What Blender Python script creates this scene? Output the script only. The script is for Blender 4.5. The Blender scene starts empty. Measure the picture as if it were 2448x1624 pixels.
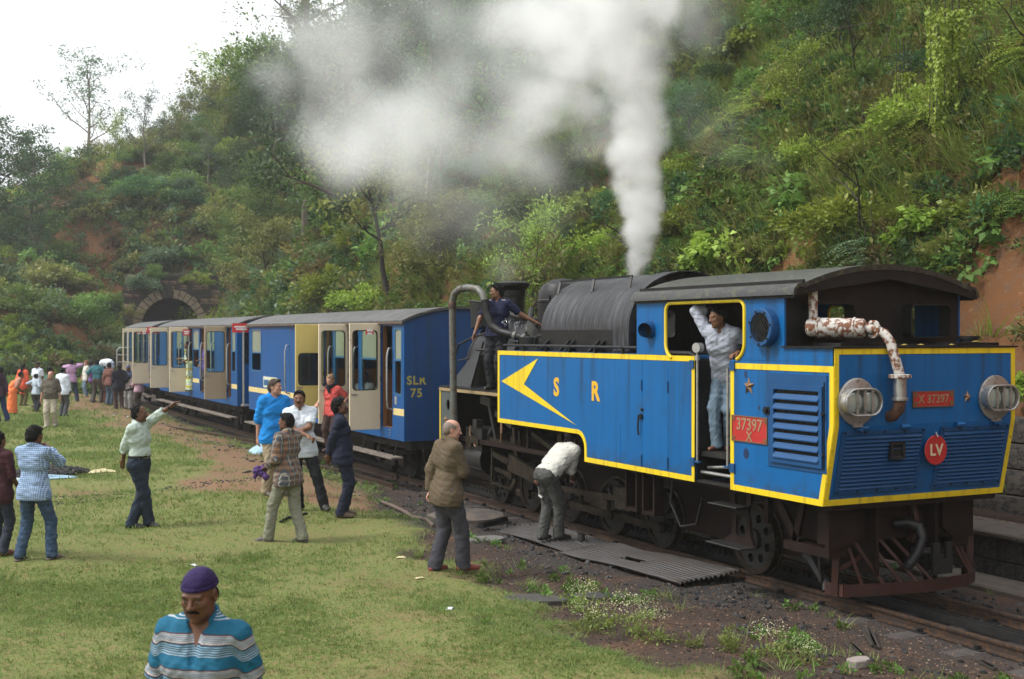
import bpy, bmesh, math, random
import numpy as np
from mathutils import Vector, Matrix, geometry
R = math.radians
random.seed(7); rng = np.random.default_rng(7)
sc = bpy.context.scene
col = sc.collection

# ------------------------------------------------------------ camera, sky, sun, exposure
cam_d = bpy.data.cameras.new('camera'); cam = bpy.data.objects.new('camera', cam_d); col.objects.link(cam)
cam.location = (0, 0, 2.9); cam.rotation_euler = (R(90 - 0.28), 0, R(-26.4))
cam_d.sensor_width = 36; cam_d.lens = 43.78; cam_d.clip_start = .1; cam_d.clip_end = 2000
cam_d.dof.use_dof = True; cam_d.dof.focus_distance = 14.0; cam_d.dof.aperture_fstop = 4.0
sc.camera = cam
w = bpy.data.worlds.new('World'); sc.world = w; w.use_nodes = True
wn = w.node_tree.nodes; wl = w.node_tree.links; wn.clear()
SUN_EL, SUN_AZ = 52, -72          # degrees; azimuth measured from +Y (down the track) towards +X
sky = wn.new('ShaderNodeTexSky'); sky.sky_type = 'NISHITA'; sky.sun_disc = False
sky.sun_elevation = R(SUN_EL); sky.sun_rotation = R(SUN_AZ); sky.dust_density = 5; sky.air_density = 1.5
hs = wn.new('ShaderNodeHueSaturation'); hs.inputs['Saturation'].default_value = .22; hs.inputs['Value'].default_value = 1.0
mx = wn.new('ShaderNodeMix'); mx.data_type = 'RGBA'; mx.inputs[0].default_value = .72     # cloud deck over the clear sky
mx.inputs[7].default_value = (8.6, 8.9, 9.3, 1)
bg = wn.new('ShaderNodeBackground'); bg.inputs['Strength'].default_value = .135
wo = wn.new('ShaderNodeOutputWorld')
wl.new(sky.outputs[0], hs.inputs['Color']); wl.new(hs.outputs[0], mx.inputs[6]); wl.new(mx.outputs[2], bg.inputs[0]); wl.new(bg.outputs[0], wo.inputs[0])
sun_d = bpy.data.lights.new('sun', 'SUN'); sun_d.energy = 2.4; sun_d.angle = R(12); sun_d.color = (1, .97, .93)
sun = bpy.data.objects.new('sun', sun_d); col.objects.link(sun)
sd = Vector((math.sin(R(SUN_AZ)) * math.cos(R(SUN_EL)), math.cos(R(SUN_AZ)) * math.cos(R(SUN_EL)), math.sin(R(SUN_EL))))
sun.rotation_euler = (-sd).to_track_quat('-Z', 'Y').to_euler(); sun.location = (-20, 10, 40)
vs = sc.view_settings; vs.view_transform = 'Standard'; vs.look = 'None'; vs.exposure = 0.5; vs.gamma = 1; vs.use_curve_mapping = False
cy = sc.cycles
cy.max_bounces = 14; cy.diffuse_bounces = 3; cy.glossy_bounces = 3; cy.transmission_bounces = 4; cy.transparent_max_bounces = 8; cy.volume_bounces = 12
cy.use_denoising = True; cy.denoiser = 'OPENIMAGEDENOISE'; cy.use_adaptive_sampling = True; cy.adaptive_threshold = .015
cy.sample_clamp_indirect = 8; cy.caustics_reflective = False; cy.caustics_refractive = False

# ------------------------------------------------------------ helpers: objects
def tag(o, label=None, cat=None, group=None, kind=None):
    if label: o['label'] = label
    if cat: o['category'] = cat
    if group: o['group'] = group
    if kind: o['kind'] = kind
    return o
def thing(name, label, cat, loc=(0, 0, 0), rz=0, group=None, rot=None):
    o = bpy.data.objects.new(name, None); col.objects.link(o); o.empty_display_size = .1
    o.location = loc; o.rotation_euler = rot if rot else (0, 0, rz)
    return tag(o, label, cat, group)
def link_mesh(name, me, parent=None, m=None):
    if m is not None and not me.materials: me.materials.append(m)
    o = bpy.data.objects.new(name, me); col.objects.link(o)
    if parent: o.parent = parent
    return o
def mesh_np(name, v, f, smooth=True):
    """v (n,3) float, f (m,k) int array with k = 3 or 4."""
    v = np.asarray(v, np.float32); f = np.asarray(f, np.int32)
    me = bpy.data.meshes.new(name); me.vertices.add(len(v)); me.vertices.foreach_set('co', v.ravel())
    k = f.shape[1]; me.loops.add(f.size); me.loops.foreach_set('vertex_index', f.ravel())
    me.polygons.add(len(f)); me.polygons.foreach_set('loop_start', np.arange(0, f.size, k, dtype=np.int32))
    if smooth: me.polygons.foreach_set('use_smooth', np.ones(len(f), bool))
    me.update(calc_edges=True); return me
def attr(me, name, data, dom='POINT', typ='FLOAT'):
    a = me.attributes.new(name, typ, dom)
    a.data.foreach_set('value' if typ == 'FLOAT' else 'color', np.asarray(data, np.float32).ravel())
def copy_tree(o, parent=None):
    c = o.copy(); col.objects.link(c)
    if parent: c.parent = parent
    for ch in list(o.children): copy_tree(ch, c)
    return c

class MB:
    """collects boxes, tubes, prisms and links them as one mesh"""
    def __init__(s): s.v = []; s.f = []
    def add(s, v, f):
        n = len(s.v); s.v += [tuple(map(float, p)) for p in v]; s.f += [tuple(i + n for i in q) for q in f]; return s
    def box(s, x0, x1, y0, y1, z0, z1):
        return s.add([(x0, y0, z0), (x1, y0, z0), (x1, y1, z0), (x0, y1, z0), (x0, y0, z1), (x1, y0, z1), (x1, y1, z1), (x0, y1, z1)],
                     [(3, 2, 1, 0), (4, 5, 6, 7), (0, 1, 5, 4), (1, 2, 6, 5), (2, 3, 7, 6), (3, 0, 4, 7)])
    def bar(s, p, q, wd, ht, up=(0, 0, 1)):
        p, q = Vector(p), Vector(q); d = (q - p).normalized(); u = Vector(up)
        sx = d.cross(u)
        if sx.length < 1e-4: sx = d.cross(Vector((1, 0, 0)))
        sx.normalize(); u = sx.cross(d); a = sx * wd / 2; b = u * ht / 2
        v = [p - a - b, p + a - b, p + a + b, p - a + b, q - a - b, q + a - b, q + a + b, q - a + b]
        return s.add(v, [(0, 1, 2, 3), (7, 6, 5, 4), (0, 4, 5, 1), (1, 5, 6, 2), (2, 6, 7, 3), (3, 7, 4, 0)])
    def tube(s, path, r, n=8, caps=True):
        P = [Vector(p) for p in path]; rr = r if hasattr(r, '__len__') else [r] * len(P)
        v = []; f = []; u = None
        for i, p in enumerate(P):
            d = (P[min(i + 1, len(P) - 1)] - P[max(i - 1, 0)]).normalized()
            if u is None:
                u = d.cross(Vector((0, 0, 1)))
                if u.length < .1: u = d.cross(Vector((1, 0, 0)))
            u = (u - d * u.dot(d)).normalized(); b = d.cross(u)
            for k in range(n):
                t = 2 * math.pi * k / n; v.append(p + (u * math.cos(t) + b * math.sin(t)) * rr[i])
        for i in range(len(P) - 1):
            for k in range(n): f.append((i * n + k, i * n + (k + 1) % n, (i + 1) * n + (k + 1) % n, (i + 1) * n + k))
        if caps: f.append(tuple(range(n))[::-1]); f.append(tuple(range((len(P) - 1) * n, len(P) * n)))
        return s.add(v, f)
    def cyl(s, p, q, r, n=16, r2=None): return s.tube([p, q], [r, r if r2 is None else r2], n)
    def lathe(s, prof, o=(0, 0, 0), ax='z', n=24, a0=0, a1=2 * math.pi):
        """prof: list of (radius, height)"""
        full = abs(a1 - a0 - 2 * math.pi) < 1e-6; m = n if full else n + 1; v = []; f = []
        for r, h in prof:
            for k in range(m):
                t = a0 + (a1 - a0) * k / n; c, d = r * math.cos(t), r * math.sin(t)
                p = {'z': (c, d, h), 'x': (h, c, d), 'y': (d, h, c)}[ax]; v.append((p[0] + o[0], p[1] + o[1], p[2] + o[2]))
        for i in range(len(prof) - 1):
            for k in range(n if full else n): f.append((i * m + k, i * m + (k + 1) % m, (i + 1) * m + (k + 1) % m, (i + 1) * m + k))
        return s.add(v, f)
    def plate(s, outer, holes=(), ax='x', a=0., b=.01):
        """flat polygon (2-D points) with holes, given thickness a..b along axis ax; 2-D axes are (y,z), (x,z) or (x,y)"""
        loops = [list(outer)] + [list(h) for h in holes]
        tri = geometry.tessellate_polygon([[Vector((p[0], p[1], 0)) for p in l] for l in loops])
        pts = [p for l in loops for p in l]; n = len(pts)
        mk = {'x': lambda p, h: (h, p[0], p[1]), 'y': lambda p, h: (p[0], h, p[1]), 'z': lambda p, h: (p[0], p[1], h)}[ax]
        v = [mk(p, a) for p in pts] + [mk(p, b) for p in pts]; f = [tuple(t) for t in tri] + [tuple(i + n for i in reversed(t)) for t in tri]
        k = 0
        for l in loops:
            m = len(l)
            for i in range(m): j = (i + 1) % m; f.append((k + i, k + j, n + k + j, n + k + i))
            k += m
        return s.add(v, f)
    def build(s, name, m, parent=None, smooth=35, bevel=0, loc=None):
        me = bpy.data.meshes.new(name); me.from_pydata(s.v, [], s.f)
        bm = bmesh.new(); bm.from_mesh(me); bmesh.ops.recalc_face_normals(bm, faces=bm.faces); bm.to_mesh(me); bm.free()
        if smooth: me.shade_smooth(); me.set_sharp_from_angle(angle=R(smooth))
        o = link_mesh(name, me, parent, m)
        if bevel:
            b = o.modifiers.new('edge', 'BEVEL'); b.width = bevel; b.segments = 1; b.limit_method = 'ANGLE'; b.angle_limit = R(40); b.harden_normals = False
        if loc: o.location = loc
        return o
def arc(cx, cz, r, a0, a1, n=8, rz=None):
    return [(cx + r * math.cos(R(a0 + (a1 - a0) * i / n)), cz + (rz or r) * math.sin(R(a0 + (a1 - a0) * i / n))) for i in range(n + 1)]
def rrect(x0, x1, z0, z1, r, n=5):
    return arc(x1 - r, z1 - r, r, 0, 90, n) + arc(x0 + r, z1 - r, r, 90, 180, n) + arc(x0 + r, z0 + r, r, 180, 270, n) + arc(x1 - r, z0 + r, r, 270, 360, n)
def text(body, name, m, parent, size, M, depth=.004, bold=0.0, spacing=1.0):
    """flat raised lettering; M maps the text's own plane (x right, y up, z out) into the parent's space"""
    cu = bpy.data.curves.new(name, 'FONT'); cu.body = body; cu.size = size; cu.extrude = depth; cu.offset = bold; cu.space_character = spacing
    cu.align_x = 'CENTER'; cu.align_y = 'CENTER'; cu.resolution_u = 3
    t = bpy.data.objects.new('tmp', cu); col.objects.link(t)
    dg = bpy.context.evaluated_depsgraph_get(); me = bpy.data.meshes.new_from_object(t.evaluated_get(dg)); me.name = name
    bpy.data.objects.remove(t); bpy.data.curves.remove(cu)
    me.transform(M); me.materials.clear(); return link_mesh(name, me, parent, m)
def face_mat(loc, ax):
    """text frames: 'x-' is read looking along +x, 'y-' looking along +y"""
    if ax == 'x-': b = Matrix(((0, 0, -1), (-1, 0, 0), (0, 1, 0))).to_4x4()
    else: b = Matrix(((1, 0, 0), (0, 0, -1), (0, 1, 0))).to_4x4()
    return Matrix.Translation(loc) @ b

# ------------------------------------------------------------ helpers: materials
_M = {}
class NT:
    def __init__(s, name):
        s.m = bpy.data.materials.new(name); s.m.use_nodes = True; s.t = s.m.node_tree; s.t.nodes.clear(); s.n = s.t.nodes
        s.out = s.n.new('ShaderNodeOutputMaterial')
    def new(s, typ, **kw):
        o = s.n.new(typ)
        for k, v in kw.items():
            if isinstance(k, str) and hasattr(o, k): setattr(o, k, v)
        return o
    def link(s, a, b): s.t.links.new(a, b)
    def val(s, inp, v):
        if hasattr(v, 'is_linked') or hasattr(v, 'links'): s.link(v, inp)
        else: inp.default_value = v
    def math(s, op, a, b=0., c=None, clamp=False):
        o = s.n.new('ShaderNodeMath'); o.operation = op; o.use_clamp = clamp; s.val(o.inputs[0], a); s.val(o.inputs[1], b)
        if c is not None: s.val(o.inputs[2], c)
        return o.outputs[0]
    def mix(s, f, a, b, blend='MIX'):
        o = s.n.new('ShaderNodeMix'); o.data_type = 'RGBA'; o.blend_type = blend; s.val(o.inputs[0], f)
        s.val(o.inputs[6], a if not isinstance(a, tuple) else (*a[:3], 1)); s.val(o.inputs[7], b if not isinstance(b, tuple) else (*b[:3], 1)); return o.outputs[2]
    def noise(s, scale, detail=4, rough=.55, vec=None, dist=0., stretch=None):
        if vec is None: vec = s.obj()
        if stretch:
            mp = s.n.new('ShaderNodeMapping'); mp.inputs['Scale'].default_value = stretch; s.link(vec, mp.inputs[0]); vec = mp.outputs[0]
        o = s.n.new('ShaderNodeTexNoise'); o.inputs['Scale'].default_value = scale; o.inputs['Detail'].default_value = detail
        o.inputs['Roughness'].default_value = rough; o.inputs['Distortion'].default_value = dist; s.link(vec, o.inputs['Vector']); return o.outputs['Fac']
    def obj(s):
        if not hasattr(s, '_obj'): s._obj = s.n.new('ShaderNodeTexCoord').outputs['Object']
        return s._obj
    def sep(s, vec=None):
        o = s.n.new('ShaderNodeSeparateXYZ'); s.link(vec or s.obj(), o.inputs[0]); return o.outputs
    def ramp(s, f, stops, interp='LINEAR'):
        o = s.n.new('ShaderNodeValToRGB'); o.color_ramp.interpolation = interp; e = o.color_ramp.elements
        while len(e) < len(stops): e.new(.5)
        for i, (p, c) in enumerate(stops): e[i].position = p; e[i].color = (c, c, c, 1) if not isinstance(c, tuple) else (*c[:3], 1)
        s.link(f, o.inputs[0]); return o.outputs[0]
    def attrib(s, name):
        o = s.n.new('ShaderNodeAttribute'); o.attribute_name = name; return o
    def rand(s): return s.n.new('ShaderNodeObjectInfo').outputs['Random']
    def bump(s, h, strength=.3, dist=.01):
        o = s.n.new('ShaderNodeBump'); o.inputs['Strength'].default_value = strength; o.inputs['Distance'].default_value = dist; s.link(h, o.inputs['Height']); return o.outputs[0]
    def bsdf(s, base, rough=.6, metal=0., normal=None, spec=.5, coat=0., trans=0.):
        b = s.n.new('ShaderNodeBsdfPrincipled'); s.val(b.inputs['Base Color'], (*base[:3], 1) if isinstance(base, tuple) else base); s.val(b.inputs['Roughness'], rough)
        s.val(b.inputs['Metallic'], metal); b.inputs['Specular IOR Level'].default_value = spec; b.inputs['Coat Weight'].default_value = coat
        b.inputs['Transmission Weight'].default_value = trans
        if normal is not None: s.link(normal, b.inputs['Normal'])
        s.link(b.outputs[0], s.out.inputs[0]); return b
def sc3(c, k): return tuple(min(1, x * k) for x in c)
def pbr(name, c, rough=.6, metal=0., var=.18, scale=3., c2=None, thr=(.45, .62), bump=.15, bscale=60., bdist=.004, spec=.5, coat=0., streak=None, rv=.12):
    """painted, worn or natural surface: mottled base, second colour in patches (c2), vertical dirt streaks, fine relief"""
    if name in _M: return _M[name]
    t = NT(name); f = t.noise(scale, 5)
    base = t.mix(f, sc3(c, 1 - var), sc3(c, 1 + var))
    fine = t.noise(bscale, 3)
    base = t.mix(t.math('MULTIPLY', fine, .25), base, sc3(c, .6))
    if streak:
        sn = t.noise(streak[1], 4, stretch=(1, 1, .06)); base = t.mix(t.ramp(sn, [(.5, 0.), (.75, streak[2])]), base, streak[0])
    if c2: base = t.mix(t.ramp(t.noise(scale * 2.3, 6, .65), [(thr[0], 0.), (thr[1], 1.)]), base, c2)
    rg = t.math('MULTIPLY_ADD', f, rv * 2, rough - rv)
    t.bsdf(base, rg, metal, t.bump(fine, bump, bdist) if bump else None, spec, coat)
    _M[name] = t.m; return t.m

# ------------------------------------------------------------ helpers: value noise in numpy
_perm = rng.random((64, 64, 64)).astype(np.float32)
def vnoise(x, y, z=0.):
    x, y, z = np.broadcast_arrays(np.asarray(x, np.float32), np.asarray(y, np.float32), np.asarray(z, np.float32))
    xi, yi, zi = np.floor(x).astype(int), np.floor(y).astype(int), np.floor(z).astype(int)
    fx, fy, fz = x - xi, y - yi, z - zi
    fx, fy, fz = [f * f * (3 - 2 * f) for f in (fx, fy, fz)]
    g = lambda a, b, c: _perm[(xi + a) & 63, (yi + b) & 63, (zi + c) & 63]
    l = lambda a, b, t: a + (b - a) * t
    return l(l(l(g(0, 0, 0), g(1, 0, 0), fx), l(g(0, 1, 0), g(1, 1, 0), fx), fy), l(l(g(0, 0, 1), g(1, 0, 1), fx), l(g(0, 1, 1), g(1, 1, 1), fx), fy), fz)
def fbm(x, y, z=0., o=4):
    s = 0; a = .5; t = 0
    for i in range(o): s = s + a * vnoise(x * 2 ** i + 7.3 * i, y * 2 ** i + 3.1 * i, np.asarray(z) * 2 ** i); t += a; a *= .5
    return s / t
def sstep(a, b, x): t = np.clip((x - a) / (b - a), 0, 1); return t * t * (3 - 2 * t)
# ------------------------------------------------------------ terrain: station ground, cutting and hill as one sheet
FOOT = np.array([(-30, -42), (4, -30), (11, -15), (13, -3), (13.15, 10), (13.15, 20), (12.95, 30), (13, 42), (13.3, 52), (14.4, 62), (16.4, 72), (17.9, 79.5), (17.9, 83.2),
                 (13.9, 83.2), (13.6, 79), (11.8, 73), (9.2, 68.6), (4, 66.4), (-4, 65), (-25, 60), (-70, 50)], float)
_poly = np.vstack([FOOT, [(-200, 50), (-200, -42)]])
def foot_d(X, Y):
    X = np.asarray(X, float); Y = np.asarray(Y, float); best = np.full(X.shape, 1e9)
    for a, b in zip(FOOT[:-1], FOOT[1:]):
        e = b - a; t = np.clip(((X - a[0]) * e[0] + (Y - a[1]) * e[1]) / (e @ e), 0, 1)
        best = np.minimum(best, np.hypot(X - a[0] - t * e[0], Y - a[1] - t * e[1]))
    ins = np.zeros(X.shape, bool); n = len(_poly)
    for i in range(n):
        (x0, y0), (x1, y1) = _poly[i], _poly[(i + 1) % n]
        if y0 == y1: continue
        c = ((y0 > Y) != (y1 > Y)) & (X < (x1 - x0) * (Y - y0) / (y1 - y0) + x0); ins ^= c
    return np.where(ins, -best, best)
def gz(X, Y):
    X = np.asarray(X, float); Y = np.asarray(Y, float); d = foot_d(X, Y)
    side = np.where(Y > 40, sstep(4, 19, X), 1.0); side = np.where(Y < -5, .6, side)
    D = np.maximum(d, 0)
    steep = np.where(D < 3.2, 1.75 * D, 5.6 + 1.18 * (D - 3.2)); gentle = .42 * D + .25 * np.minimum(D, 3)
    h = gentle + (steep - gentle) * side
    cap = np.interp(X, [9, 16, 21, 31, 45, 70], [15, 16, 18.5, 24, 38, 46]); cap = 46 + (cap - 46) * sstep(48, 68, Y); h = cap * np.tanh(h / cap)
    rough = (fbm(X * .22, Y * .22, 0, 4) - .5) * np.minimum(D, 6) * .9 + (fbm(X * 1.1, Y * 1.1, 5, 3) - .5) * np.minimum(D, 1.2) * .55
    bed = np.exp(-((X - 9.83) / 1.5) ** 4)
    left = sstep(8.6, 6.6, X)
    flat = -.03 + .11 * left + (fbm(X * .45, Y * .45, 2, 3) - .5) * .16 * (1 - bed) + (fbm(X * 3.1, Y * 3.1, 9, 2) - .5) * .035 * (1 - bed)
    flat = flat * (1 - bed) + (-.135) * bed
    flat = flat + .17 * np.exp(-(((X - 5.7) / 1.5) ** 2 + ((Y - 20.5) / 3.) ** 2))
    mud = mud_w(X, Y)
    flat = flat - .05 * mud * (1 - bed) + (fbm(X * 2.2, Y * 2.2, 4, 3) - .5) * .09 * mud * (1 - bed)
    flat = np.where(X > 11.2, np.where((Y < 26), -.1, .1), flat)
    base = np.where((X > 12.6) & (Y < 26) & (Y > -8), .5, flat)
    return np.where(d > 0, base * 0 + np.where((Y < 26) & (X > 12), .5, .08) + h + rough, base)
def mud_w(X, Y):
    X = np.asarray(X, float); Y = np.asarray(Y, float)
    e = np.interp(Y, [6, 8.8, 10.3, 11.9, 13.5, 16.1, 20.7, 25.7, 40, 70], [5.5, 5.68, 5.65, 5.85, 6.1, 6.45, 7.5, 8.3, 8.6, 8.7])
    n = (fbm(X * 1.0, Y * 1.0, 3, 4) - .5) * 2.0
    return sstep(-.25, .35, X - e + n)
def soil_w(X, Y):
    """bare red soil showing through the grass"""
    X = np.asarray(X, float); Y = np.asarray(Y, float)
    pth = np.interp(Y, [20, 24, 31, 44, 52, 66, 80], [6.6, 6.7, 7.3, 7.6, 7.6, 8.8, 9.5]); wd = np.interp(Y, [14, 20, 30, 45, 66], [.3, 1.3, .8, 1.5, 1.2])
    p = np.exp(-((X - pth) / wd) ** 2) * 1.05 * sstep(16.5, 19.5, Y)
    b = np.exp(-(((X - 4.9) / 1.6) ** 2 + ((Y - 23) / 2.2) ** 2)) * .62
    n = fbm(X * .7, Y * .5, 11, 5)
    return np.clip(sstep(.42, .72, p + b * .8 + (n - .5) * 1.3 + .14), 0, 1) * sstep(70, 62, Y)
gx = np.concatenate([np.arange(-70, -6, 1.0), np.arange(-6, -1, .4), np.arange(-1, 12.6, .11), np.arange(12.6, 20, .3), np.arange(20, 40, .6), np.arange(40, 110, 2.0)])
gy = np.concatenate([np.arange(-45, -5, 1.5), np.arange(-5, 4, .5), np.arange(4, 24, .13), np.arange(24, 45, .35), np.arange(45, 90, .5), np.arange(90, 220, 2.0)])
GX, GY = np.meshgrid(gx, gy, indexing='ij'); GZ = gz(GX, GY)
nx, ny = GX.shape; idx = np.arange(nx * ny).reshape(nx, ny)
quad = np.stack([idx[:-1, :-1], idx[1:, :-1], idx[1:, 1:], idx[:-1, 1:]], -1).reshape(-1, 4)
cxq = (GX[:-1, :-1] + GX[1:, 1:]).ravel() / 2; cyq = (GY[:-1, :-1] + GY[1:, 1:]).ravel() / 2
czq = (GZ[:-1, :-1] + GZ[1:, 1:]).ravel() / 2
bore = (cxq > 14.1) & (cxq < 17.9) & (cyq > 81) & (cyq < 91) & (czq < 5.7)      # the tunnel goes in here, behind the stone portal
me = mesh_np('ground', np.stack([GX, GY, GZ], -1).reshape(-1, 3), quad[~bore])
D_ = foot_d(GX, GY); MUD = mud_w(GX, GY); SOIL = soil_w(GX, GY)
coal = sstep(6.6, 8.2, GX + (fbm(GX * 1.3, GY * 1.3, 21, 4) - .5) * 2.4) * sstep(9.5, 13.5, GY + (fbm(GX, GY, 31, 3) - .5) * 5) * sstep(24, 19, GY) * sstep(12, 11, GX)
coal = np.maximum(coal, np.exp(-((GX - 9.83) / 1.25) ** 4) * .8)
attr(me, 'hill', sstep(-.2, .5, D_)); attr(me, 'mud', MUD); attr(me, 'soil', SOIL); attr(me, 'coal', coal)
t = NT('ground earth'); A = lambda n: t.attrib(n).outputs['Fac']
n1 = t.noise(1.3, 6, .6); n2 = t.noise(9, 5, .65); n3 = t.noise(70, 3)
grassy = t.mix(n1, (.105, .155, .036), (.165, .180, .058)); grassy = t.mix(t.ramp(n2, [(.50, 0.), (.66, .75)]), grassy, (.215, .145, .078)); n4 = t.noise(34, 4, .6); grassy = t.mix(t.ramp(n4, [(.50, 0.), (.60, .75)]), grassy, (.225, .185, .085)); grassy = t.mix(t.ramp(n4, [(.38, .8), (.46, 0.)]), grassy, (.075, .105, .026)); n5 = t.noise(.55, 5, .6); grassy = t.mix(t.ramp(n5, [(.54, 0.), (.70, .65)]), grassy, (.21, .14, .078))
red = t.mix(n2, (.215, .115, .062), (.15, .090, .055)); red = t.mix(t.ramp(t.noise(26, 5, .65), [(.46, 0.), (.58, .7)]), red, (.26, .165, .10)); red = t.mix(t.ramp(n3, [(.5, 0.), (.6, .5)]), red, (.10, .068, .045)); red = t.mix(t.ramp(n1, [(.5, 0.), (.6, .6)]), red, (.17, .135, .07))
mud = t.mix(n2, (.034, .028, .026), (.078, .052, .038)); mud = t.mix(t.ramp(n3, [(.52, 0.), (.62, .7)]), mud, (.028, .024, .023)); mud = t.mix(t.ramp(n1, [(.50, 0.), (.70, .8)]), mud, (.125, .068, .042))
cl = t.mix(n2, (.018, .017, .017), (.06, .055, .052)); cl = t.mix(t.ramp(n3, [(.55, 0.), (.62, .6)]), cl, (.10, .095, .09))
hs_ = t.mix(n1, (.20, .080, .030), (.10, .060, .032)); hs_ = t.mix(t.ramp(t.noise(4.5, 8, .7), [(.52, 0.), (.64, .8)]), hs_, (.12, .085, .06)); hs_ = t.mix(t.ramp(n2, [(.6, 0.), (.7, .6)]), hs_, (.30, .14, .06))
c = t.mix(A('soil'), grassy, red); c = t.mix(A('mud'), c, mud); c = t.mix(A('coal'), c, cl); c = t.mix(A('hill'), c, hs_)
h = t.math('MULTIPLY_ADD', t.noise(28, 6, .7), .6, t.math('MULTIPLY', n3, .4))
wet = t.math('MULTIPLY', t.ramp(t.noise(1.4, 3), [(.55, 0.), (.64, 1.)]), A('coal'))
t.bsdf(c, t.math('MULTIPLY_ADD', wet, -.45, .92), 0, t.bump(h, .9, .03), .12)
tag(link_mesh('ground', me, None, t.m), kind='structure')

# ------------------------------------------------------------ rails and sleepers
M_rail = pbr('rail steel', (.075, .055, .045), .42, .55, .35, 8, (.16, .085, .045), (.5, .62), .3, 90)
M_wood = pbr('old sleeper', (.06, .05, .045), .85, 0, .3, 5, (.03, .028, .027), bump=.5, bscale=30)
M_iron = pbr('black iron', (.010, .010, .010), .55, .1, .3, 6, (.03, .022, .017), (.52, .7), .25, 60)
RAILP = [(-.055, 0), (.055, 0), (.055, .012), (.008, .025), (.008, .085), (.03, .095), (.032, .12), (.024, .125), (-.024, .125), (-.032, .12), (-.03, .095), (-.008, .085), (-.008, .025), (-.055, .012)]
def rail(path, parent, name='rail', zs=-.125):
    P = [Vector((*p, 0)) for p in path]; v = []; f = []; n = len(RAILP)
    for i, p in enumerate(P):
        d = (P[min(i + 1, len(P) - 1)] - P[max(i - 1, 0)]).normalized(); s = Vector((d.y, -d.x, 0))
        z = zs if len(path[i]) < 3 else path[i][2]
        for a, b in RAILP: v.append((p.x + s.x * a, p.y + s.y * a, z + b))
    for i in range(len(P) - 1):
        for k in range(n): f.append((i * n + k, i * n + (k + 1) % n, (i + 1) * n + (k + 1) % n, (i + 1) * n + k))
    f += [tuple(range(n)), tuple(range((len(P) - 1) * n, len(P) * n))[::-1]]
    return MB().add(v, f).build(name, M_rail, parent, 40)
def trackx(y): return 9.83 + (0 if y < 50 else (.0062 if 1 else 0) * (y - 50) ** 2)
track = tag(thing('railway_track', None, None), kind='structure')
for off in (-.5, .5): rail([(trackx(y) + off, y) for y in [-10, 7.2]] + [(trackx(y) + off, y) for y in list(np.arange(7.21, 50, 4)) + list(np.arange(50, 86, 2))], track)
slp = MB().box(-.95, .95, -.11, .11, -.26, -.118).build('sleeper', M_wood, track, 0, .012)
slp.location = (9.83, 2, 0); chair_mb = MB().box(-.11, .11, -.08, .08, 0, .012); chair_mb.box(-.075, -.045, -.03, .03, .012, .045); chair_mb.box(.045, .075, -.03, .03, .012, .045); chair_mb.cyl((-.09, 0, .012), (-.09, 0, .04), .016, 6); chair_mb.cyl((.09, 0, .012), (.09, 0, .04), .016, 6)
ch0 = None
for i, y in enumerate(np.arange(2.0, 79, .74)):
    s = slp if i == 0 else slp.copy()
    if i: col.objects.link(s)
    s.location = (trackx(y), y, random.uniform(-.012, .0)); s.rotation_euler = (0, 0, random.uniform(-.03, .03))
    if y < 26:
        for o in (-.5, .5):
            if ch0 is None: ch0 = c_ = chair_mb.build('rail_chair', M_iron, slp, 30)
            else: c_ = ch0.copy(); col.objects.link(c_); c_.parent = s
            c_.location = (o, 0, -.118)
fp = MB()
for y in np.arange(7.0, 7.65, .11): fp.cyl((9.25, y, -.07), (9.30, y, -.07), .022, 8)
fp.box(9.285, 9.315, 6.9, 7.7, -.105, -.035); fp.build('fishplate', M_iron, track, 30)
rack = MB()
for k in range(2):
    x = 9.83 - .05 + k * .1; rack.box(x - .012, x + .012, 2, 48, -.1, -.02)
    for y in np.arange(11, 32, .12): rack.box(x - .012, x + .012, y, y + .06, -.02, .03)
rack.build('rack_rail', M_iron, track, 0)
# siding that joins the main line near the water column
sid = tag(thing('siding_track', None, None), kind='structure')
rail([(8.62, 22.5, -.12), (8.55, 25, -.12), (8.25, 27.6, -.11), (7.8, 30.8, -.10), (7.2, 34.7, -.09), (6.7, 37.5, -.08), (6.0, 41, -.09), (5.6, 43, -.13)], sid)
rail([(9.27, 24, -.125), (9.2, 27, -.12), (9.05, 30, -.11), (8.6, 34.2, -.10), (8.1, 37, -.09), (7.45, 40.2, -.08), (6.6, 44, -.13)], sid)
for i, y in enumerate(np.arange(23.5, 42.5, .8)):
    xm = np.interp(y, [22.5, 25, 27.6, 30.8, 34.7, 37.5, 43], [9.1, 9.0, 8.72, 8.35, 7.85, 7.5, 6.1])
    s = slp.copy(); col.objects.link(s); s.parent = sid; s.location = (xm, y, -.005); s.rotation_euler = (0, 0, .12 + random.uniform(-.05, .05))

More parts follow.
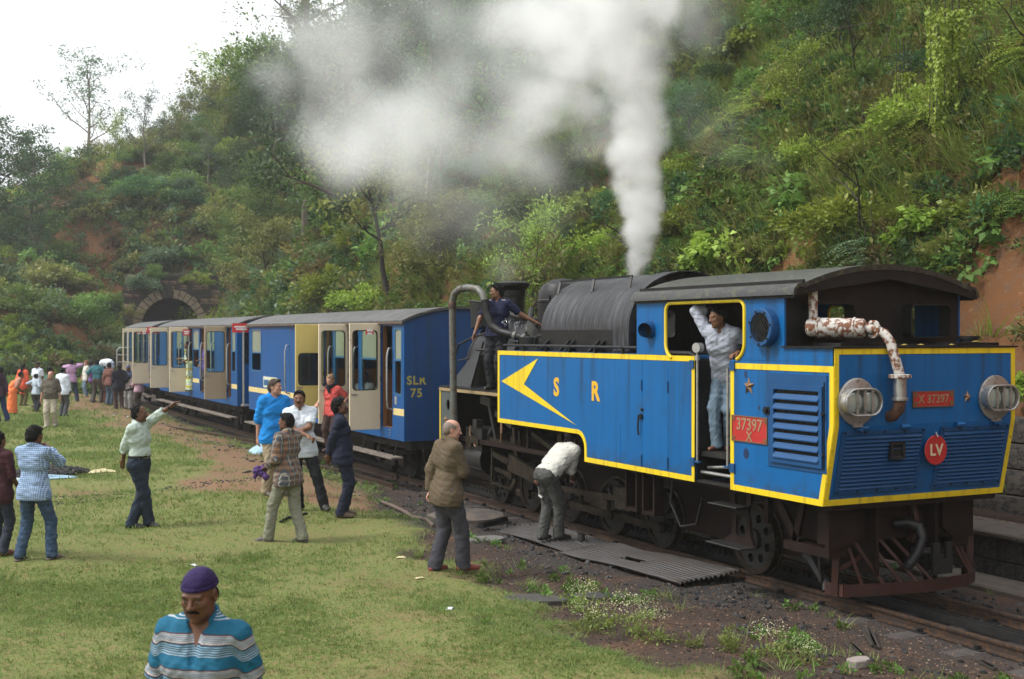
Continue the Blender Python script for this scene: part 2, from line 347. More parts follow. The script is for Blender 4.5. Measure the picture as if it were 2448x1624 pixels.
# ------------------------------------------------------------ stone platform and drain kerb on the hill side of the line
M_stone = pbr('grey platform stone', (.075, .062, .052), .9, 0, .4, 3, (.022, .020, .019), (.45, .58), .9, 25, .02)
M_slab = pbr('worn concrete slab', (.105, .082, .064), .85, 0, .35, 2.5, (.045, .038, .033), (.5, .68), .4, 50)
M_dirt = pbr('dirt of platform', (.075, .052, .037), .95, 0, .4, 6, (.2, .14, .09), bump=.8, bscale=40, bdist=.02)
plat = tag(thing('platform', None, None), kind='structure')
MB().box(12.22, 13.6, -2, 26, -.2, .44).build('core', M_stone, plat, 0)
def rough_block(x0, x1, y0, y1, z0, z1, amt=.02):
    """a stone with a dished, uneven face"""
    b = MB(); n = 3; v = []; f = []
    for k in range(n + 1):
        for j in range(n + 1):
            u, q = j / n, k / n; edge = min(u, 1 - u, q, 1 - q) > .01
            v.append((x0 - (random.uniform(.0, amt * 2) if edge else 0), y0 + (y1 - y0) * u, z0 + (z1 - z0) * q))
    for k in range(n):
        for j in range(n): a = k * (n + 1) + j; f.append((a, a + 1, a + n + 2, a + n + 1))
    b.add(v, f); m = len(v)
    b.add([(x1, y0, z0), (x1, y1, z0), (x1, y1, z1), (x1, y0, z1), (x0, y0, z0), (x0, y1, z0), (x0, y1, z1), (x0, y0, z1)], [(4, 5, 1, 0), (5, 6, 2, 1), (6, 7, 3, 2), (7, 4, 0, 3)])
    return b
stones = [rough_block(-.02, .2, 0, 1, 0, 1, .02).build('stone', M_stone, plat, 60).data for _ in range(6)]
for o in list(plat.children):
    if o.name.startswith('stone'): bpy.data.objects.remove(o)
for r, z in enumerate((-.16, .12)):
    y = 6.0 + r * .17
    while y < 20:
        L = random.uniform(.3, .5)
        if not (r == 0 and abs(y + L / 2 - 10.75) < .2):      # a drain hole is left open here
            o = link_mesh('stone', random.choice(stones), plat); o.location = (12.12 + random.uniform(-.012, .012), y + .008, z + .008); o.scale = (1, L - .016, .264)
        y += L
for y in np.arange(-2, 26, 1.15): o = MB().box(12.0, 12.78, y + .006, y + 1.144, .40, .475).build('slab', M_slab, plat, 0, .02); o.location.z = random.uniform(-.006, .006)
MB().add([(12.775, -2, .46), (13.6, -2, .56), (13.6, 26, .56), (12.775, 26, .46)], [(0, 1, 2, 3)]).build('dirt_top', M_dirt, plat, 0)
kerb = tag(thing('drain_kerb', None, None), kind='structure')
for y in np.arange(2, 26, 1.9): o = MB().box(11.35, 11.95, y + .006, y + 1.894, -.2, -.02).build('slab', M_slab, kerb, 0, .025); o.location.z = random.uniform(-.012, .012)
# rubble retaining wall at the back of the platform
M_rub = pbr('blackened rubble', (.12, .09, .07), .9, 0, .5, 2.2, (.035, .032, .032), (.45, .6), 1., 14, .03)
rw = thing('retaining_wall', 'soot blackened rubble retaining wall at the back of the platform beside the engine', 'wall', (0, 0, 0))
MB().box(13.28, 14.3, 2, 15.5, .3, 1.35).build('core', M_rub, rw, 0)
for r in range(4):
    y = 2 + r * .21
    while y < 15:
        L = random.uniform(.4, .85)
        o = link_mesh('stone', random.choice(stones), rw); o.location = (13.1 + .055 * r + random.uniform(-.03, .03), y + .01, .45 + .34 * r); o.scale = (1.2, L - .025, .315)
        o.data = o.data; y += L

# ------------------------------------------------------------ tunnel portal
M_vou = pbr('pale voussoir stone', (.30, .225, .16), .85, 0, .3, 1.5, (.16, .12, .09), (.5, .65), .6, 8, .03)
M_cou = pbr('brown coursed stone', (.26, .165, .115), .9, 0, .5, .8, (.08, .055, .045), (.42, .6), .8, 6, .04)
M_soot = pbr('sooty stone', (.045, .037, .033), .9, 0, .4, .8, bump=.6, bscale=8)
tp = thing('tunnel_portal', 'rough stone tunnel mouth with an arch of pale wedge stones behind the last coach', 'tunnel', (15.9, 81.4, 0), R(-11))
RI, RO, SPR = 1.72, 2.32, 3.45
hole = [(-RI, -.3), *[(RI * math.cos(R(a)), SPR + RI * math.sin(R(a))) for a in np.linspace(180, 0, 19)], (RI, -.3)]
MB().plate([(-2.8, -.3), *hole, (3.0, -.3), (3.0, 5.9), (1.6, 6.5), (-1.2, 6.6), (-2.2, 6.1), (-2.8, 5.2)], (), 'y', .12, 1.6).build('headwall', M_soot, tp, 0)
MB().lathe([(RI, 0), (RI, 9)], (0, 0, 0), 'y', 20).build('bore', pbr('soot black bore', (.008, .008, .008), .95, bump=0), tp, 40).location = (0, 1.0, SPR)
b = MB(); b.box(-RI - .1, -RI, 1, 9, -.5, SPR + .1); b.box(RI, RI + .1, 1, 9, -.5, SPR + .1); b.box(-2.5, 2.5, 8.9, 9.2, -.5, 6); b.build('bore_wall', pbr('soot black bore', (.008, .008, .008), .95, bump=0), tp, 0)
for i in range(17):
    a0, a1 = 180 - i * 180 / 17, 180 - (i + 1) * 180 / 17; g = .7
    ro = RO + random.uniform(-.06, .06) + (.12 if i == 8 else 0)
    q = [(r * math.cos(R(a)), SPR + r * math.sin(R(a))) for r, a in ((RI, a0 - g), (ro, a0 - g), (ro, a1 + g), (RI, a1 + g))]
    MB().plate(q, (), 'y', random.uniform(-.08, -.03), .3).build('voussoir', M_soot if i in (7, 8) else M_vou, tp, 0, .02)
for s in (-1, 1):
    for k in range(9):
        z = -.2 + k * .4; x0, x1 = sorted((s * RI, s * (RO - (.12 if k % 2 else 0)))); MB().box(x0, x1, -.05, .3, z, z + .385).build('jamb_stone', M_vou, tp, 0, .02)
z = -.2; row = 0
while z < 6.4:
    hgt = random.uniform(.24, .42); x = -2.75 + random.uniform(-.25, .15)
    while x < 2.8:
        L = random.uniform(.35, .8); xm, zm = x + L / 2, z + hgt / 2
        rr = math.hypot(xm, max(zm - SPR, 0))
        if (rr > RO + .22) if zm > SPR - .2 else abs(xm) > RO + .25:
            o = link_mesh('stone', random.choice(stones), tp, None); o.location = (x + L, .1 - random.uniform(.0, .06), z); o.rotation_euler = (0, 0, R(90)); o.scale = (1, L - .03, hgt - .03)
            o.material_slots[0].link = 'OBJECT'; o.material_slots[0].material = random.choice([M_cou, M_cou, M_vou, M_soot]) if zm < 5 and xm < 0 else random.choice([M_cou, M_soot])
        x += L
    z += hgt; row += 1
for i in range(5): MB().box(-2.1 + i * .95, -1.17 + i * .95, -.12, .5, 6.5 - .05 * abs(i - 2), 6.75 - .05 * abs(i - 2)).build('coping_stone', M_soot, tp, 0, .05)

M_yel = pbr('faded yellow paint', (.45, .30, .05), .8, 0, .3, 10)
text('3', 'number_mark', M_yel, tp, .5, face_mat((.15, .06, 5.75), 'y-'), .01, .01)
# ------------------------------------------------------------ the locomotive (own space: x across, y along from the bunker end, z above rail)
tb = NT('engine blue paint'); f0 = tb.noise(1.2, 5); z_ = tb.sep()[2]
bb = tb.mix(f0, (.003, .090, .262), (.004, .112, .325)); bb = tb.mix(tb.ramp(tb.noise(2.8, 6, .65), [(.60, 0.), (.74, .8)]), bb, (.015, .075, .18))
dr = tb.math('MULTIPLY', tb.ramp(tb.noise(8, 4, .6, stretch=(1, 1, .05)), [(.50, 0.), (.70, 1.)]), tb.ramp(tb.math('MULTIPLY_ADD', z_, .5, -.6), [(.0, .18), (.75, .75)])); bb = tb.mix(dr, bb, (.018, .030, .045))
sp_ = tb.ramp(tb.noise(21, 5, .7), [(.68, 0.), (.72, .8)]); bb = tb.mix(sp_, bb, (.03, .04, .06)); lo_ = tb.math('MULTIPLY', tb.ramp(tb.math('MULTIPLY_ADD', z_, 2.2, -2.5), [(0., 1.), (.6, 0.)]), tb.ramp(tb.noise(6, 5, .65), [(.42, 0.), (.62, .7)])); bb = tb.mix(lo_, bb, (.035, .04, .045))
tb.bsdf(bb, tb.math('MULTIPLY_ADD', f0, .25, .24), 0, tb.bump(tb.math('MULTIPLY_ADD', tb.noise(1.7, 2), 4., tb.noise(40, 3)), .08, .006), .3); M_blue = tb.m
M_navy = pbr('engine blue paint touched up', (.010, .065, .18), .42, 0, .2, 3, bump=.08, spec=.3)
M_yell = pbr('yellow lining paint', (.78, .56, .015), .4, 0, .08, 4, (.35, .2, .04), (.66, .74), .05, streak=((.16, .09, .03), 16., .5))
M_oran = pbr('orange lettering', (.72, .40, .02), .45, 0, .15, 14, bump=0)
M_blk = pbr('engine black paint', (.008, .008, .008), .45, 0, .3, 2.5, (.02, .018, .017), (.5, .7), .12, 50, spec=.3)
M_dkr = pbr('dark red oxide frame', (.016, .007, .005), .6, 0, .35, 4, (.010, .007, .006), (.48, .65), .2, 50, spec=.2)
M_motion = pbr('oily motion steel', (.055, .043, .032), .40, .6, .35, 6, (.02, .016, .013), (.42, .58), .2, 60, spec=.3)
M_brass = pbr('dull bronze', (.25, .14, .075), .4, .5, .25, 9)
M_redp = pbr('red plate enamel', (.42, .022, .02), .45, 0, .2, 8, bump=.05)
M_gal = pbr('bright worn steel', (.45, .44, .42), .35, .75, .2, 10, (.2, .19, .17), (.52, .7), .1, 80)
M_rust = pbr('white pipe with rust', (.52, .49, .45), .65, 0, .18, 6, (.15, .052, .02), (.47, .54), .3, 30)
M_mesh = pbr('dark wire', (.03, .03, .03), .5, .5)
_g = NT('lamp pane'); _a = _g.n.new('ShaderNodeBsdfTransparent'); _a.inputs[0].default_value = (.80, .88, .80, 1); _b = _g.n.new('ShaderNodeBsdfGlossy'); _b.inputs['Roughness'].default_value = .05; _mx = _g.n.new('ShaderNodeMixShader'); _fr = _g.n.new('ShaderNodeFresnel'); _fr.inputs[0].default_value = 1.5
_g.link(_fr.outputs[0], _mx.inputs[0]); _g.link(_a.outputs[0], _mx.inputs[1]); _g.link(_b.outputs[0], _mx.inputs[2]); _g.link(_mx.outputs[0], _g.out.inputs[0]); M_cgl0 = _g.m
tt = NT('streaked casing'); sn = tt.noise(26, 5, .6, stretch=(.12, 1, .09)); f0 = tt.noise(2.2, 5)
bs = tt.mix(f0, (.009, .009, .010), (.022, .022, .024)); bs = tt.mix(tt.ramp(sn, [(.44, 0.), (.70, .9)]), bs, tt.mix(tt.noise(1.6, 4), (.03, .031, .034), (.13, .133, .143)))
tt.bsdf(bs, tt.math('MULTIPLY_ADD', sn, .35, .30), .0, tt.bump(tt.noise(40, 3), .15, .004), .28); M_cas = tt.m
tt = NT('wet mossy roof'); f0 = tt.noise(3, 6, .6); f1 = tt.noise(14, 5, .7)
bs = tt.mix(f0, (.012, .012, .012), (.035, .035, .034)); bs = tt.mix(tt.ramp(f1, [(.5, 0.), (.62, .8)]), bs, (.075, .08, .04)); tt.bsdf(bs, tt.math('MULTIPLY_ADD', f1, .7, .05), .05, tt.bump(f1, .3, .01), .5); M_roofm = tt.m

loco = thing('steam_locomotive', 'blue tank steam engine with yellow lining, black roof and SR letters on the tank', 'locomotive', (9.83, 9.87, 0))
W_ = 1.28
def strip(pa, pb, x0, x1, parent, m=None, name='lining'):
    b = MB(); n = len(pa); v = []
    for x in (x0, x1): v += [(x, *p) for p in pa] + [(x, *p) for p in pb]
    f = []
    for i in range(n - 1):
        for o in (0, 2 * n): f.append((o + i, o + i + 1, o + n + i + 1, o + n + i))
        f.append((i, i + 1, 2 * n + i + 1, 2 * n + i)); f.append((n + i, n + i + 1, 3 * n + i + 1, 3 * n + i))
    return b.add(v, f).build(name, m or M_yell, parent, 30)
def star_mb(r, d):
    v = [(0, 0, d)] + [((r if i % 2 == 0 else r * .4) * math.sin(i * math.pi / 5), (r if i % 2 == 0 else r * .4) * math.cos(i * math.pi / 5), 0) for i in range(10)]
    return MB().add(v, [(0, 1 + (i + 1) % 10, 1 + i) for i in range(10)] + [tuple(range(1, 11))])
def star(name, loc, ax, r, parent, m=None, d=.03):
    b = star_mb(r, d); M = face_mat(loc, ax); b.v = [tuple(M @ Vector(p)) for p in b.v]; return b.build(name, m or M_brass, parent, 0)
# --- side tanks
outl = [(2.45, 1.13), (5.09, 1.13), (5.09, 1.3)] + arc(5.29, 1.3, .2, 180, 90, 6)[1:] + [(7.85, 1.5), (7.85, 2.63), (2.45, 2.63)]
for s in (-1, 1):
    tk = MB().plate(outl, (), 'x', s * W_, s * .62).build('side_tank', M_blue, loco, 0)
    pa = [(2.45, 2.63), (2.45, 1.13), (5.09, 1.13), (5.09, 1.3)] + arc(5.29, 1.3, .2, 180, 90, 6)[1:] + [(7.85, 1.5), (7.85, 2.63), (2.45, 2.63)]
    pb = [(2.51, 2.565), (2.51, 1.195), (5.03, 1.195), (5.03, 1.3)] + arc(5.29, 1.3, .26, 180, 90, 6)[1:] + [(7.785, 1.565), (7.785, 2.565), (2.51, 2.565)]
    strip(pa, pb, s * (W_ - .02), s * (W_ + .007), tk)
    if s < 0:
        for y0, y1, z0, z1 in ((2.52, 3.013, 1.2, 2.56), (3.023, 3.61, 1.2, 2.56), (3.618, 4.132, 1.2, 2.56), (4.142, 5.02, 1.2, 1.72)):
            MB().box(-W_ - .0035, -W_ + .01, y0, y1, z0, z1).build('door_sheet', M_blue, tk, 0)
        strip([(7.72, 2.15), (6.48, 2.53)], [(7.72, 2.15), (6.94, 2.13)], -W_ + .01, -W_ - .005, tk, name='arrow_emblem')
        strip([(7.72, 2.15), (6.94, 2.13)], [(7.72, 2.15), (5.34, 1.62)], -W_ + .01, -W_ - .005, tk, name='arrow_emblem')
        text('S', 'letter', M_oran, tk, .36, face_mat((-W_ - .001, 5.91, 2.115), 'x-'), .004, .012)
        text('R', 'letter', M_oran, tk, .36, face_mat((-W_ - .001, 4.80, 2.10), 'x-'), .004, .012)
        for y, z in ((3.62, 2.24), (3.62, 1.28), (3.02, 2.24), (3.02, 1.3)): MB().cyl((-W_ - .012, y, z - .07), (-W_ - .012, y, z + .07), .012, 8).build('hinge', M_navy, tk)
        hb = MB(); hb.cyl((-W_, 3.62, 1.84), (-W_ - .03, 3.62, 1.84), .035, 10); hb.tube([(-W_ - .03, 3.66, 1.86), (-W_ - .04, 3.66, 1.70), (-W_ - .03, 3.66, 1.60)], .011, 6); hb.cyl((-W_, 3.6, 1.93), (-W_ - .03, 3.6, 1.93), .018, 8); hb.build('handle', M_blk, tk)
    tb = MB(); tb.tube([(s * 1.21, 3.85, 2.715), (s * 1.21, 7.78, 2.715)], .02, 8)
    for y in np.arange(4.2, 7.8, .72): tb.box(s * 1.21 - .02, s * 1.21 + .02, y - .012, y + .012, 2.63, 2.73)
    tb.build('handrail', M_blk, loco)
    for y in (5.1, 5.25, 5.95, 6.1, 6.75):
        xa, xb = s * .95, s * 1.15; MB().add([(xa, y - .01, 2.64), (xb, y - .01, 2.64), (xa, y - .01, 2.82), (xa, y + .01, 2.64), (xb, y + .01, 2.64), (xa, y + .01, 2.82)], [(0, 1, 2), (3, 5, 4), (0, 3, 4, 1), (1, 4, 5, 2), (2, 5, 3, 0)]).build('bracket', M_blk, loco, 0)
fl = MB(); fl.lathe([(.15, 2.63), (.155, 2.84), (.135, 2.85), (.13, 2.66), (0, 2.66)], (-.90, 7.52, 0), 'z', 18); fl.box(-1.02, -.8, 7.0, 7.3, 2.64, 2.7); fl.tube([(-.9, 7.32, 2.7), (-.9, 7.30, 2.82), (-.88, 7.2, 2.86), (-.86, 7.0, 2.86)], .03, 8); fl.build('water_filler', M_blk, loco)
lid = MB().lathe([(0, 0), (.15, .01), (.16, .03), (0, .05)], (0, 0, 0), 'z', 16); lid.v = [tuple(Matrix.Translation((-.78, 7.68, 2.93)) @ Matrix.Rotation(R(65), 4, (1, .6, 0)).to_4x4() @ Vector(p)) for p in lid.v]; lid.build('filler_lid', M_gal, loco)
# --- casing over the boiler, boiler, smokebox, chimney, dome
def archp(a, b, z0, n=20): return [(a * math.cos(R(t)), z0 + b * math.sin(R(t))) for t in np.linspace(0, 180, n + 1)]
cas = MB().plate(archp(.95, .80, 2.95) + [(-.95, 2.62), (.95, 2.62)], (), 'y', 4.62, 7.02).build('boiler_casing', M_cas, loco, 40)
MB().plate([(.975, 2.66)] + archp(.975, .82, 2.95) + [(-.975, 2.66), (-.95, 2.66)] + archp(.95, .80, 2.95)[::-1] + [(.95, 2.66)], (), 'y', 4.45, 4.86).build('casing_band', M_cas, cas, 40)
MB().box(-.957, -.94, 4.9, 7.02, 2.62, 2.95).build('lower_panel', M_blk, cas, 0)
gr = MB(); gr.bar((-.6, 4.95, 3.70), (-.6, 7.05, 3.70), .03, .03)
for y in (4.97, 6.0, 7.03): gr.bar((-.6, y, 3.70), (-.68, y - .06, 3.50), .035, .03)
gr.build('casing_rail', M_blk, cas, 0)
MB().cyl((.1, 5.1, 3.70), (.1, 5.1, 3.80), .05, 12).build('valve_cap', M_blk, cas)
MB().cyl((0, 3.7, 2.55), (0, 10.0, 2.3), .70, 28, .66).build('boiler', M_blk, loco)
sb = MB(); sb.lathe([(0, 8.35), (.80, 8.35), (.80, 10.15), (.74, 10.2), (.6, 10.22), (0, 10.3)], (0, 0, 2.32), 'y', 32); sbx = sb.build('smokebox', M_blk, loco, 30)
for y in (8.38, 9.1, 10.1): MB().lathe([(.81, y - .03), (.815, y), (.81, y + .03)], (0, 0, 2.32), 'y', 32).build('ring', M_blk, sbx)
for s in (-1, 1): g = MB(); g.add([(s * 1.1, 9.3, 1.99), (s * 1.1, 10.2, 1.99), (s * .78, 9.5, 2.75), (s * 1.06, 9.3, 1.99), (s * 1.06, 10.2, 1.99), (s * .74, 9.5, 2.75)], [(0, 1, 2), (3, 5, 4), (0, 3, 4, 1), (1, 4, 5, 2), (2, 5, 3, 0)]); g.build('stay_plate', M_blk, sbx, 0)
hr = MB(); hr.tube([(-.84, 8.5, 2.62), (-.84, 9.6, 2.62)], .022, 8); hr.tube([(-.7, 8.4, 2.75), (-.76, 8.8, 2.86), (-.68, 9.4, 2.92), (-.74, 9.9, 2.85), (-.9, 10.25, 2.7), (-.98, 10.35, 2.3), (-1.0, 10.36, 2.0)], .02, 8)
hr.tube([(-.86, 8.7, 2.5), (-.82, 9.3, 2.55), (-.88, 9.8, 2.48), (-.96, 10.1, 2.42)], .014, 6); hr.build('handrail', M_blk, sbx)
dm = MB(); dm.lathe([(.42, 2.7), (.42, 3.40), (.43, 3.41), (.43, 3.44), (.41, 3.46), (.40, 3.58), (.33, 3.70), (.18, 3.78), (0, 3.80)], (0, 8.05, 0), 'z', 28); dm.build('steam_dome', M_blk, loco, 30)
cm = MB(); cm.lathe([(.27, 2.95), (.21, 3.12), (.19, 3.30), (.19, 3.55), (.215, 3.56), (.22, 3.66), (.30, 3.74), (.305, 3.79), (.22, 3.82), (.17, 3.80), (.16, 3.1)], (0, 9.9, 0), 'z', 28); cm.build('chimney', M_blk, loco, 30)
pm = MB(); pm.tube([(-.2, 8.5, 3.1), (-.4, 9.0, 3.2), (-.5, 9.5, 3.3)], .05, 8); pm.cyl((-.55, 10.0, 3.0), (-.55, 10.05, 3.45), .2, 20); pm.tube([(-.3, 8.6, 3.3), (-.55, 8.2, 3.0), (-.6, 7.9, 2.8)], .045, 8)
pm.tube([(-.62, 7.35, 2.66), (-.62, 7.35, 3.5)], .022, 8); pm.tube([(-.66, 7.3, 2.66), (-.6, 7.15, 2.9), (-.45, 7.05, 3.1)], .03, 8)
for k in range(3): pm.lathe([(.06, -.015), (.085, 0), (.06, .015)], (-.35, 7.6 + k * .09, 3.05), 'y', 12)
pm.build('pipework', M_blk, loco)
# --- running board, front valance and buffer beam
rb = MB(); rb.box(-1.22, 1.22, 7.853, 10.34, 1.93, 1.985); rb.build('running_board', M_blk, loco, 0)
MB().box(-1.235, -1.222, 7.853, 10.34, 1.90, 1.95).build('board_edge', pbr('dirty cream edge', (.28, .2, .1), .6, 0, .3, 8), loco, 0)
M_val = pbr('grey green plate', (.06, .075, .075), .5, 0, .3, 4, bump=.1)
va = MB().plate([(9.62, .95), (10.34, 1.02), (10.34, 1.925), (9.66, 1.90)], [[(9.98 + .07 * math.cos(a), 1.66 + .1 * math.sin(a)) for a in np.linspace(0, 2 * math.pi, 13)[:-1]]], 'x', -1.19, -1.215).build('front_valance', M_val, loco, 0)
strip([(9.62, .95), (9.66, 1.90)], [(9.66, .95), (9.70, 1.90)], -1.19, -1.222, va); strip([(10.30, .95), (10.30, 1.92)], [(10.34, .95), (10.34, 1.92)], -1.19, -1.222, va)
for y, z in ((10.08, 1.40), (9.85, 1.38), (9.98, 1.1)): star('star_badge', (-1.216, y, z), 'x-', .09, va)
bbf = MB(); bbf.box(-1.15, 1.15, 10.3, 10.42, .75, 1.88); bbf.cyl((-.0, 10.42, .8), (0, 10.75, .8), .1, 12); bbf.build('front_beam', M_dkr, loco, 0)
# --- frames, wheels and motion
fr = MB(); fr.box(-.44, -.40, .3, 10.3, .30, 1.2); fr.box(.40, .44, .3, 10.3, .30, 1.2); fr.box(-.4, .4, 2.9, 4.0, .35, 1.1); fr.box(-.4, .4, 8.9, 9.9, .35, 1.1); fr.box(-1.1, 1.1, 1.0, 9.8, 1.06, 1.125); fr.build('frame', M_dkr, loco, 0)
def wheel(y, r, kind, par):
    out = []
    for s in (-1, 1):
        x = s * .5
        b = MB(); b.lathe([(r - .075, x + s * .055), (r - .002, x + s * .055), (r + .002, x - s * .03), (r + .03, x - s * .038), (r + .03, x - s * .06), (r - .075, x - s * .06), (r - .075, x + s * .055)], (0, y, r), 'x', 36)
        tyre = b.build('wheel', M_motion, par, 40)
        holes = []
        if kind == 'disc':
            for k in range(8):
                a = k * math.pi / 4 + .3; holes.append([(y + (r * .60) * math.cos(a) + r * .13 * math.cos(q), r + (r * .60) * math.sin(a) + r * .13 * math.sin(q)) for q in np.linspace(0, 2 * math.pi, 11)[:-1]])
        else:
            for k in range(5):
                a0 = R(-62 + k * 36 + 90); a1 = a0 + R(22); holes.append([(y + q * math.cos(a), r + q * math.sin(a)) for q, a in ((r * .34, a0 + .12), (r * .74, a0), (r * .77, (a0 + a1) / 2), (r * .74, a1), (r * .34, a1 - .12))])
        b = MB(); b.plate([(y + (r - .07) * math.cos(q), r + (r - .07) * math.sin(q)) for q in np.linspace(0, 2 * math.pi, 33)[:-1]], holes, 'x', x - s * .03, x + s * .03); b.build('wheel_centre', M_iron, tyre, 0)
        b = MB(); b.lathe([(0, x + s * .075), (r * .27, x + s * .075), (r * .30, x + s * .03)], (0, y, r), 'x', 20)
        if kind == 'drive': b.lathe([(0, x + s * .10), (.05, x + s * .10), (.055, x + s * .03)], (0, y - .18, r - .1), 'x', 14)
        b.build('hub', M_iron, tyre, 30)
        if s < 0: MB().cyl((-.45, y, r), (.45, y, r), .07, 12).build('axle', M_iron, tyre)
for y in (4.30, 5.57, 6.87, 8.13): wheel(y, .405, 'drive', loco)
wheel(2.28, .425, 'disc', loco); wheel(9.25, .33, 'disc', loco)
for s in (-1, 1):
    x = s * .66
    cr = MB(); cr.bar((x, 4.12, .31), (x, 7.95, .31), .05, .09)
    for y in (4.12, 5.39, 6.69, 7.95): cr.cyl((x - s * .03, y, .31), (x + s * .06, y, .31), .075, 14)
    cr.build('coupling_rod', M_motion, loco, 30)
    X = s * .98
    m_ = MB(); m_.add([(X, 7.98, .98), (X, 7.98, .70), (X, 6.25, .50), (X, 6.25, .62), (X + s * .05, 7.98, .98), (X + s * .05, 7.98, .70), (X + s * .05, 6.25, .50), (X + s * .05, 6.25, .62)], [(0, 1, 2, 3), (7, 6, 5, 4), (0, 4, 5, 1), (1, 5, 6, 2), (2, 6, 7, 3), (3, 7, 4, 0)]); m_.build('connecting_rod', M_motion, loco, 0)
    m_ = MB(); m_.bar((X, 4.4, .66), (X, 6.4, .60), .05, .07); m_.cyl((X - .05, 4.45, .66), (X + .06, 4.45, .66), .10, 14); m_.box(X - .06, X + .06, 4.3, 4.7, .52, .82); m_.bar((X, 4.95, .52), (X, 5.6, .58), .06, .14); m_.build('piston_rod', M_motion, loco, 30)
    m_ = MB(); m_.bar((X, 7.55, 1.08), (X, 8.75, 1.16), .05, .06); m_.bar((X, 7.75, .95), (X, 7.95, 1.25), .05, .1); m_.build('radius_rod', M_motion, loco, 0)
    m_ = MB(); m_.tube([(X, 8.02, .62), (X, 7.92, .80), (X, 7.86, 1.0), (X, 7.86, 1.25), (X, 7.9, 1.4)], .03, 8); m_.tube([(X + .05, 7.92, .62), (X + .05, 7.80, .85), (X + .05, 7.76, 1.1), (X + .05, 7.80, 1.35)], .025, 8); m_.build('expansion_link', M_motion, loco)
    m_ = MB(); m_.bar((X, 8.7, .42), (X, 8.68, 1.0), .035, .05); m_.bar((X, 8.68, .44), (X, 8.0, .40), .03, .03); m_.bar((X, 8.0, .40), (X, 7.82, .58), .04, .08); m_.build('combination_lever', M_motion, loco, 0)
    m_ = MB(); m_.bar((X, 8.6, .92), (X, 8.0, .82), .06, .09); m_.bar((X, 8.55, .68), (X, 8.0, .63), .05, .06); m_.cyl((X - .03, 8.0, .78), (X + .07, 8.0, .78), .09, 12); m_.cyl((X - .03, 7.98, .62), (X + .07, 7.98, .62), .06, 12); m_.build('crosshead', M_motion, loco, 30)
    m_ = MB(); m_.cyl((s * .82, 8.95, .78), (s * .82, 9.75, .78), .27, 22); m_.cyl((s * .82, 8.85, 1.18), (s * .82, 9.7, 1.18), .15, 18); m_.box(s * .62, s * 1.05, 8.95, 9.6, .62, 1.3); m_.build('cylinder', M_iron, loco, 30)
    m_ = MB(); m_.cyl((s * 1.08, 9.35, 1.10), (s * 1.11, 9.35, 1.10), .13, 18); m_.bar((s * 1.1, 9.35, 1.15), (s * 1.1, 8.95, 1.08), .05, .1); m_.build('valve_chest_cover', M_motion, loco, 30)
    m_ = MB(); m_.bar((s * 1.02, 7.3, 1.44), (s * 1.02, 7.3, 1.05), .04, .05); m_.bar((s * 1.0, 7.2, 1.36), (s * 1.0, 6.35, 1.12), .05, .07); m_.bar((s * 1.0, 6.3, 1.42), (s * 1.0, 6.25, 1.0), .06, .12); m_.cyl((s * .98, 6.3, 1.1), (s * 1.05, 6.3, 1.1), .075, 12); m_.build('reversing_arm', M_motion, loco, 30)
    m_ = MB(); m_.bar((s * 1.0, 9.0, 1.80), (s * 1.0, 8.6, 1.76), .12, .14); m_.bar((s * 1.0, 8.75, 1.72), (s * .98, 8.5, 1.1), .05, .07); m_.bar((s * 1.0, 8.5, 1.6), (s * 1.0, 7.9, 1.42), .05, .1); m_.box(s * .95, s * 1.08, 9.1, 9.25, 1.32, 1.45); m_.build('lubricator', M_iron, loco, 0)
    m_ = MB(); m_.tube([(s * 1.1, 9.3, 1.35), (s * 1.12, 9.28, 1.2), (s * 1.1, 9.1, 1.0)], .012, 6); m_.tube([(s * 1.05, 8.2, 1.5), (s * 1.1, 8.1, 1.3), (s * 1.05, 8.2, 1.15)], .02, 6); m_.build('oil_pipe', M_brass, loco)
    for k in range(2):      # U shaped hangers below the tank
        y = 3.55 + k * .42; m_ = MB(); x0, x1 = sorted((s * 1.0, s * 1.14))
        m_.box(x0, x1, y, y + .035, .60, 1.12); m_.box(x0, x1, y + .26, y + .295, .60, 1.12); m_.box(x0, x1, y, y + .295, .56, .605); m_.build('hanger', M_dkr, loco, 0)
        MB().box(s * .9, s * 1.02, y + .08, y + .2, .62, .9).build('slide_block', M_iron, loco, 0)
    m_ = MB(); m_.tube([(s * .95, 3.4, 1.1), (s * .98, 3.42, .75), (s * 1.0, 3.15, .48), (s * .98, 2.85, .55), (s * .95, 2.75, .9)], .02, 8); m_.build('brake_hose', M_blk, loco)
    # steps under the cab door
    st = MB().plate([(1.60, .46), (2.22, .46), (2.02, .56), (2.02, .92), (2.12, 1.12), (1.66, 1.12), (1.66, .95), (1.72, .9), (1.66, .56)], [rrect(1.74, 1.94, .55, .80, .04, 3), rrect(1.74, 1.96, .92, 1.06, .03, 3)], 'x', s * 1.02, s * 1.06).build('step_hanger', M_dkr, loco, 0)
    for z, y0, y1 in ((.44, 1.58, 2.26), (.90, 1.66, 2.22)):
        x0, x1 = sorted((s * 1.04, s * 1.27)); MB().box(x0, x1, y0, y1, z, z + .02).build('step', M_iron, st, 0, .006)
    m_ = MB(); m_.bar((s * .95, 1.35, 1.1), (s * .95, .95, .62), .05, .1); m_.bar((s * .95, .85, 1.1), (s * .95, 1.0, .62), .05, .08); m_.box(s * .75, s * 1.0, .4, 1.15, .52, .62); m_.box(s * .9, s * .98, 1.45, 1.52, .75, 1.1); m_.build('bogie_bracket', M_dkr, loco, 0)
    m_ = MB(); m_.tube([(s * .72, 1.1, .42), (s * .72, .98, .40), (s * .74, .86, .28), (s * .74, .75, .2), (s * .74, .70, .12)], [.06, .09, .06, .05, .08], 8); m_.bar((s * .8, .78, .6), (s * .8, .76, .2), .04, .04); m_.build('brake_gear', M_iron, loco)
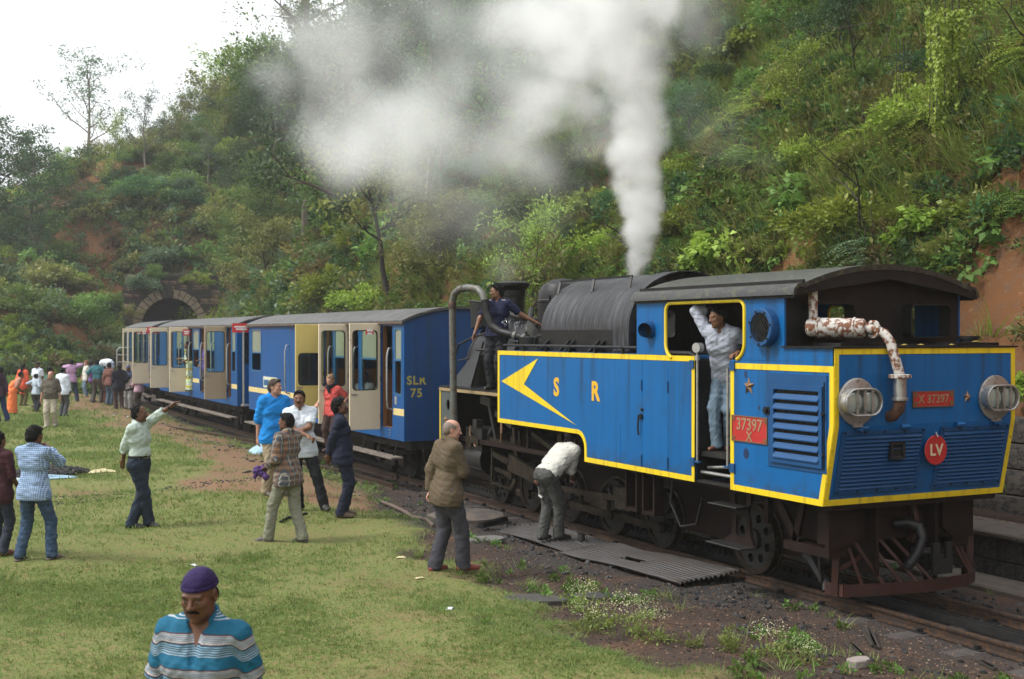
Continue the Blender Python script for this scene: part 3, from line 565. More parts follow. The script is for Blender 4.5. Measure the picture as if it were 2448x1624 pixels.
# --- bunker
side = [(1.74, 1.12), (1.74, 2.60), (.79, 2.60), (.79, 2.745), (0, 2.745), (0, 1.95), (.17, 1.12)]
bk = MB().plate(side, (), 'x', -W_, W_).build('bunker', M_blue, loco, 0)
dk = MB(); dk.plate([(-1.31, -.02), (1.31, -.02), (1.31, .80), (-1.31, .80)], (), 'z', 2.747, 2.765); dk.box(.5, 1.15, .1, .5, 2.765, 2.80); dk.box(-.6, .3, .25, .55, 2.765, 2.785); dk.box(-1.0, -.2, .22, .66, 2.765, 2.80); dk.build('bunker_deck', M_blk, bk, 0)
MB().lathe([(.10, 2.80), (.10, 2.84), (.12, 2.84), (.12, 2.87), (0, 2.875)], (.9, .3, 0), 'z', 16).build('tank_cap', M_blk, bk)
for s in (-1, 1):
    xs = (s * (W_ - .02), s * (W_ + .006))
    strip([(1.74, 2.565), (1.74, 1.12), (.17, 1.12), (0.0, 1.95), (0, 2.565), (1.74, 2.565)], [(1.675, 2.5), (1.675, 1.185), (.225, 1.185), (.062, 1.95), (.062, 2.5), (1.675, 2.5)], *xs, bk)
# rear face: two planes, upper upright and lower sloping
def slope_y(z): return 0 if z > 1.95 else .17 * (1.95 - z) / .83
lb = MB()
for z0, z1, x0, x1 in ((2.685, 2.745, -W_, W_), (1.95, 2.685, -W_, -W_ + .06), (1.95, 2.685, W_ - .06, W_), (1.185, 1.95, -W_, -W_ + .06), (1.185, 1.95, W_ - .06, W_), (1.12, 1.185, -W_, W_)):
    a, b_ = slope_y(z0), slope_y(z1); lb.add([(x0, a - .006, z0), (x1, a - .006, z0), (x1, b_ - .006, z1), (x0, b_ - .006, z1), (x0, a + .02, z0), (x1, a + .02, z0), (x1, b_ + .02, z1), (x0, b_ + .02, z1)], [(0, 1, 2, 3), (7, 6, 5, 4), (0, 4, 5, 1), (1, 5, 6, 2), (2, 6, 7, 3), (3, 7, 4, 0)])
lb.build('lining', M_yell, bk, 0)
rv = MB()
for z in np.linspace(1.2, 2.6, 9): rv.cyl((-W_ + .02, slope_y(z) - .012, z), (-W_ + .02, slope_y(z) + .01, z), .014, 6)
rv.build('corner_bolts', M_yell, bk)['kind'] = 'stuff'
ang = math.atan2(.17, .83)
for x0, x1, z1 in ((-1.17, -.04, 1.90), (.18, 1.19, 1.90)):
    z0 = 1.235; n = 14
    pf = MB(); y0, y1 = slope_y(z0), slope_y(z1)
    def lv(x, z, o): return (x, slope_y(z) - o, z)
    def slab(b, xa, xb, za, zb, o, o2=-.005): b.add([lv(xa, za, o), lv(xb, za, o), lv(xb, zb, o), lv(xa, zb, o), lv(xa, za, o2), lv(xb, za, o2), lv(xb, zb, o2), lv(xa, zb, o2)], [(0, 1, 2, 3), (7, 6, 5, 4), (0, 4, 5, 1), (1, 5, 6, 2), (2, 6, 7, 3), (3, 7, 4, 0)])
    for a in ((x0, x0 + .05, z0, z1), (x1 - .05, x1, z0, z1), (x0 + .05, x1 - .05, z0, z0 + .05), (x0 + .05, x1 - .05, z1 - .045, z1)): slab(pf, *a, .02)
    pan = pf.build('louvre_panel', M_navy, loco, 0)
    bolt = MB()
    for x in np.linspace(x0 + .03, x1 - .03, 5):
        for z in (z0 + .025, z1 - .022): bolt.cyl(lv(x, z, .02), lv(x, z, .032), .011, 6)
    bolt.build('bolt', M_blk, pan)['kind'] = 'stuff'
    h = (z1 - z0 - .095) / n
    for k in range(n):
        za = z0 + .05 + k * h; b = MB(); b.add([lv(x0 + .05, za, .034), lv(x1 - .05, za, .034), lv(x1 - .05, za + h * .8, .004), lv(x0 + .05, za + h * .8, .004), lv(x0 + .05, za + .006, .0), lv(x1 - .05, za + .006, .0)], [(0, 1, 2, 3), (0, 4, 5, 1), (0, 3, 4), (1, 5, 2)]); b.build('slat', M_navy, pan, 0)
    for x in (x0 + .82, x0 + .25): c_ = MB(); c_.tube([lv(x - .05, z1 + .025, .03), lv(x + .05, z1 + .03, .05)], [.028, .022], 8); c_.build('clip', M_blue, pan)
for (z0, z1, x0, x1) in ((1.60, 1.74, -.50, -.34),):
    b = MB(); b.box(-.52, -.32, slope_y(1.67) - .06, slope_y(1.67) - .02, 1.585, 1.615); b.box(-.52, -.32, slope_y(1.67) - .06, slope_y(1.67) - .02, 1.735, 1.765); b.box(-.52, -.49, slope_y(1.67) - .06, slope_y(1.67) - .02, 1.615, 1.735); b.box(-.35, -.32, slope_y(1.67) - .06, slope_y(1.67) - .02, 1.615, 1.735); b.build('tail_socket', M_iron, loco, 0)
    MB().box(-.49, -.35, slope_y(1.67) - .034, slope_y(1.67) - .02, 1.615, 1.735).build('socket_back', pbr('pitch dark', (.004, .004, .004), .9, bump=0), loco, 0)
# plates, badges, discs
M_num = pbr('worn brass figures', (.36, .25, .15), .45, .3, .2, 12, bump=0)
def number_plate(label, loc, ax, wd, ht, s1, row2=None):
    M = face_mat(loc, ax); p = MB(); p.box(-wd / 2, wd / 2, -ht / 2, ht / 2, 0, .008); p.v = [tuple(M @ Vector(q)) for q in p.v]; pl = p.build('number_plate', M_redp, loco, 0)
    f = MB()
    for a in ((-wd / 2 - .012, wd / 2 + .012, ht / 2, ht / 2 + .012), (-wd / 2 - .012, wd / 2 + .012, -ht / 2 - .012, -ht / 2), (-wd / 2 - .012, -wd / 2, -ht / 2, ht / 2), (wd / 2, wd / 2 + .012, -ht / 2, ht / 2)): f.box(*a, 0, .014)
    for sx in (-1, 1):
        for sy in (-1, 1): f.cyl((sx * (wd / 2 - .028), sy * (ht / 2 - .028), 0), (sx * (wd / 2 - .028), sy * (ht / 2 - .028), .014), .024, 10)
    f.v = [tuple(M @ Vector(q)) for q in f.v]; f.build('plate_rim', M_brass, pl, 0)
    text(label, 'number', M_num, pl, s1, M @ Matrix.Translation((0, .045 if row2 else -.004, .008)), .005, .002, 1.0)
    if row2: text(row2, 'number', M_num, pl, s1 * .8, M @ Matrix.Translation((0, -.085, .008)), .005, .002)
number_plate('37397', (-W_ - .002, 1.385, 1.83), 'x-', .62, .27, .19, 'X')
number_plate('X 37397', (.06, -.007, 2.205), 'y-', .56, .145, .125)
star('star_badge', (-W_ - .004, 1.40, 2.31), 'x-', .105, loco, d=.04); star('star_badge', (.56, -.006, 2.215), 'y-', .068, loco)
ds = MB(); ds.lathe([(0, 0), (.155, 0), (.16, .004), (.155, .01), (0, .012)], (0, 0, 0), 'z', 28); M = face_mat((.10, slope_y(1.66) - .065, 1.66), 'y-'); ds.v = [tuple(M @ Vector(p)) for p in ds.v]; dsc = ds.build('last_vehicle_disc', M_redp, loco, 30)
text('LV', 'letters', pbr('cream letters', (.6, .5, .33), .6, 0, .25, 30), dsc, .17, M @ Matrix.Translation((0, -.004, .012)), .003, .004)
MB().tube([(.1, slope_y(1.85) - .03, 1.85), (.1, slope_y(1.8) - .07, 1.80)], .008, 6).build('hook', M_gal, dsc)
# headlights
for x in (-1.0, .96):
    hb = MB(); hb.lathe([(.20, .03), (.20, -.01), (.245, -.012), (.245, -.03), (.225, -.04), (.0, -.045)], (x, 0, 2.2), 'y', 32); hl = hb.build('headlight', M_gal, loco, 30)
    st_ = lambda a, c: arc(x + .10, 2.2, c, -90, 90, 8) + arc(x - .10, 2.2, c, 90, 270, 8)
    MB().plate(st_(0, .14), [st_(0, .118)], 'y', -.04, -.115).build('lamp_housing', M_gal, hl, 30)
    MB().plate(st_(0, .12), (), 'y', -.05, -.06).build('reflector_back', M_blk, hl, 0)
    for q in (-.105, .105): MB().lathe([(.104, -.102), (.103, -.108), (.09, -.114), (.05, -.120), (0, -.122)], (x + q, 0, 2.2), 'y', 20).build('reflector', pbr('lamp glass bowl', (.40, .45, .40), .12, .35, .25, 14, bump=0, spec=.8), hl)
    MB().plate(st_(0, .118), (), 'y', -.098, -.1015).build('lens', pbr('lamp backing glass', (.12, .13, .12), .2, .2, bump=0), hl, 0)
    gb = MB()
    for q in (-.09, .01, .11): gb.box(x + q - .011, x + q + .011, -.142, -.126, 2.065, 2.335)
    gb.tube([(p[0], -.134, p[1]) for p in st_(0, .135)] + [(st_(0, .135)[0][0], -.134, st_(0, .135)[0][1])], .012, 6, False)
    gb.build('guard', M_gal, hl)
    gb = MB()
    for a in range(6): gb.cyl((x + .22 * math.cos(a * 1.047 + .5), -.05, 2.2 + .22 * math.sin(a * 1.047 + .5)), (x + .22 * math.cos(a * 1.047 + .5), -.03, 2.2 + .22 * math.sin(a * 1.047 + .5)), .013, 6)
    gb.box(x - .06, x + .06, -.05, -.02, 1.94, 1.975); gb.build('clamp', M_gal, hl)
    MB().cyl((x + .02, .0, 1.915), (x + .02, -.08, 1.92), .026, 8).build('peg', M_navy, hl)
# rusty silencer and pipe
ex = MB(); ex.tube([(-.98, .68, 3.42), (-.98, .68, 2.98)], .048, 14); ex.lathe([(.049, 3.24), (.055, 3.25), (.049, 3.26)], (-.98, .68, 0), 'z', 14); s1 = ex.build('exhaust_stack', M_rust, loco, 40)
ex = MB(); ex.tube([(-1.06, .66, 2.965), (-1.04, .62, 2.965), (-1.03, .60, 2.965), (-.74, .20, 2.955), (-.73, .185, 2.955), (-.715, .165, 2.955)], [.088, .102, .105, .105, .102, .078], 22); s2 = ex.build('silencer', M_rust, loco, 40)
for p in ((-1.0, .56), (-.78, .255)): MB().lathe([(.106, -.012), (.112, 0), (.106, .012)], (0, 0, 0), 'x', 22).build('strap', M_rust, s2)
for i, (px_, py_) in enumerate(((-1.0, .56), (-.78, .255))):
    o = [c for c in s2.children if c.name.startswith('strap')][i]; o.location = (px_, py_, 2.962); o.rotation_euler = (0, 0, R(-54))
ex = MB(); ex.tube([(-.72, .17, 2.955), (-.66, .08, 2.94), (-.61, .0, 2.90), (-.58, -.06, 2.80), (-.56, -.10, 2.65), (-.53, -.14, 2.46)], .052, 14); ex.lathe([(.065, -.02), (.095, -.015), (.095, .015), (.065, .02)], (-.67, .1, 2.945), 'x', 14)
ex.lathe([(.10, 2.435), (.115, 2.44), (.115, 2.475), (.08, 2.48)], (-.53, -.14, 0), 'z', 16); ex.build('exhaust_pipe', M_rust, loco, 40)
ex = MB(); ex.cyl((-.53, -.14, 2.44), (-.53, -.14, 2.20), .065, 16); ex.lathe([(.07, 2.2), (.08, 2.21), (.08, 2.235), (.07, 2.24)], (-.53, -.14, 0), 'z', 16); ex.build('flange_pipe', M_gal, loco, 40)
MB().tube([(-.53, -.14, 2.21), (-.535, -.13, 2.12), (-.54, -.06, 2.05), (-.545, .03, 2.03)], .062, 12).build('elbow', pbr('rust brown', (.12, .05, .025), .8, 0, .4, 8, (.03, .02, .016)), loco)
# side louvre door
lf = MB().plate([(.10, 1.46), (1.05, 1.46), (1.05, 2.47), (.10, 2.47)], [[(.2, 1.56), (.93, 1.56), (.93, 2.3), (.2, 2.3)]], 'x', -W_ - .012, -W_ + .004).build('louvre_door', M_navy, loco, 0)
MB().plate([(.15, 1.51), (.99, 1.51), (.99, 2.35), (.15, 2.35)], [[(.2, 1.56), (.93, 1.56), (.93, 2.3), (.2, 2.3)]], 'x', -W_ - .035, -W_ - .012).build('louvre_frame', M_navy, lf, 0)
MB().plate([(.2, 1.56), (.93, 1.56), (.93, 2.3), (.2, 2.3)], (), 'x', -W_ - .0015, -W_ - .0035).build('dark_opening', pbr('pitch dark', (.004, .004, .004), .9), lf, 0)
wm = MB()
for y in np.arange(.23, .93, .035): wm.box(-W_ - .010, -W_ - .007, y, y + .006, 1.74, 2.3)
for z in np.arange(1.76, 2.3, .035): wm.box(-W_ - .0095, -W_ - .0065, .2, .93, z, z + .006)
wm.build('wire_mesh', M_mesh, lf, 0)
for k in range(7):
    z = 1.575 + k * .105; b = MB(); b.add([(-W_ - .05, .2, z), (-W_ - .05, .93, z), (-W_ - .02, .93, z + .052), (-W_ - .02, .2, z + .052), (-W_ - .05, .2, z - .012), (-W_ - .05, .93, z - .012), (-W_ - .014, .93, z + .044), (-W_ - .014, .2, z + .044)], [(0, 1, 2, 3), (4, 7, 6, 5), (0, 4, 5, 1), (3, 2, 6, 7), (0, 3, 7, 4), (1, 5, 6, 2)]); b.build('slat', M_navy, lf, 0)
b = MB(); b.cyl((-W_ - .02, .13, 1.5), (-W_ - .02, .13, 2.4), .006, 6); b.cyl((-W_ - .02, .13, 2.07), (-W_ - .05, .13, 2.07), .018, 8); b.cyl((-W_ - .02, .13, 1.65), (-W_ - .04, .13, 1.65), .014, 8); b.cyl((-W_ - .01, 1.07, 2.06), (-W_ - .05, 1.07, 2.06), .03, 8); b.box(-W_ - .02, -W_, 1.02, 1.12, 2.02, 2.10); b.build('latch', M_blk, lf)
M_tch = pbr('dark touch up paint', (.012, .03, .09), .4, bump=0)
for y, z, a, c in ((1.45, 1.55, .05, .065), (1.46, 2.50 - .06, .03, .045), (1.22, 2.02 + .06, .022, .028)):
    MB().plate([(y + a * math.cos(q) * random.uniform(.8, 1.1), z + c * math.sin(q) * random.uniform(.85, 1.1)) for q in np.linspace(0, 2 * math.pi, 15)[:-1]], (), 'x', -W_ - .002, -W_ + .002).build('paint_patch', M_tch, bk, 0)
# --- cab
win = rrect(1.46, 3.07, 2.62, 3.27, .13, 5)
for s in (-1, 1):
    op = [(1.46 + .0, 2.6)] if False else None
    outer = [(.79, 2.603), (1.60, 2.603)] + arc(1.68, 2.80, .2, 270 - 20, 180, 6)[1:] + arc(1.58, 3.17, .1, 180, 90, 4) + arc(2.97, 3.17, .1, 90, 0, 4) + arc(2.90, 2.77, .17, 0, -80, 5) + [(2.96, 2.603 + .03), (3.75, 2.633), (3.75, 3.34), (.79, 3.34)]
    cs = MB().plate(outer, (), 'x', s * W_, s * (W_ - .025)).build('cab_side', M_blue, loco, 0)
    rim = [(1.62, 2.607)] + arc(1.68, 2.80, .2, 250, 180, 6) + arc(1.58, 3.17, .1, 180, 90, 4) + arc(2.97, 3.17, .1, 90, 0, 4) + arc(2.90, 2.77, .17, 0, -80, 5)
    rb_ = MB(); rb_.tube([(s * (W_ + .004), *p) for p in rim], .022, 8); rb_.build('window_rim', M_yell, cs)
fan = MB().lathe([(.205, -.0), (.21, -.10), (.20, -.115), (.165, -.115), (.16, -.09), (.16, 0)], (0, 0, 0), 'z', 32); Mf = face_mat((-W_, 1.07, 2.965), 'x-') @ Matrix.Scale(-1, 4, (0, 0, 1)); fan.v = [tuple(Mf @ Vector(p)) for p in fan.v]; fo = fan.build('fan_ring', M_navy, loco, 30)
g = MB()
for k in np.arange(-.15, .16, .033):
    hw = math.sqrt(max(.165 ** 2 - k * k, 0))
    for a in (0, 1):
        c45 = .7071; p = [(k * c45 - e * c45, k * c45 + e * c45) if a else (k * c45 + e * c45, -k * c45 + e * c45) for e in (-hw, hw)]
        g.bar((-W_ - .105, 1.07 + p[0][0], 2.965 + p[0][1]), (-W_ - .105, 1.07 + p[1][0], 2.965 + p[1][1]), .006, .006)
g.build('grille', M_mesh, fo, 0)
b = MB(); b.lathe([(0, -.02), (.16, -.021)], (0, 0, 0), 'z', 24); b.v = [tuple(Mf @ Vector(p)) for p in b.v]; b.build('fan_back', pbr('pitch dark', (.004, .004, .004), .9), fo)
b = MB(); b.lathe([(.035, -.02), (.035, -.09), (0, -.095)], (0, 0, 0), 'z', 12); b.v = [tuple(Mf @ Vector(p)) for p in b.v]
for k in range(4):
    a = k * math.pi / 2 + .4; b.bar((-W_ - .06, 1.07 + .03 * math.cos(a), 2.965 + .03 * math.sin(a)), (-W_ - .06, 1.07 + .15 * math.cos(a), 2.965 + .15 * math.sin(a)), .07, .01)
b.build('fan_hub', M_blk, fo)
b = MB()
for k in range(7): a = k * math.pi * 2 / 7 + .3; b.cyl((-W_ - .113, 1.07 + .184 * math.cos(a), 2.965 + .184 * math.sin(a)), (-W_ - .125, 1.07 + .184 * math.cos(a), 2.965 + .184 * math.sin(a)), .014, 6)
b.build('bolt', M_blk, fo)['kind'] = 'stuff'
b = MB(); b.tube([(-W_ + .01, 3.42, 2.95), (-W_ - .06, 3.42, 2.95), (-W_ - .11, 3.39, 2.94)], [.115, .11, .095], 16, False); sc_ = b.build('scoop_vent', M_navy, loco, 40); sc_.scale = (1, 1, 1)
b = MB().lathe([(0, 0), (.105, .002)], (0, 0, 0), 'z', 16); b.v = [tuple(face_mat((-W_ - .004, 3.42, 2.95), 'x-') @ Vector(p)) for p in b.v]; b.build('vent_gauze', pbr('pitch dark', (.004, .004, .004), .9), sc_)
# roof: shell with rolled eaves, overhanging the rear
def roofp(o):
    a = [(x, 3.66 - .02 * o / .04 - .0 + -.215 * (abs(x) / 1.18) ** 2.1) for x in np.linspace(-1.18, 1.18, 21)]
    l = [(-1.345 + o, 3.31), (-1.335 + o, 3.37), (-1.29 + o * .7, 3.425 - o * .5)]; return l + a + [(-p[0], p[1]) for p in l[::-1]]
ro, ri = roofp(0), roofp(.04); ri = [(x, z - (.04 if abs(x) < 1.2 else 0)) for x, z in ri]
rf = MB().plate(ro + ri[::-1], (), 'y', .56, 3.80).build('roof', M_roofm, loco, 30)
for s in (-1, 1): MB().box(*sorted((s * 1.18, s * 1.21)), .57, 3.79, 3.435, 3.475).build('gutter_bar', M_blk, rf, 0); MB().box(*sorted((s * 1.283, s * 1.30)), .60, 3.78, 3.28, 3.345).build('eave_strip', M_blk, rf, 0)
rvb = MB()
for y in np.arange(.7, 3.75, .145): rvb.cyl((-1.298, y, 3.312), (-1.312, y, 3.312), .014, 6)
rvb.build('rivet', M_blk, rf)['kind'] = 'stuff'
gable = [(-1.29, 3.30), (-.9, 3.37), (0, 3.50), (.9, 3.37), (1.29, 3.30)]
MB().plate([(x * .985, z - .02) for x, z in ro] + gable[::-1], (), 'y', .575, .60).build('fascia', M_blk, rf, 0)
cw = MB().plate([(-1.255, 2.766), (1.255, 2.766), (1.255, 3.4), (0, 3.6), (-1.255, 3.4)], [rrect(-1.0, -.42, 2.86, 3.22, .07, 4), rrect(.42, 1.0, 2.86, 3.22, .07, 4)], 'y', .80, .83).build('cab_rear_wall', M_blk, loco, 0)
for x0, x1 in ((-1.0, -.42), (.42, 1.0)):
    h = rrect(x0 - .02, x1 + .02, 2.84, 3.24, .08, 4); h2 = rrect(x0, x1, 2.86, 3.22, .07, 4)
    MB().plate(h, [h2], 'y', .66, .80).build('window_hood', M_blk, cw, 0)
MB().plate([(-1.25, 1.2), (1.25, 1.2), (1.25, 3.4), (0, 3.6), (-1.25, 3.4)], [rrect(-1.1, -.75, 2.85, 3.2, .06, 4), rrect(.75, 1.1, 2.85, 3.2, .06, 4)], 'y', 3.66, 3.70).build('cab_front_wall', M_blk, loco, 0)
b = MB(); b.box(-1.25, 1.25, 1.742, 1.752, 1.15, 2.6); b.build('bunker_dark_panel', M_blk, loco, 0); b = MB(); b.box(-1.255, -.63, 2.438, 2.447, 1.15, 2.6); b.build('tank_dark_panel', M_blk, loco, 0)  # black panels added over the blue faces so the cab interior looks dark
fl_ = MB(); fl_.box(-1.2, 1.2, 1.755, 3.66, 1.44, 1.50); fl_.box(-1.26, -1.15, 1.75, 2.44, 1.13, 1.16); fl_.box(.62, 1.255, 2.45, 3.66, 1.5, 2.6); fl_.box(-.6, .6, 2.46, 2.5, 1.5, 1.6); fl_.build('cab_floor', M_iron, loco, 0)
bh = MB(); bh.cyl((0, 3.05, 2.35), (0, 3.66, 2.35), .62, 24); bh.cyl((0, 3.0, 2.0), (0, 3.06, 2.0), .2, 16)
for k in range(5): bh.tube([(-.5 + k * .2, 3.1, 2.5 + .1 * (k % 2)), (-.55 + k * .22, 2.85, 2.6 + .05 * k), (-.6 + k * .22, 2.8, 2.9)], .018, 6); bh.cyl((-.45 + k * .22, 3.0, 2.75), (-.45 + k * .22, 3.05, 2.75), .06, 12)
bh.tube([(-.9, 3.0, 2.55), (-.9, 2.6, 2.62), (-1.05, 2.5, 2.6)], .025, 8); bh.tube([(-.85, 2.5, 1.6), (-.85, 2.5, 2.7), (-.7, 2.7, 2.9)], .02, 6); bh.build('boiler_backhead', M_blk, loco)
MB().box(-1.2, -.62, 2.47, 3.62, 2.55, 2.6).build('cab_shelf', M_blk, loco, 0)
MB().tube([(-.7, 2.9, 2.9), (-.72, 2.7, 2.75), (-.75, 2.6, 2.4), (-.7, 2.5, 2.1), (-.72, 2.45, 1.8)], .012, 6).build('copper_pipe', pbr('copper', (.3, .13, .06), .4, .7), loco)
for y, z0, z1 in ((2.395, 1.38, 2.58), (1.795, 1.38, 2.50)): MB().cyl((-1.285, y, z0), (-1.285, y, z1), .014, 8).build('grab_rail', M_gal, loco)
b = MB(); b.cyl((-1.285, 2.395, 2.58), (-1.285, 2.395, 2.64), .03, 10); b.cyl((-1.24, 2.395, 2.73), (-1.32, 2.375, 2.73), .06, 14); b.cyl((-1.285, 2.395, 2.6), (-1.285, 2.395, 2.7), .012, 8); b.build('pressure_gauge', M_gal, loco)
MB().tube([(-1.24, 3.05, 2.66), (-1.24, 2.6, 2.66), (-1.24, 2.5, 2.63), (-1.25, 2.47, 2.55)], .03, 8).build('sill_pipe', M_blk, loco)
b = MB()
for y, z in ((2.49, 1.37), (1.70, 1.37), (2.5, 2.53), (1.7, 2.53)): b.box(-W_ - .02, -W_, y - .045, y + .045, z - .05, z + .05)
for y in (2.40, 1.79): b.box(-1.30, -1.26, y - .06, y + .06, 1.365, 1.385)
b.build('gate_hinge', M_navy, loco, 0)
b = MB(); b.cyl((-1.2, 1.78, 1.25), (-1.2, 2.42, 1.25), .022, 10); b.tube([(-1.15, 1.78, 1.3), (-1.1, 2.0, 1.34), (-1.15, 2.2, 1.32), (-1.12, 2.4, 1.3)], .02, 6); b.build('step_rail', M_gal, loco)
# --- rear beam, cowcatcher, hook, coupling
b = MB(); b.box(-1.0, 1.02, .46, .58, .66, 1.10); b.plate([(-1.02, .62), (-.72, .62), (-.6, .75), (-.6, 1.1), (-1.02, 1.1)], (), 'y', .38, .44); b.plate([(1.06, .62), (.76, .62), (.6, .75), (.6, 1.1), (1.06, 1.1)], (), 'y', .38, .44); b.box(-1.15, 1.2, .2, .5, 1.06, 1.118); b.build('rear_beam', M_dkr, loco, 0)
cc = [(-.86, .62), (-.80, .40), (-.3, .26), (.3, .20), (.85, .26), (1.12, .42), (1.14, .62)]
b = MB()
for p, q in zip(cc[:-1], cc[1:]): b.bar((*p, .165), (*q, .165), .022, .13)
M_cow = pbr('red oxide cowcatcher', (.050, .018, .013), .45, .1, .3, 5, (.03, .016, .012), (.5, .66), .2, 50)
cow = b.build('cowcatcher', M_cow, loco, 0)
for x0, xt in ((-.60, -.70), (-.36, -.62), (-.14, -.44), (.06, -.28), (.26, -.10), (.95, .75), (1.03, .85)):
    yb = np.interp(x0, [p[0] for p in cc], [p[1] for p in cc]); MB().bar((x0, yb, .22), (xt, .50, .72), .045, .014, (0, -1, .6)).build('bar', M_cow, cow, 0)
MB().bar((-.82, .42, .40), (-.5, .45, .50), .05, .014, (0, -1, 0)).build('bar', M_cow, cow, 0)
for x in (-.84, 1.12): MB().tube([(x, .50, .10), (x, .48, .45), (x * 1.0, .48, .58), (x * .97, .50, .68), (x * .88, .54, .76), (x * .7, .56, .78)], .05, 4).build('hoop', M_cow, cow, 0)
b = MB().plate([(.0, 0), (.10, -.02), (.16, .12), (.15, .28), (.10, .42), (.03, .50), (.02, .36), (.055, .25), (.05, .15), (-.02, .16), (-.05, .08)], (), 'x', -.03, .03); b.v = [(p[0] + .20, .42 - p[1] * .0 - (p[1]) * 1.0 + .08, p[2] + .62) for p in b.v]; b.build('draw_hook', M_cow, loco, 0, .012)
b = MB(); b.plate([(-.14, .28), (.14, .28), (.14, .62), (.05, .62), (.05, .44), (-.04, .44), (-.04, .62), (-.14, .62)], (), 'y', 0, .04); b.v = [(p[0] + .40, p[1] + .18, p[2]) for p in b.v]; b.box(.36, .44, .2, .5, .4, .5); b.build('coupler_plate', M_iron, loco, 0)
hp = [(-.05, .45, .82), (.05, .35, .84), (.13, .26, .80), (.12, .20, .68), (.04, .19, .54), (-.05, .2, .44), (-.10, .22, .36)]
P = [Vector(p) for p in hp]; path = []; rad = []
for i in range(len(P) - 1):
    for k in range(8): path.append(P[i].lerp(P[i + 1], k / 8)); rad.append(.05 if k % 2 else .058)
MB().tube(path, rad, 12).build('vacuum_hose', M_blk, loco, 60)
b = MB(); b.cyl((.2, .45, .5), (.42, .3, .5), .05, 10); b.bar((.3, .35, .46), (.3, .33, .3), .05, .05); b.bar((.15, .36, .42), (.42, .36, .42), .04, .03); b.build('screw_coupling', M_iron, loco)
# ------------------------------------------------------------ coaches (own space: x across, y along from the engine end, z above rail)
M_cb = pbr('coach blue paint', (.004, .080, .26), .36, 0, .18, .9, (.012, .045, .13), (.58, .72), .05, spec=.3, streak=((.05, .06, .08), 6., .5))
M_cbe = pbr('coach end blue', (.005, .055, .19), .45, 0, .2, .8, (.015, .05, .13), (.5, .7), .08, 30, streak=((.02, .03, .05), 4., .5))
M_cream = pbr('cream door paint', (.70, .60, .43), .45, 0, .1, 2, (.42, .33, .22), (.62, .74), .05)
M_ylw = pbr('pale yellow door paint', (.66, .52, .16), .45, 0, .1, 2, (.5, .38, .14), (.62, .72), .25, 12, .01)
M_bandp = pbr('cream band paint', (.68, .55, .25), .45, 0, .08, 3, bump=0)
M_wind = pbr('light blue window frame', (.022, .115, .25), .4, 0, .15, 4, bump=0)
tt = NT('weathered coach roof'); f0 = tt.noise(2.2, 6, .6, stretch=(1, 2.2, 1)); f1 = tt.noise(5, 5, .65, stretch=(.35, 3.2, 1))
bs = tt.mix(f0, (.035, .035, .034), (.095, .095, .09)); bs = tt.mix(tt.ramp(f1, [(.52, 0.), (.62, .9)]), bs, (.17, .17, .16)); tt.bsdf(bs, .6, 0, tt.bump(f1, .3, .02), .4); M_crf = tt.m
M_int = pbr('varnished wood', (.20, .085, .03), .45, 0, .25, 3); M_seat = pbr('red brown seat', (.13, .022, .016), .5, 0, .15, 3); M_frost = pbr('clouded glass', (.26, .29, .23), .18, 0, .22, 1.6, bump=0, spec=.6)
M_cgl = NT('clear pane'); _g = M_cgl
_a = _g.n.new('ShaderNodeBsdfTransparent'); _a.inputs[0].default_value = (.86, .92, .86, 1); _b = _g.n.new('ShaderNodeBsdfGlossy'); _b.inputs['Roughness'].default_value = .03; _mx = _g.n.new('ShaderNodeMixShader'); _fr = _g.n.new('ShaderNodeFresnel'); _fr.inputs[0].default_value = 1.45
_g.link(_fr.outputs[0], _mx.inputs[0]); _g.link(_a.outputs[0], _mx.inputs[1]); _g.link(_b.outputs[0], _mx.inputs[2]); _g.link(_mx.outputs[0], _g.out.inputs[0]); M_cgl = _g.m
M_under = pbr('dusty underframe', (.014, .012, .011), .8, 0, .4, 3, (.03, .022, .017), spec=.25); M_dkgl = pbr('dark window glass', (.012, .014, .014), .08, 0, .2, 3, bump=0, spec=.8)
M_sred = pbr('red notice paint', (.62, .03, .03), .4, bump=0); M_swht = pbr('white notice paint', (.8, .78, .75), .5, bump=0)
def leaf(parent, yh, kind, w=.64):
    """door leaf standing open at a right angle to the side, hinged at yh"""
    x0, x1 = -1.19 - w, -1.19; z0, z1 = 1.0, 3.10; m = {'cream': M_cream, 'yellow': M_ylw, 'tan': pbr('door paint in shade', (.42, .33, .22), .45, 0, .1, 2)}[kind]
    wn_ = rrect(x0 + .06, x1 - .06, 1.78, 2.96, .07, 4) if kind != 'yellow' else rrect(x0 + .06, x1 - .05, 1.74, 2.46, .08, 4)
    d = MB().plate([(x0, z0), (x1, z0), (x1, z1), (x0, z1)], [wn_], 'y', yh - .025, yh + .02).build('door', m, parent, 0, .006)
    inner = [((p[0] - (x0 + x1) / 2) * .95 + (x0 + x1) / 2, (p[1] - 2.37) * .975 + 2.37) for p in wn_] if kind != 'yellow' else [((p[0] - (x0 + x1) / 2) * .94 + (x0 + x1) / 2, (p[1] - 2.1) * .955 + 2.1) for p in wn_]
    MB().plate(wn_, [inner], 'y', yh - .03, yh + .024).build('gasket', M_blk, d, 0)
    MB().plate(inner, (), 'y', yh - .004, yh + .001).build('pane', M_dkgl if kind == 'yellow' else M_cgl, d, 0)
    MB().bar((x0 + .03, yh - .045, 1.70), (x0 + .15, yh - .045, 1.695), .014, .02).build('handle', M_gal, d, 0)
    b = MB()
    for z in (1.25, 2.0, 2.85): b.cyl((x1 + .003, yh - .028, z - .05), (x1 + .003, yh - .028, z + .05), .012, 6)
    b.build('hinge', M_blk, d)
    return d
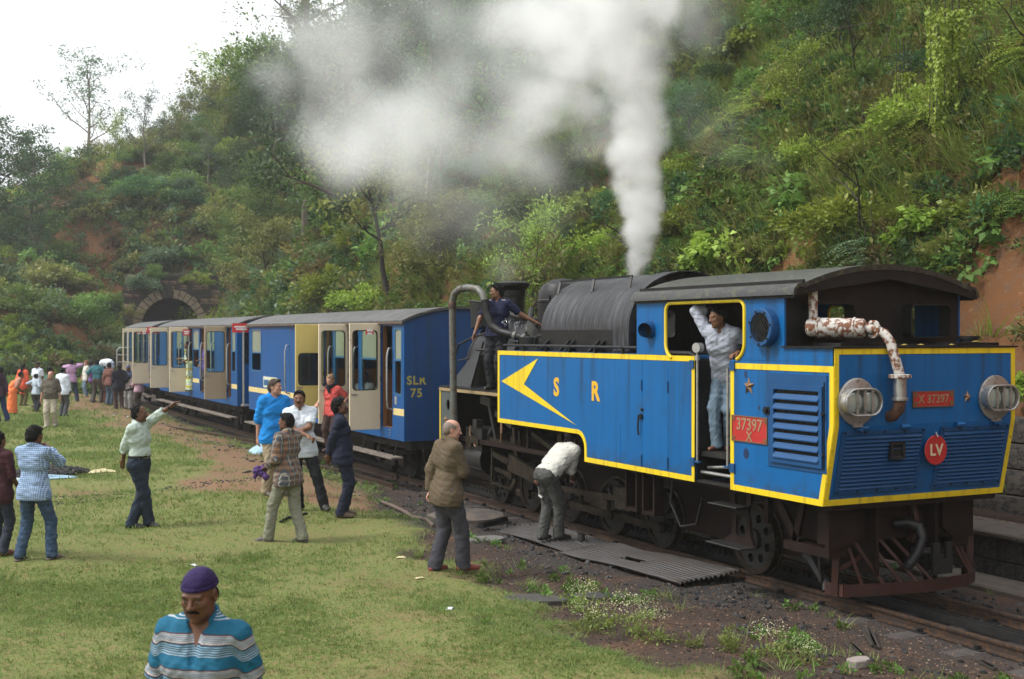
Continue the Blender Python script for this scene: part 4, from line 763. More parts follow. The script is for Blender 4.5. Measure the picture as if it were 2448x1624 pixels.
def notice(parent, x, y, z, wd=.36, ht=.19):
    o = MB().box(x - wd / 2, x + wd / 2, y - .012, y, z - ht / 2, z + ht / 2).build('notice_board', M_sred, parent, 0)
    for dz, k in ((.03, .8), (-.035, .62)): MB().box(x - wd * k / 2, x + wd * k / 2, y - .016, y - .012, z + dz - .022, z + dz + .022).build('white_band', M_swht, o, 0)
    return o
def coach(label, s0, L, doors, wins, bands, rails, end, rz=0, x0=9.83):
    c = thing('railway_coach', label, 'coach', (x0, s0, 0), rz, 'coaches of the train')
    for s in (-1, 1):
        hs = [] if s > 0 else [[(a, 1.06), (b, 1.06), (b, 3.05), (a, 3.05)] for a, b in doors] + [rrect(a, b, zb, 3.0, .05, 3) for a, b, zb in wins]
        sd_ = MB().plate([(0, .85), (L, .85), (L, 3.14), (0, 3.14)], hs, 'x', s * 1.18, s * 1.14).build('side_panel', M_cb, c, 0)
        for a, b, zb in (wins if s < 0 else ()):
            fr_ = MB().plate(rrect(a - .02, b + .02, zb - .02, 3.02, .06, 3), [rrect(a + .025, b - .025, zb + .025, 2.975, .05, 3)], 'x', s * 1.186, s * 1.15).build('window_frame', M_wind, sd_, 0)
            MB().box(*sorted((s * 1.188, s * 1.15)), a + .02, b - .02, 2.37, 2.41).build('sash_bar', M_wind, fr_, 0)
            MB().box(*sorted((s * 1.168, s * 1.162)), a + .02, b - .02, 2.41, 2.99).build('pane', M_frost, fr_, 0)
        for a, b in (doors if s < 0 else ()):
            MB().plate([(a - .03, 1.04), (b + .03, 1.04), (b + .03, 3.08), (a - .03, 3.08)], [[(a + .01, 1.07), (b - .01, 1.07), (b - .01, 3.04), (a + .01, 3.04)]], 'x', s * 1.13, s * 1.05).build('door_frame', M_int, sd_, 0)
        if s < 0:
            for a, b in bands: MB().box(-1.184, -1.17, a, b, 1.33, 1.46).build('cream_band', M_bandp, sd_, 0)
            for y in rails:
                MB().tube([(-1.17, y, 1.42), (-1.28, y, 1.46), (-1.30, y, 1.6), (-1.30, y, 2.45), (-1.28, y, 2.56), (-1.24, y + .05, 2.61), (-1.17, y + .08, 2.61)], .019, 8).build('grab_rail', M_gal, sd_)
    prof = [(x, 3.42 - .27 * (abs(x) / 1.24) ** 2.2) for x in np.linspace(-1.24, 1.24, 19)]
    MB().plate(prof + [(x, z - .05) for x, z in prof[::-1]], (), 'y', -.06, L + .06).build('roof', M_crf, c, 40)
    for s in (-1, 1): MB().box(*sorted((s * 1.19, s * 1.245)), -.05, L + .05, 3.085, 3.118).build('gutter', pbr('rusty gutter', (.10, .06, .035), .7, 0, .3, 5), c, 0)
    for y0, y1, q in ((0, .04, 0), (L - .04, L, 1)):
        hol = [rrect(-.98, -.30, 2.05, 2.95, .1, 4)] if end.get('win') and not q else []
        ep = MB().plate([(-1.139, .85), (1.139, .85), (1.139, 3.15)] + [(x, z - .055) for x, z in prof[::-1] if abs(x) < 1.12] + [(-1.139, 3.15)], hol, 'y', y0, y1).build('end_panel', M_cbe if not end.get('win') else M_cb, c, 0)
        if hol:
            MB().plate(rrect(-1.0, -.28, 2.03, 2.97, .11, 4), [rrect(-.95, -.33, 2.08, 2.92, .09, 4)], 'y', -.012, .03).build('window_frame', M_blk, ep, 0); MB().plate(rrect(-.95, -.33, 2.08, 2.92, .09, 4), (), 'y', .01, .015).build('pane', M_dkgl, ep, 0)
        if not q:
            if not hol:
                b = MB()
                for xx in (-.92, -.25, .4, .95): b.box(xx - .02, xx + .02, -.006, 0, 2.08, 3.0)
                for zz in (2.08, 3.0): b.box(-.92, .95, -.008, -.002, zz - .02, zz + .02)
                b.build('panel_seam', M_cbe, ep, 0)['kind'] = 'stuff'
            for tx, px_, pz in end['txt']: text(tx, 'lettering', M_oran if end.get('win') else pbr('faded yellow stencil', (.42, .36, .07), .6, 0, .3, 30), ep, end['size'], face_mat((px_, -.001, pz), 'y-'), .002, .006, 1.15)
    # inside
    MB().box(-1.12, 1.12, .05, L - .05, .98, 1.04).build('floor', M_int, c, 0)
    y = .55
    for a, b in doors:
        MB().box(-1.1, 1.1, b + .04, b + .08, 1.04, 2.1).build('partition', M_int, c, 0)
        st_ = MB(); st_.box(-1.0, 1.05, b + .10, b + .55, 1.35, 1.47); st_.box(-1.0, 1.05, b + .08, b + .16, 1.47, 2.05); st_.build('seat', M_seat, c, 0, .02)
        MB().box(-1.1, -1.05, b + .01, b + .06, 1.04, 3.1).build('post', M_int, c, 0)
    # underframe
    u = MB(); u.box(-1.0, 1.0, .1, L - .1, .68, .845); u.box(-.5, .5, 3.5, L - 3.5, .35, .66); u.build('underframe', M_under, c, 0)
    for s in (-1, 1):
        fb = MB().box(*sorted((s * 1.12, s * 1.36)), .2, L - .2, .50, .535).build('footboard', pbr('worn step wood', (.20, .17, .14), .8, 0, .3, 5, (.1, .08, .06)), c, 0)
        b = MB()
        for y in np.arange(.5, L - .3, .9): b.bar((s * 1.12, y, .84), (s * 1.2, y, .53), .03, .012)
        b.build('step_bracket', M_under, fb, 0)['kind'] = 'stuff'
    for yb in (1.9, L - 1.9):
        bo = MB(); 
        for s in (-1, 1): bo.box(*sorted((s * .60, s * .68)), yb - 1.0, yb + 1.0, .38, .52); bo.box(*sorted((s * .62, s * .74)), yb - .25, yb + .25, .22, .45); bo.box(*sorted((s * .66, s * .76)), yb - .78, yb - .52, .26, .48); bo.box(*sorted((s * .66, s * .76)), yb + .52, yb + .78, .26, .48)
        bg_ = bo.build('bogie', M_under, c, 0)
        for dy in (-.65, .65):
            for s in (-1, 1): MB().lathe([(0, s * .54), (.30, s * .55), (.36, s * .555), (.365, s * .47), (.40, s * .465), (.40, s * .44), (0, s * .44)], (0, yb + dy, .365), 'x', 24).build('wheel', M_under, bg_, 40)
    b = MB(); b.cyl((0, -.45, .7), (0, 0, .7), .07, 10); b.box(-.12, .12, -.5, -.42, .55, .85)
    for s in (-1, 1): b.tube([(s * .45, 0, .75), (s * .45, -.2, .7), (s * .45, -.3, .55), (s * .45, -.32, .4)], .035, 8)
    b.build('coupling', M_dkr, c)
    return c
c1 = coach('blue coach with yellow luggage door and SLR 75 on its end beside the engine', 22.02, 11.5,
           [(.62, 1.26), (2.60, 3.23), (4.28, 4.92)], [(.12, .5, 1.72), (1.42, 2.4, 1.72), (3.36, 4.14, 1.72), (10.25, 11.2, 1.9)], [(0, .56), (1.32, 2.54), (3.3, 4.2), (7.2, 11.5)], [.60, 2.58, 4.24, 7.6],
           {'txt': [('SLR', -.93, 2.0), ('75', -.93, 1.76)], 'size': .23})
for yh, k in ((1.28, 'cream'), (3.25, 'cream'), (4.94, 'yellow')): d = leaf(c1, yh, k)
notice(c1, -1.42, 1.24, 2.93, .16, .10)
MB().tube([(-1.3, 11.6, .95), (-1.3, 11.6, 3.0)], .03, 8).build('pole', M_gal, c1); notice(c1, -1.36, 11.6, 3.05, .5, .25)
MB().box(-1.34, -1.15, 11.45, 11.75, .92, .97).build('end_step', M_gal, c1, 0)
ps = MB().box(-1.188, -1.18, 8.7, 10.0, 1.50, 1.78).build('poster', pbr('paper notice', (.6, .62, .5), .6, bump=0), c1, 0)
MB().box(-1.19, -1.188, 8.75, 9.3, 1.52, 1.76).build('yellow_print', pbr('yellow print', (.7, .6, .08), .6, bump=0), ps, 0); MB().box(-1.19, -1.188, 9.45, 9.95, 1.55, 1.70).build('blue_print', M_wind, ps, 0)
bt = MB(); 
for y, z in ((.72, 1.02), (.72, .92), (.78, 1.02), (.78, .92), (.72, .97)): bt.cyl((-1.18, y, z), (-1.192, y, z), .014, 6)
bt.build('bolt', M_gal, c1)['kind'] = 'stuff'
text('II', 'class_mark', M_bandp, c1, .22, face_mat((-1.181, .44, 1.60), 'x-'), .002)
c2 = coach('blue coach with S 52 on its end, middle one of the train', 34.82, 11.4,
           [(.72, 1.2), (4.16, 4.75), (5.86, 6.28), (9.0, 9.6)], [(.18, .62, 1.80), (2.75, 3.15, 1.8), (3.25, 4.05, 1.8), (4.9, 5.78, 1.8), (6.5, 7.3, 1.8), (7.5, 8.4, 1.8)], [(0, .66), (2.7, 4.1), (4.85, 5.82)], [.70, 2.72, 4.12, 5.84, 7.4],
           {'txt': [('S', -.62, 1.82), ('52', -.62, 1.62)], 'size': .22, 'win': 1})
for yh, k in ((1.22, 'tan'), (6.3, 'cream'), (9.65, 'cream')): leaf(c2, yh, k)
MB().tube([(-1.3, 11.52, .95), (-1.3, 11.52, 3.0)], .03, 8).build('pole', M_gal, c2); notice(c2, -1.36, 11.5, 3.02, .5, .22); notice(c2, -1.36, 5.9, 2.93, .22, .2)
c3 = coach('last coach of the train by the tunnel, cream doors standing open', 47.45, 9.6,
           [(.3, .9), (2.1, 2.7), (3.9, 4.5), (5.8, 6.4)], [(1.1, 1.9, 1.8), (2.9, 3.7, 1.8), (4.7, 5.6, 1.8), (6.6, 7.4, 1.8)], [(1, 2.0)], [.28, 2.08, 3.88, 5.78],
           {'txt': [('S', -.62, 1.82), ('53', -.62, 1.62)], 'size': .22, 'win': 1}, rz=R(-3.5))
for yh, k in ((.95, 'cream'), (2.75, 'cream'), (4.55, 'cream')): leaf(c3, yh, k)
for y in (.9, 2.7): notice(c3, -1.4, y, 2.93, .18, .1)
MB().tube([(-1.18, 6.6, 2.30), (-1.75, 6.6, 2.30), (-1.85, 6.6, 2.2), (-1.85, 6.6, 1.5)], .03, 8).build('end_gate_rail', M_gal, c3)
for z in (1.7, 2.0): MB().tube([(-1.18, 6.6, z), (-1.85, 6.6, z)], .022, 8).build('gate_bar', M_gal, c3)
# ------------------------------------------------------------ people: each body is one surface grown from a distance field
def surface_nets(F, org, h):
    S = F < 0; nx, ny, nz = F.shape
    cs = [(i, j, k) for i in (0, 1) for j in (0, 1) for k in (0, 1)]
    sub = lambda A, o: A[o[0]:nx - 1 + o[0], o[1]:ny - 1 + o[1], o[2]:nz - 1 + o[2]]
    cnt = sum(sub(S, o).astype(np.int8) for o in cs); act = (cnt > 0) & (cnt < 8)
    C = np.argwhere(act); 
    if len(C) == 0: return np.zeros((0, 3)), np.zeros((0, 4), int)
    ix = -np.ones(act.shape, np.int64); ix[act] = np.arange(len(C)); acc = np.zeros((len(C), 3)); n = np.zeros(len(C))
    for a in cs:
        for ax in range(3):
            if a[ax]: continue
            b = list(a); b[ax] = 1
            f0 = F[C[:, 0] + a[0], C[:, 1] + a[1], C[:, 2] + a[2]]; f1 = F[C[:, 0] + b[0], C[:, 1] + b[1], C[:, 2] + b[2]]
            cr = (f0 < 0) != (f1 < 0); t = np.where(cr, f0 / np.where(cr, f0 - f1, 1), 0)
            p = np.array(a, float)[None] + np.zeros((len(C), 3)); p[:, ax] = t; acc += p * cr[:, None]; n += cr
    V = org + h * (C + acc / n[:, None]); Q = []
    for ax in range(3):
        u, v = (ax + 1) % 3, (ax + 2) % 3
        lo = [slice(None)] * 3; hi = [slice(None)] * 3; lo[ax] = slice(0, -1); hi[ax] = slice(1, None)
        e = S[tuple(lo)] != S[tuple(hi)]; E = np.argwhere(e); E = E[(E[:, u] > 0) & (E[:, v] > 0) & (E[:, u] < F.shape[u] - 1) & (E[:, v] < F.shape[v] - 1)]
        if not len(E): continue
        def cell(du, dv): q = E.copy(); q[:, u] += du; q[:, v] += dv; return ix[q[:, 0], q[:, 1], q[:, 2]]
        f = np.stack([cell(-1, -1), cell(0, -1), cell(0, 0), cell(-1, 0)], 1); ins = S[E[:, 0], E[:, 1], E[:, 2]]
        f[~ins] = f[~ins][:, ::-1]; Q.append(f)
    return V, np.concatenate(Q)
class SDF:
    def __init__(s, lo, hi, h):
        s.h = h; s.o = np.array(lo, float); n = np.ceil((np.array(hi) - s.o) / h).astype(int) + 1
        s.F = np.full(n, .3, np.float32); s.ax = [(s.o[i] + h * np.arange(n[i])).astype(np.float32) for i in range(3)]
    def _box(s, lo, hi, m):
        i0 = [max(0, int((lo[i] - m - s.o[i]) / s.h)) for i in range(3)]; i1 = [min(s.F.shape[i], int((hi[i] + m - s.o[i]) / s.h) + 2) for i in range(3)]
        if any(b <= a for a, b in zip(i0, i1)): return None, None
        sl = tuple(slice(a, b) for a, b in zip(i0, i1)); return sl, np.meshgrid(*[s.ax[i][sl[i]] for i in range(3)], indexing='ij', sparse=True)
    def _mix(s, sl, d, k, sub=False):
        a = s.F[sl]
        if sub: d = -d; t = np.clip(.5 - .5 * (a - d) / k, 0, 1); s.F[sl] = a + (d - a) * t + k * t * (1 - t)
        else: t = np.clip(.5 + .5 * (a - d) / k, 0, 1); s.F[sl] = a + (d - a) * t - k * t * (1 - t)
        return s
    def cap(s, a, b, r1, r2=None, k=.03, sub=False, cut=None):
        r2 = r1 if r2 is None else r2; a = np.array(a, float); b = np.array(b, float); m = max(r1, r2) + k + .03
        sl, g = s._box(np.minimum(a, b), np.maximum(a, b), m)
        if sl is None: return s
        e = b - a; L = e @ e + 1e-9; q = [g[i] - a[i] for i in range(3)]; t = (q[0] * e[0] + q[1] * e[1] + q[2] * e[2]) / L
        tc = np.clip(t, 0, 1); d = np.sqrt((q[0] - tc * e[0]) ** 2 + (q[1] - tc * e[1]) ** 2 + (q[2] - tc * e[2]) ** 2) - (r1 + (r2 - r1) * tc)
        if cut is not None: d = np.maximum(d, (t - cut) * math.sqrt(L))
        return s._mix(sl, d, k, sub)
    def ell(s, c, r, M=None, k=.02, sub=False):
        c = np.array(c, float); r = np.array(r, float); m = max(r) + k + .01
        sl, g = s._box(c, c, m)
        if sl is None: return s
        q = [g[i] - c[i] for i in range(3)]
        if M is not None: q = [sum(M[j][i] * q[j] for j in range(3)) for i in range(3)]
        k0 = np.sqrt(sum((q[i] / r[i]) ** 2 for i in range(3))); k1 = np.sqrt(sum((q[i] / r[i] ** 2) ** 2 for i in range(3))) + 1e-6
        return s._mix(sl, k0 * (k0 - 1) / k1, k, sub)
    def plane(s, p, n):
        n = np.array(n, float); n /= np.linalg.norm(n); g = np.meshgrid(*s.ax, indexing='ij', sparse=True)
        s.F = np.maximum(s.F, ((g[0] - p[0]) * n[0] + (g[1] - p[1]) * n[1] + (g[2] - p[2]) * n[2]).astype(np.float32)); return s
    def folds(s, amp, sc, seed):
        g = np.meshgrid(*s.ax, indexing='ij', sparse=True); r = np.random.default_rng(seed); f = 0
        for i in range(4):
            d = r.normal(size=3); d /= np.linalg.norm(d); d[2] *= 1.5; ph = r.random(3) * 6
            w = np.sin((g[0] * d[0] + g[1] * d[1] + g[2] * d[2]) * sc * (1 + .6 * i) + ph[0] + 1.8 * np.sin(g[2] * sc * .5 + g[0] * sc * .35 + ph[1]) + np.sin(g[1] * sc * .6 + ph[2])); f = f + w / (1 + .5 * i)
        s.F = s.F + (amp * f / 2.2).astype(np.float32); return s
    def mesh(s): return surface_nets(s.F, s.o, s.h)
def rot3(ax, a):
    return np.array(Matrix.Rotation(R(a), 3, ax))
def ik(a, b, l1, l2, pole):
    a, b, pole = np.array(a, float), np.array(b, float), np.array(pole, float); d = b - a; L = np.linalg.norm(d)
    if L > (l1 + l2) * .995: b = a + d / L * (l1 + l2) * .995; d = b - a; L = np.linalg.norm(d)
    u = d / L; x = (l1 * l1 - l2 * l2 + L * L) / (2 * L); h = math.sqrt(max(l1 * l1 - x * x, 0)); p = pole - u * (pole @ u); p /= np.linalg.norm(p) + 1e-9
    return a + u * x + p * h, b

tt = NT('skin'); _c = tt.attrib('tone').outputs['Color']; _n = tt.noise(60, 3); _b = tt.bsdf(tt.mix(tt.math('MULTIPLY', tt.noise(9, 4), .3), _c, tt.mix(1., _c, (.75, .62, .55), 'MULTIPLY')), .46, 0, tt.bump(_n, .12, .003), .4)
_b.inputs['Subsurface Weight'].default_value = .06; _b.inputs['Subsurface Radius'].default_value = (.012, .005, .003); M_skin = tt.m
M_hairb = pbr('black hair', (.007, .006, .006), .75, 0, .3, 30, bump=.9, bscale=160, bdist=.006, spec=.15); M_hairg = pbr('grey brown hair', (.16, .12, .09), .6, 0, .3, 30, bump=.8, bscale=140, bdist=.005)
M_hairn = pbr('brown hair', (.04, .022, .013), .75, 0, .3, 30, bump=.8, bscale=150, bdist=.006); M_hairl = pbr('light brown hair', (.26, .15, .07), .55, 0, .3, 25, bump=.8, bscale=150, bdist=.006)
def cloth(name, c, var=.10, rough=.82, c2=None, pat=None, sheen=0):
    """woven cloth; pat(t, base) may weave in checks or stripes"""
    if name in _M: return _M[name]
    t = NT(name); f = t.noise(5, 4); base = t.mix(f, sc3(c, 1 - var), sc3(c, 1 + var))
    if pat: base = pat(t, base)
    if c2: base = t.mix(t.ramp(t.noise(7, 5, .65), [(.5, 0.), (.64, .7)]), base, c2)
    h = t.math('MULTIPLY_ADD', t.noise(22, 4, .6, dist=.8), 1., t.math('MULTIPLY', t.noise(9, 3, .5, dist=1.), 1.2))
    t.bsdf(base, rough, 0, t.bump(h, .55, .012), .25); _M[name] = t.m; return t.m
def line(t, co, period, width, soft=.03, off=0.):
    v = t.math('FRACT', t.math('MULTIPLY_ADD', co, 1 / period, off)); v = t.math('ABSOLUTE', t.math('SUBTRACT', v, .5))
    return t.ramp(v, [(max(0, width / period / 2 - soft / 2), 1.), (width / period / 2 + soft / 2, 0.)])
def gingham(t, b):
    s = t.sep(); a = line(t, s[0], .024, .009); z = line(t, s[2], .024, .009); return t.mix(t.math('MULTIPLY', t.math('MAXIMUM', a, z), .75), b, (.42, .52, .66))
def plaid(t, b):
    s = t.sep(); d = t.math('MULTIPLY_ADD', s[1], .8, s[0])
    c = t.mix(line(t, d, .085, .034), b, (.22, .115, .06)); c = t.mix(t.math('MULTIPLY', line(t, s[2], .085, .03), .6), c, (.045, .05, .06)); c = t.mix(t.math('MULTIPLY', line(t, d, .085, .010, .03, .5), .7), c, (.42, .38, .32)); return t.mix(t.math('MULTIPLY', line(t, s[2], .085, .008, .03, .5), .45), c, (.38, .33, .28))
def thin_stripe(t, b): s = t.sep(); return t.mix(t.math('MULTIPLY', line(t, t.math('MULTIPLY_ADD', s[1], .5, s[0]), .03, .006), .3), b, (.25, .33, .5))
def polo(t, b):
    z = t.sep()[2]; a = t.attrib('sz').outputs['Fac']; v = t.math('FRACT', t.math('MULTIPLY_ADD', a, 1 / .155, .73))
    W = (.38, .355, .335); Mn = (.07, .02, .025); T = (.010, .100, .175); st = [(0, T)]
    for k in range(5): st += [(.28 + k * .066, (.36, .40, .42)), (.302 + k * .066, T)]
    st += [(.605, Mn), (.635, W)]
    for k in range(4): st += [(.685 + .052 * k, (.06, .14, .22)), (.706 + .052 * k, W)]
    st += [(.885, Mn), (.92, T)]
    return t.ramp(v, st[:32], 'CONSTANT')
def bluered(t, b): return t.mix(line(t, t.sep()[2], .09, .03), b, (.30, .05, .12))
def sari_pat(t, b): z = t.sep()[2]; c = t.mix(t.ramp(t.noise(14, 3), [(.45, 0.), (.6, 1.)]), b, (.60, .68, .62)); return t.mix(line(t, z, .28, .06), c, (.55, .42, .04))
def stained(t, b): return t.mix(t.ramp(t.noise(16, 2), [(.66, 0.), (.70, 1.)]), t.mix(t.ramp(t.noise(4, 5, .6), [(.45, 0.), (.7, .6)]), b, (.30, .28, .24)), (.06, .055, .05))

VR, VA = np.array([math.cos(R(26.4)), -math.sin(R(26.4)), 0]), np.array([math.sin(R(26.4)), math.cos(R(26.4)), 0])   # across and along the line of sight
SK = {'dark': (.13, .058, .032), 'mid': (.20, .095, .052), 'tan': (.27, .14, .085), 'pale': (.50, .27, .19)}
def person(label, loc, a, h, lh, rh, lf=None, rf=None, skin='dark', top=None, bot=None, shoe=('shoe', (.02, .018, .016)), hair=('short', M_hairb), lean=0, side=0, twist=0, look=0, nod=0, pel=0., res=.016, stout=0., curl=.35, mous=False, group=None, z=None, pole=None, extra=None, hres=None, sway=(0, 0)):
    """lh, rh, lf, rf: left/right wrist and ankle targets, (across, up, away) in metres from the point between the feet, seen along the camera's line; a: facing, clockwise from the line of sight"""
    X, Y = loc[:2]; zz = (float(gz(X, Y)) if z is None else z); rz = -R(26.4 + a); k = h / 1.70
    T = thing('person', label, 'person', (X, Y, zz), rz, group)
    Ri = np.array(Matrix.Rotation(-rz, 3, 'Z'))
    def tl(q): return Ri @ (VR * q[0] + VA * q[2] + np.array([0, 0, q[1]]))
    Rs = rot3('Z', -twist) @ rot3('X', -lean) @ rot3('Y', side); P = np.array([sway[0], sway[1], .92 - pel]) * k
    sp = lambda x, y, q: P + Rs @ (np.array([x, y, q]) * k)
    Rl = rot3('Z', -twist * .3)
    hip = {s: P + Rl @ (np.array([s * .09, 0, -.03]) * k) for s in (-1, 1)}; sh = {s: sp(s * .178, -.01, .475) for s in (-1, 1)}
    Rh = rot3('Z', -look) @ rot3('X', nod); neck = sp(0, -.02, .54); hc = neck + Rs @ (np.array([0, .01, .05]) * k) + Rh @ (np.array([0, .02, .085]) * k)
    hw = {-1: tl(lh), 1: tl(rh)}; ft = {-1: tl(lf) if lf is not None else np.array([-.10, .02, .08]) * k, 1: tl(rf) if rf is not None else np.array([.10, -.03, .08]) * k}
    pole = pole or {}; kn, el = {}, {}
    for s in (-1, 1):
        kn[s], ft[s] = ik(hip[s], ft[s], .425 * k, .415 * k, Rl @ np.array([s * .15, 1, 0]))
        pl = pole.get(s); pl = np.array([s * .6, -1, -.2]) if pl is None else tl(pl)
        el[s], hw[s] = ik(sh[s], hw[s], .285 * k, .255 * k, pl)
    pts = np.array([*hip.values(), *kn.values(), *ft.values(), *sh.values(), *el.values(), *hw.values(), neck]); lo, hi = pts.min(0) - .22 * k, pts.max(0) + .22 * k; lo[2] = min(lo[2], ft[1][2] - .1, ft[-1][2] - .1)
    b = 1 + stout
    def torso(f, g, low=False):
        u_ = .020 if low else 0
        f.cap(sp(-.07, 0, -.02), sp(.07, 0, -.02), (.105 + g + u_) * k, k=.05); f.cap(sp(-.055, .012 + .05 * stout, .13), sp(.055, .012 + .05 * stout, .13), (.094 * b + g + u_ * .6) * k, k=.07)
        f.cap(sp(-.075, .005, .32), sp(.075, .005, .32), (.106 * (1 + stout * .4) + g) * k, k=.07); f.cap(sp(-.085, -.008, .42), sp(.085, -.008, .42), (.085 + g) * k, k=.05)
        f.cap(sp(-.165, -.012, .478), sp(.165, -.012, .478), (.056 + g) * k, k=.04)
        for s in (-1, 1): f.cap(sp(s * .11, -.015, .495), sp(s * .03, -.02, .545), (.032 + g) * k, (.040 + g) * k, k=.04)
        if low: f.cap(sp(-.078, 0, -.12), sp(.078, 0, -.12), (.108 + g + u_) * k, k=.06)
        return f
    # ---- bare body with face and fingers
    f = SDF(lo, hi, res * k); torso(f, -.006)
    for s in (-1, 1):
        f.cap(sh[s], el[s], .046 * k, .040 * k); f.cap(el[s], hw[s], .041 * k, .026 * k); f.cap(hip[s], kn[s], .084 * k, .055 * k, k=.04); f.cap(kn[s], ft[s], .055 * k, .036 * k, k=.03)
        fw = Rl @ np.array([s * .22, 1, 0]); fw /= np.linalg.norm(fw); f.cap(ft[s] - [0, 0, .045 * k], ft[s] + fw * .13 * k - [0, 0, .055 * k], .034 * k, .026 * k)
    f.cap(sp(0, -.015, .50), hc + Rh @ (np.array([0, -.02, -.05]) * k), .056 * k, .053 * k)
    V, Q = f.mesh(); base = np.array(SK[skin]); tone = np.tile(base, (len(V), 1)); parts = [(V, Q, tone)]
    hr = hres or res * .42; Hp = lambda x, y, z_: hc + Rh @ (np.array([x, y, z_]) * k)
    f = SDF(hc - .17 * k, hc + .17 * k, hr * k)
    E = lambda c, r, kk=.02, sub=False: f.ell(Hp(*c), np.array(r) * k, Rh, kk * k, sub)
    E((0, -.012, .032), (.073, .092, .080)); E((0, .020, -.030), (.060, .070, .085), .03); E((0, .036, -.078), (.042, .044, .034), .03)
    for s in (-1, 1): E((s * .038, .056, -.016), (.025, .024, .022), .02); E((s * .047, .02, -.06), (.02, .04, .03), .025)
    f.cap(Hp(-.036, .074, .024), Hp(.036, .074, .024), .014 * k, k=.012 * k)
    for s in (-1, 1): E((s * .030, .094, .003), (.017, .014, .010), .010, True); E((s * .030, .0755, .002), (.0125, .0125, .0115), .003)
    f.cap(Hp(0, .086, .012), Hp(0, .106, -.020), .008 * k, .0125 * k, k=.008 * k)
    for s in (-1, 1): E((s * .012, .098, -.024), (.010, .011, .009), .006); E((s * .077, -.012, -.006), (.008, .021, .031), .008); E((s * .080, -.008, -.004), (.005, .012, .018), .004, True)
    E((0, .084, -.053), (.023, .013, .007), .006); E((0, .081, -.064), (.019, .013, .0075), .006); E((0, .099, -.0585), (.022, .012, .0022), .003, True); E((0, .072, -.098), (.020, .020, .016), .015)
    f.cap(Hp(0, -.02, -.05), sp(0, -.015, .50), .053 * k, .056 * k, k=.03)
    V, Q = f.mesh(); L_ = (V - hc) @ Rh / k; tone = np.tile(base, (len(V), 1)); hcol = np.array({'M_hairb': (.01, .009, .009)}.get('M_hairb'))
    def paint(w, c): 
        nonlocal tone
        tone = tone + np.clip(w, 0, 1)[:, None] * (np.array(c) - tone)
    if hair[1] is not M_hairg and hair[1] is not M_hairl: hb = (.012, .010, .009)
    else: hb = (.12, .08, .05)
    fr_ = L_[:, 1] > .04
    for s in (-1, 1):
        paint(fr_ * np.exp(-(((L_[:, 0] - s * .031) / .019) ** 2 + ((L_[:, 2] - .027 + .15 * np.abs(L_[:, 0] - s * .03)) / .0055) ** 2) ** 1.5) * .85, hb)
        ew = fr_ * np.exp(-(((L_[:, 0] - s * .030) / .0125) ** 2 + ((L_[:, 2] - .0015) / .0045) ** 2) ** 2); paint(ew, (.30, .27, .25)); paint(fr_ * np.exp(-(((L_[:, 0] - s * .030) / .0055) ** 2 + ((L_[:, 2] - .002) / .005) ** 2) ** 2), (.01, .008, .007))
        paint(fr_ * np.exp(-(((L_[:, 0] - s * .030) / .016) ** 2 + ((L_[:, 2] - .0085) / .0028) ** 2)) * .7, base * .3)
    paint(fr_ * np.exp(-((L_[:, 0] / .022) ** 2 + ((L_[:, 2] + .0585) / .010) ** 2) ** 2) * .5, base * np.array((.95, .55, .55)))
    if skin in ('dark', 'mid'): paint(np.exp(-(((L_[:, 2] + .085) / .035) ** 2)) * (L_[:, 1] > .0) * .22, base * .5)
    parts.append((V, Q, tone))
    for s in (-1, 1):      # hands with four fingers and a thumb
        d = hw[s] - el[s]; d /= np.linalg.norm(d); up = np.array([0, 0, 1.]) if abs(d[2]) < .8 else Rs @ np.array([s * 1., 0, 0])
        xa = np.cross(d, up); xa /= np.linalg.norm(xa); za = np.cross(xa, d); w0 = hw[s]
        lat = s if abs(d[2]) < .8 else s
        G = lambda x, y, z_: w0 + (xa * x + d * y + za * z_) * k
        f = SDF(w0 - .06 * k + np.minimum(d * .2, 0) * k - .02, w0 + .06 * k + np.maximum(d * .2, 0) * k + .02, (hr * .95 if hr < .008 else .0075) * k)
        f.cap(G(0, -.05, 0), G(0, .01, 0), .027 * k, .025 * k); Mh = np.stack([xa, d, za], 1); f.ell(G(0, .052, 0), np.array([.039, .052, .015]) * k, Mh, .015 * k)
        for i, (fx, fl_) in enumerate(((-.027, .068), (-.009, .078), (.009, .072), (.027, .055))):
            fx *= -1 if s > 0 else 1; c1, c2 = curl * 1.1, curl * 2.4
            p0 = (fx, .088, 0); p1 = (fx * 1.1, p0[1] + fl_ * .5 * math.cos(c1), -fl_ * .5 * math.sin(c1)); p2 = (fx * 1.05, p1[1] + fl_ * .5 * math.cos(c2), p1[2] - fl_ * .5 * math.sin(c2))
            f.cap(G(*p0), G(*p1), .0095 * k, .0088 * k, k=.006 * k); f.cap(G(*p1), G(*p2), .0088 * k, .0072 * k, k=.003 * k)
        tx = -.036 if s < 0 else .036; tx *= 1
        f.cap(G(tx * .7, .022, -.004), G(tx * 1.45, .058, -.014), .013 * k, .011 * k, k=.01 * k); f.cap(G(tx * 1.45, .058, -.014), G(tx * 1.4, .088, -.022), .0105 * k, .0085 * k, k=.004 * k)
        V, Q = f.mesh(); tn = np.tile(base, (len(V), 1)); parts.append((V, Q, tn))
    n = 0; VV, QQ, TT = [], [], []
    for V, Q, tn in parts: VV.append(V); QQ.append(Q + n); TT.append(tn); n += len(V)
    VV = np.concatenate(VV); TT = np.concatenate(TT); me = mesh_np('body', VV, np.concatenate(QQ)); attr(me, 'tone', np.c_[TT, np.ones(len(TT))], 'POINT', 'FLOAT_COLOR'); link_mesh('body', me, T, M_skin)
    def put(f, name, m, fold=None):
        if fold: f.folds(*fold)
        V, Q = f.mesh()
        return link_mesh(name, mesh_np(name, V, Q), T, m) if len(Q) else None
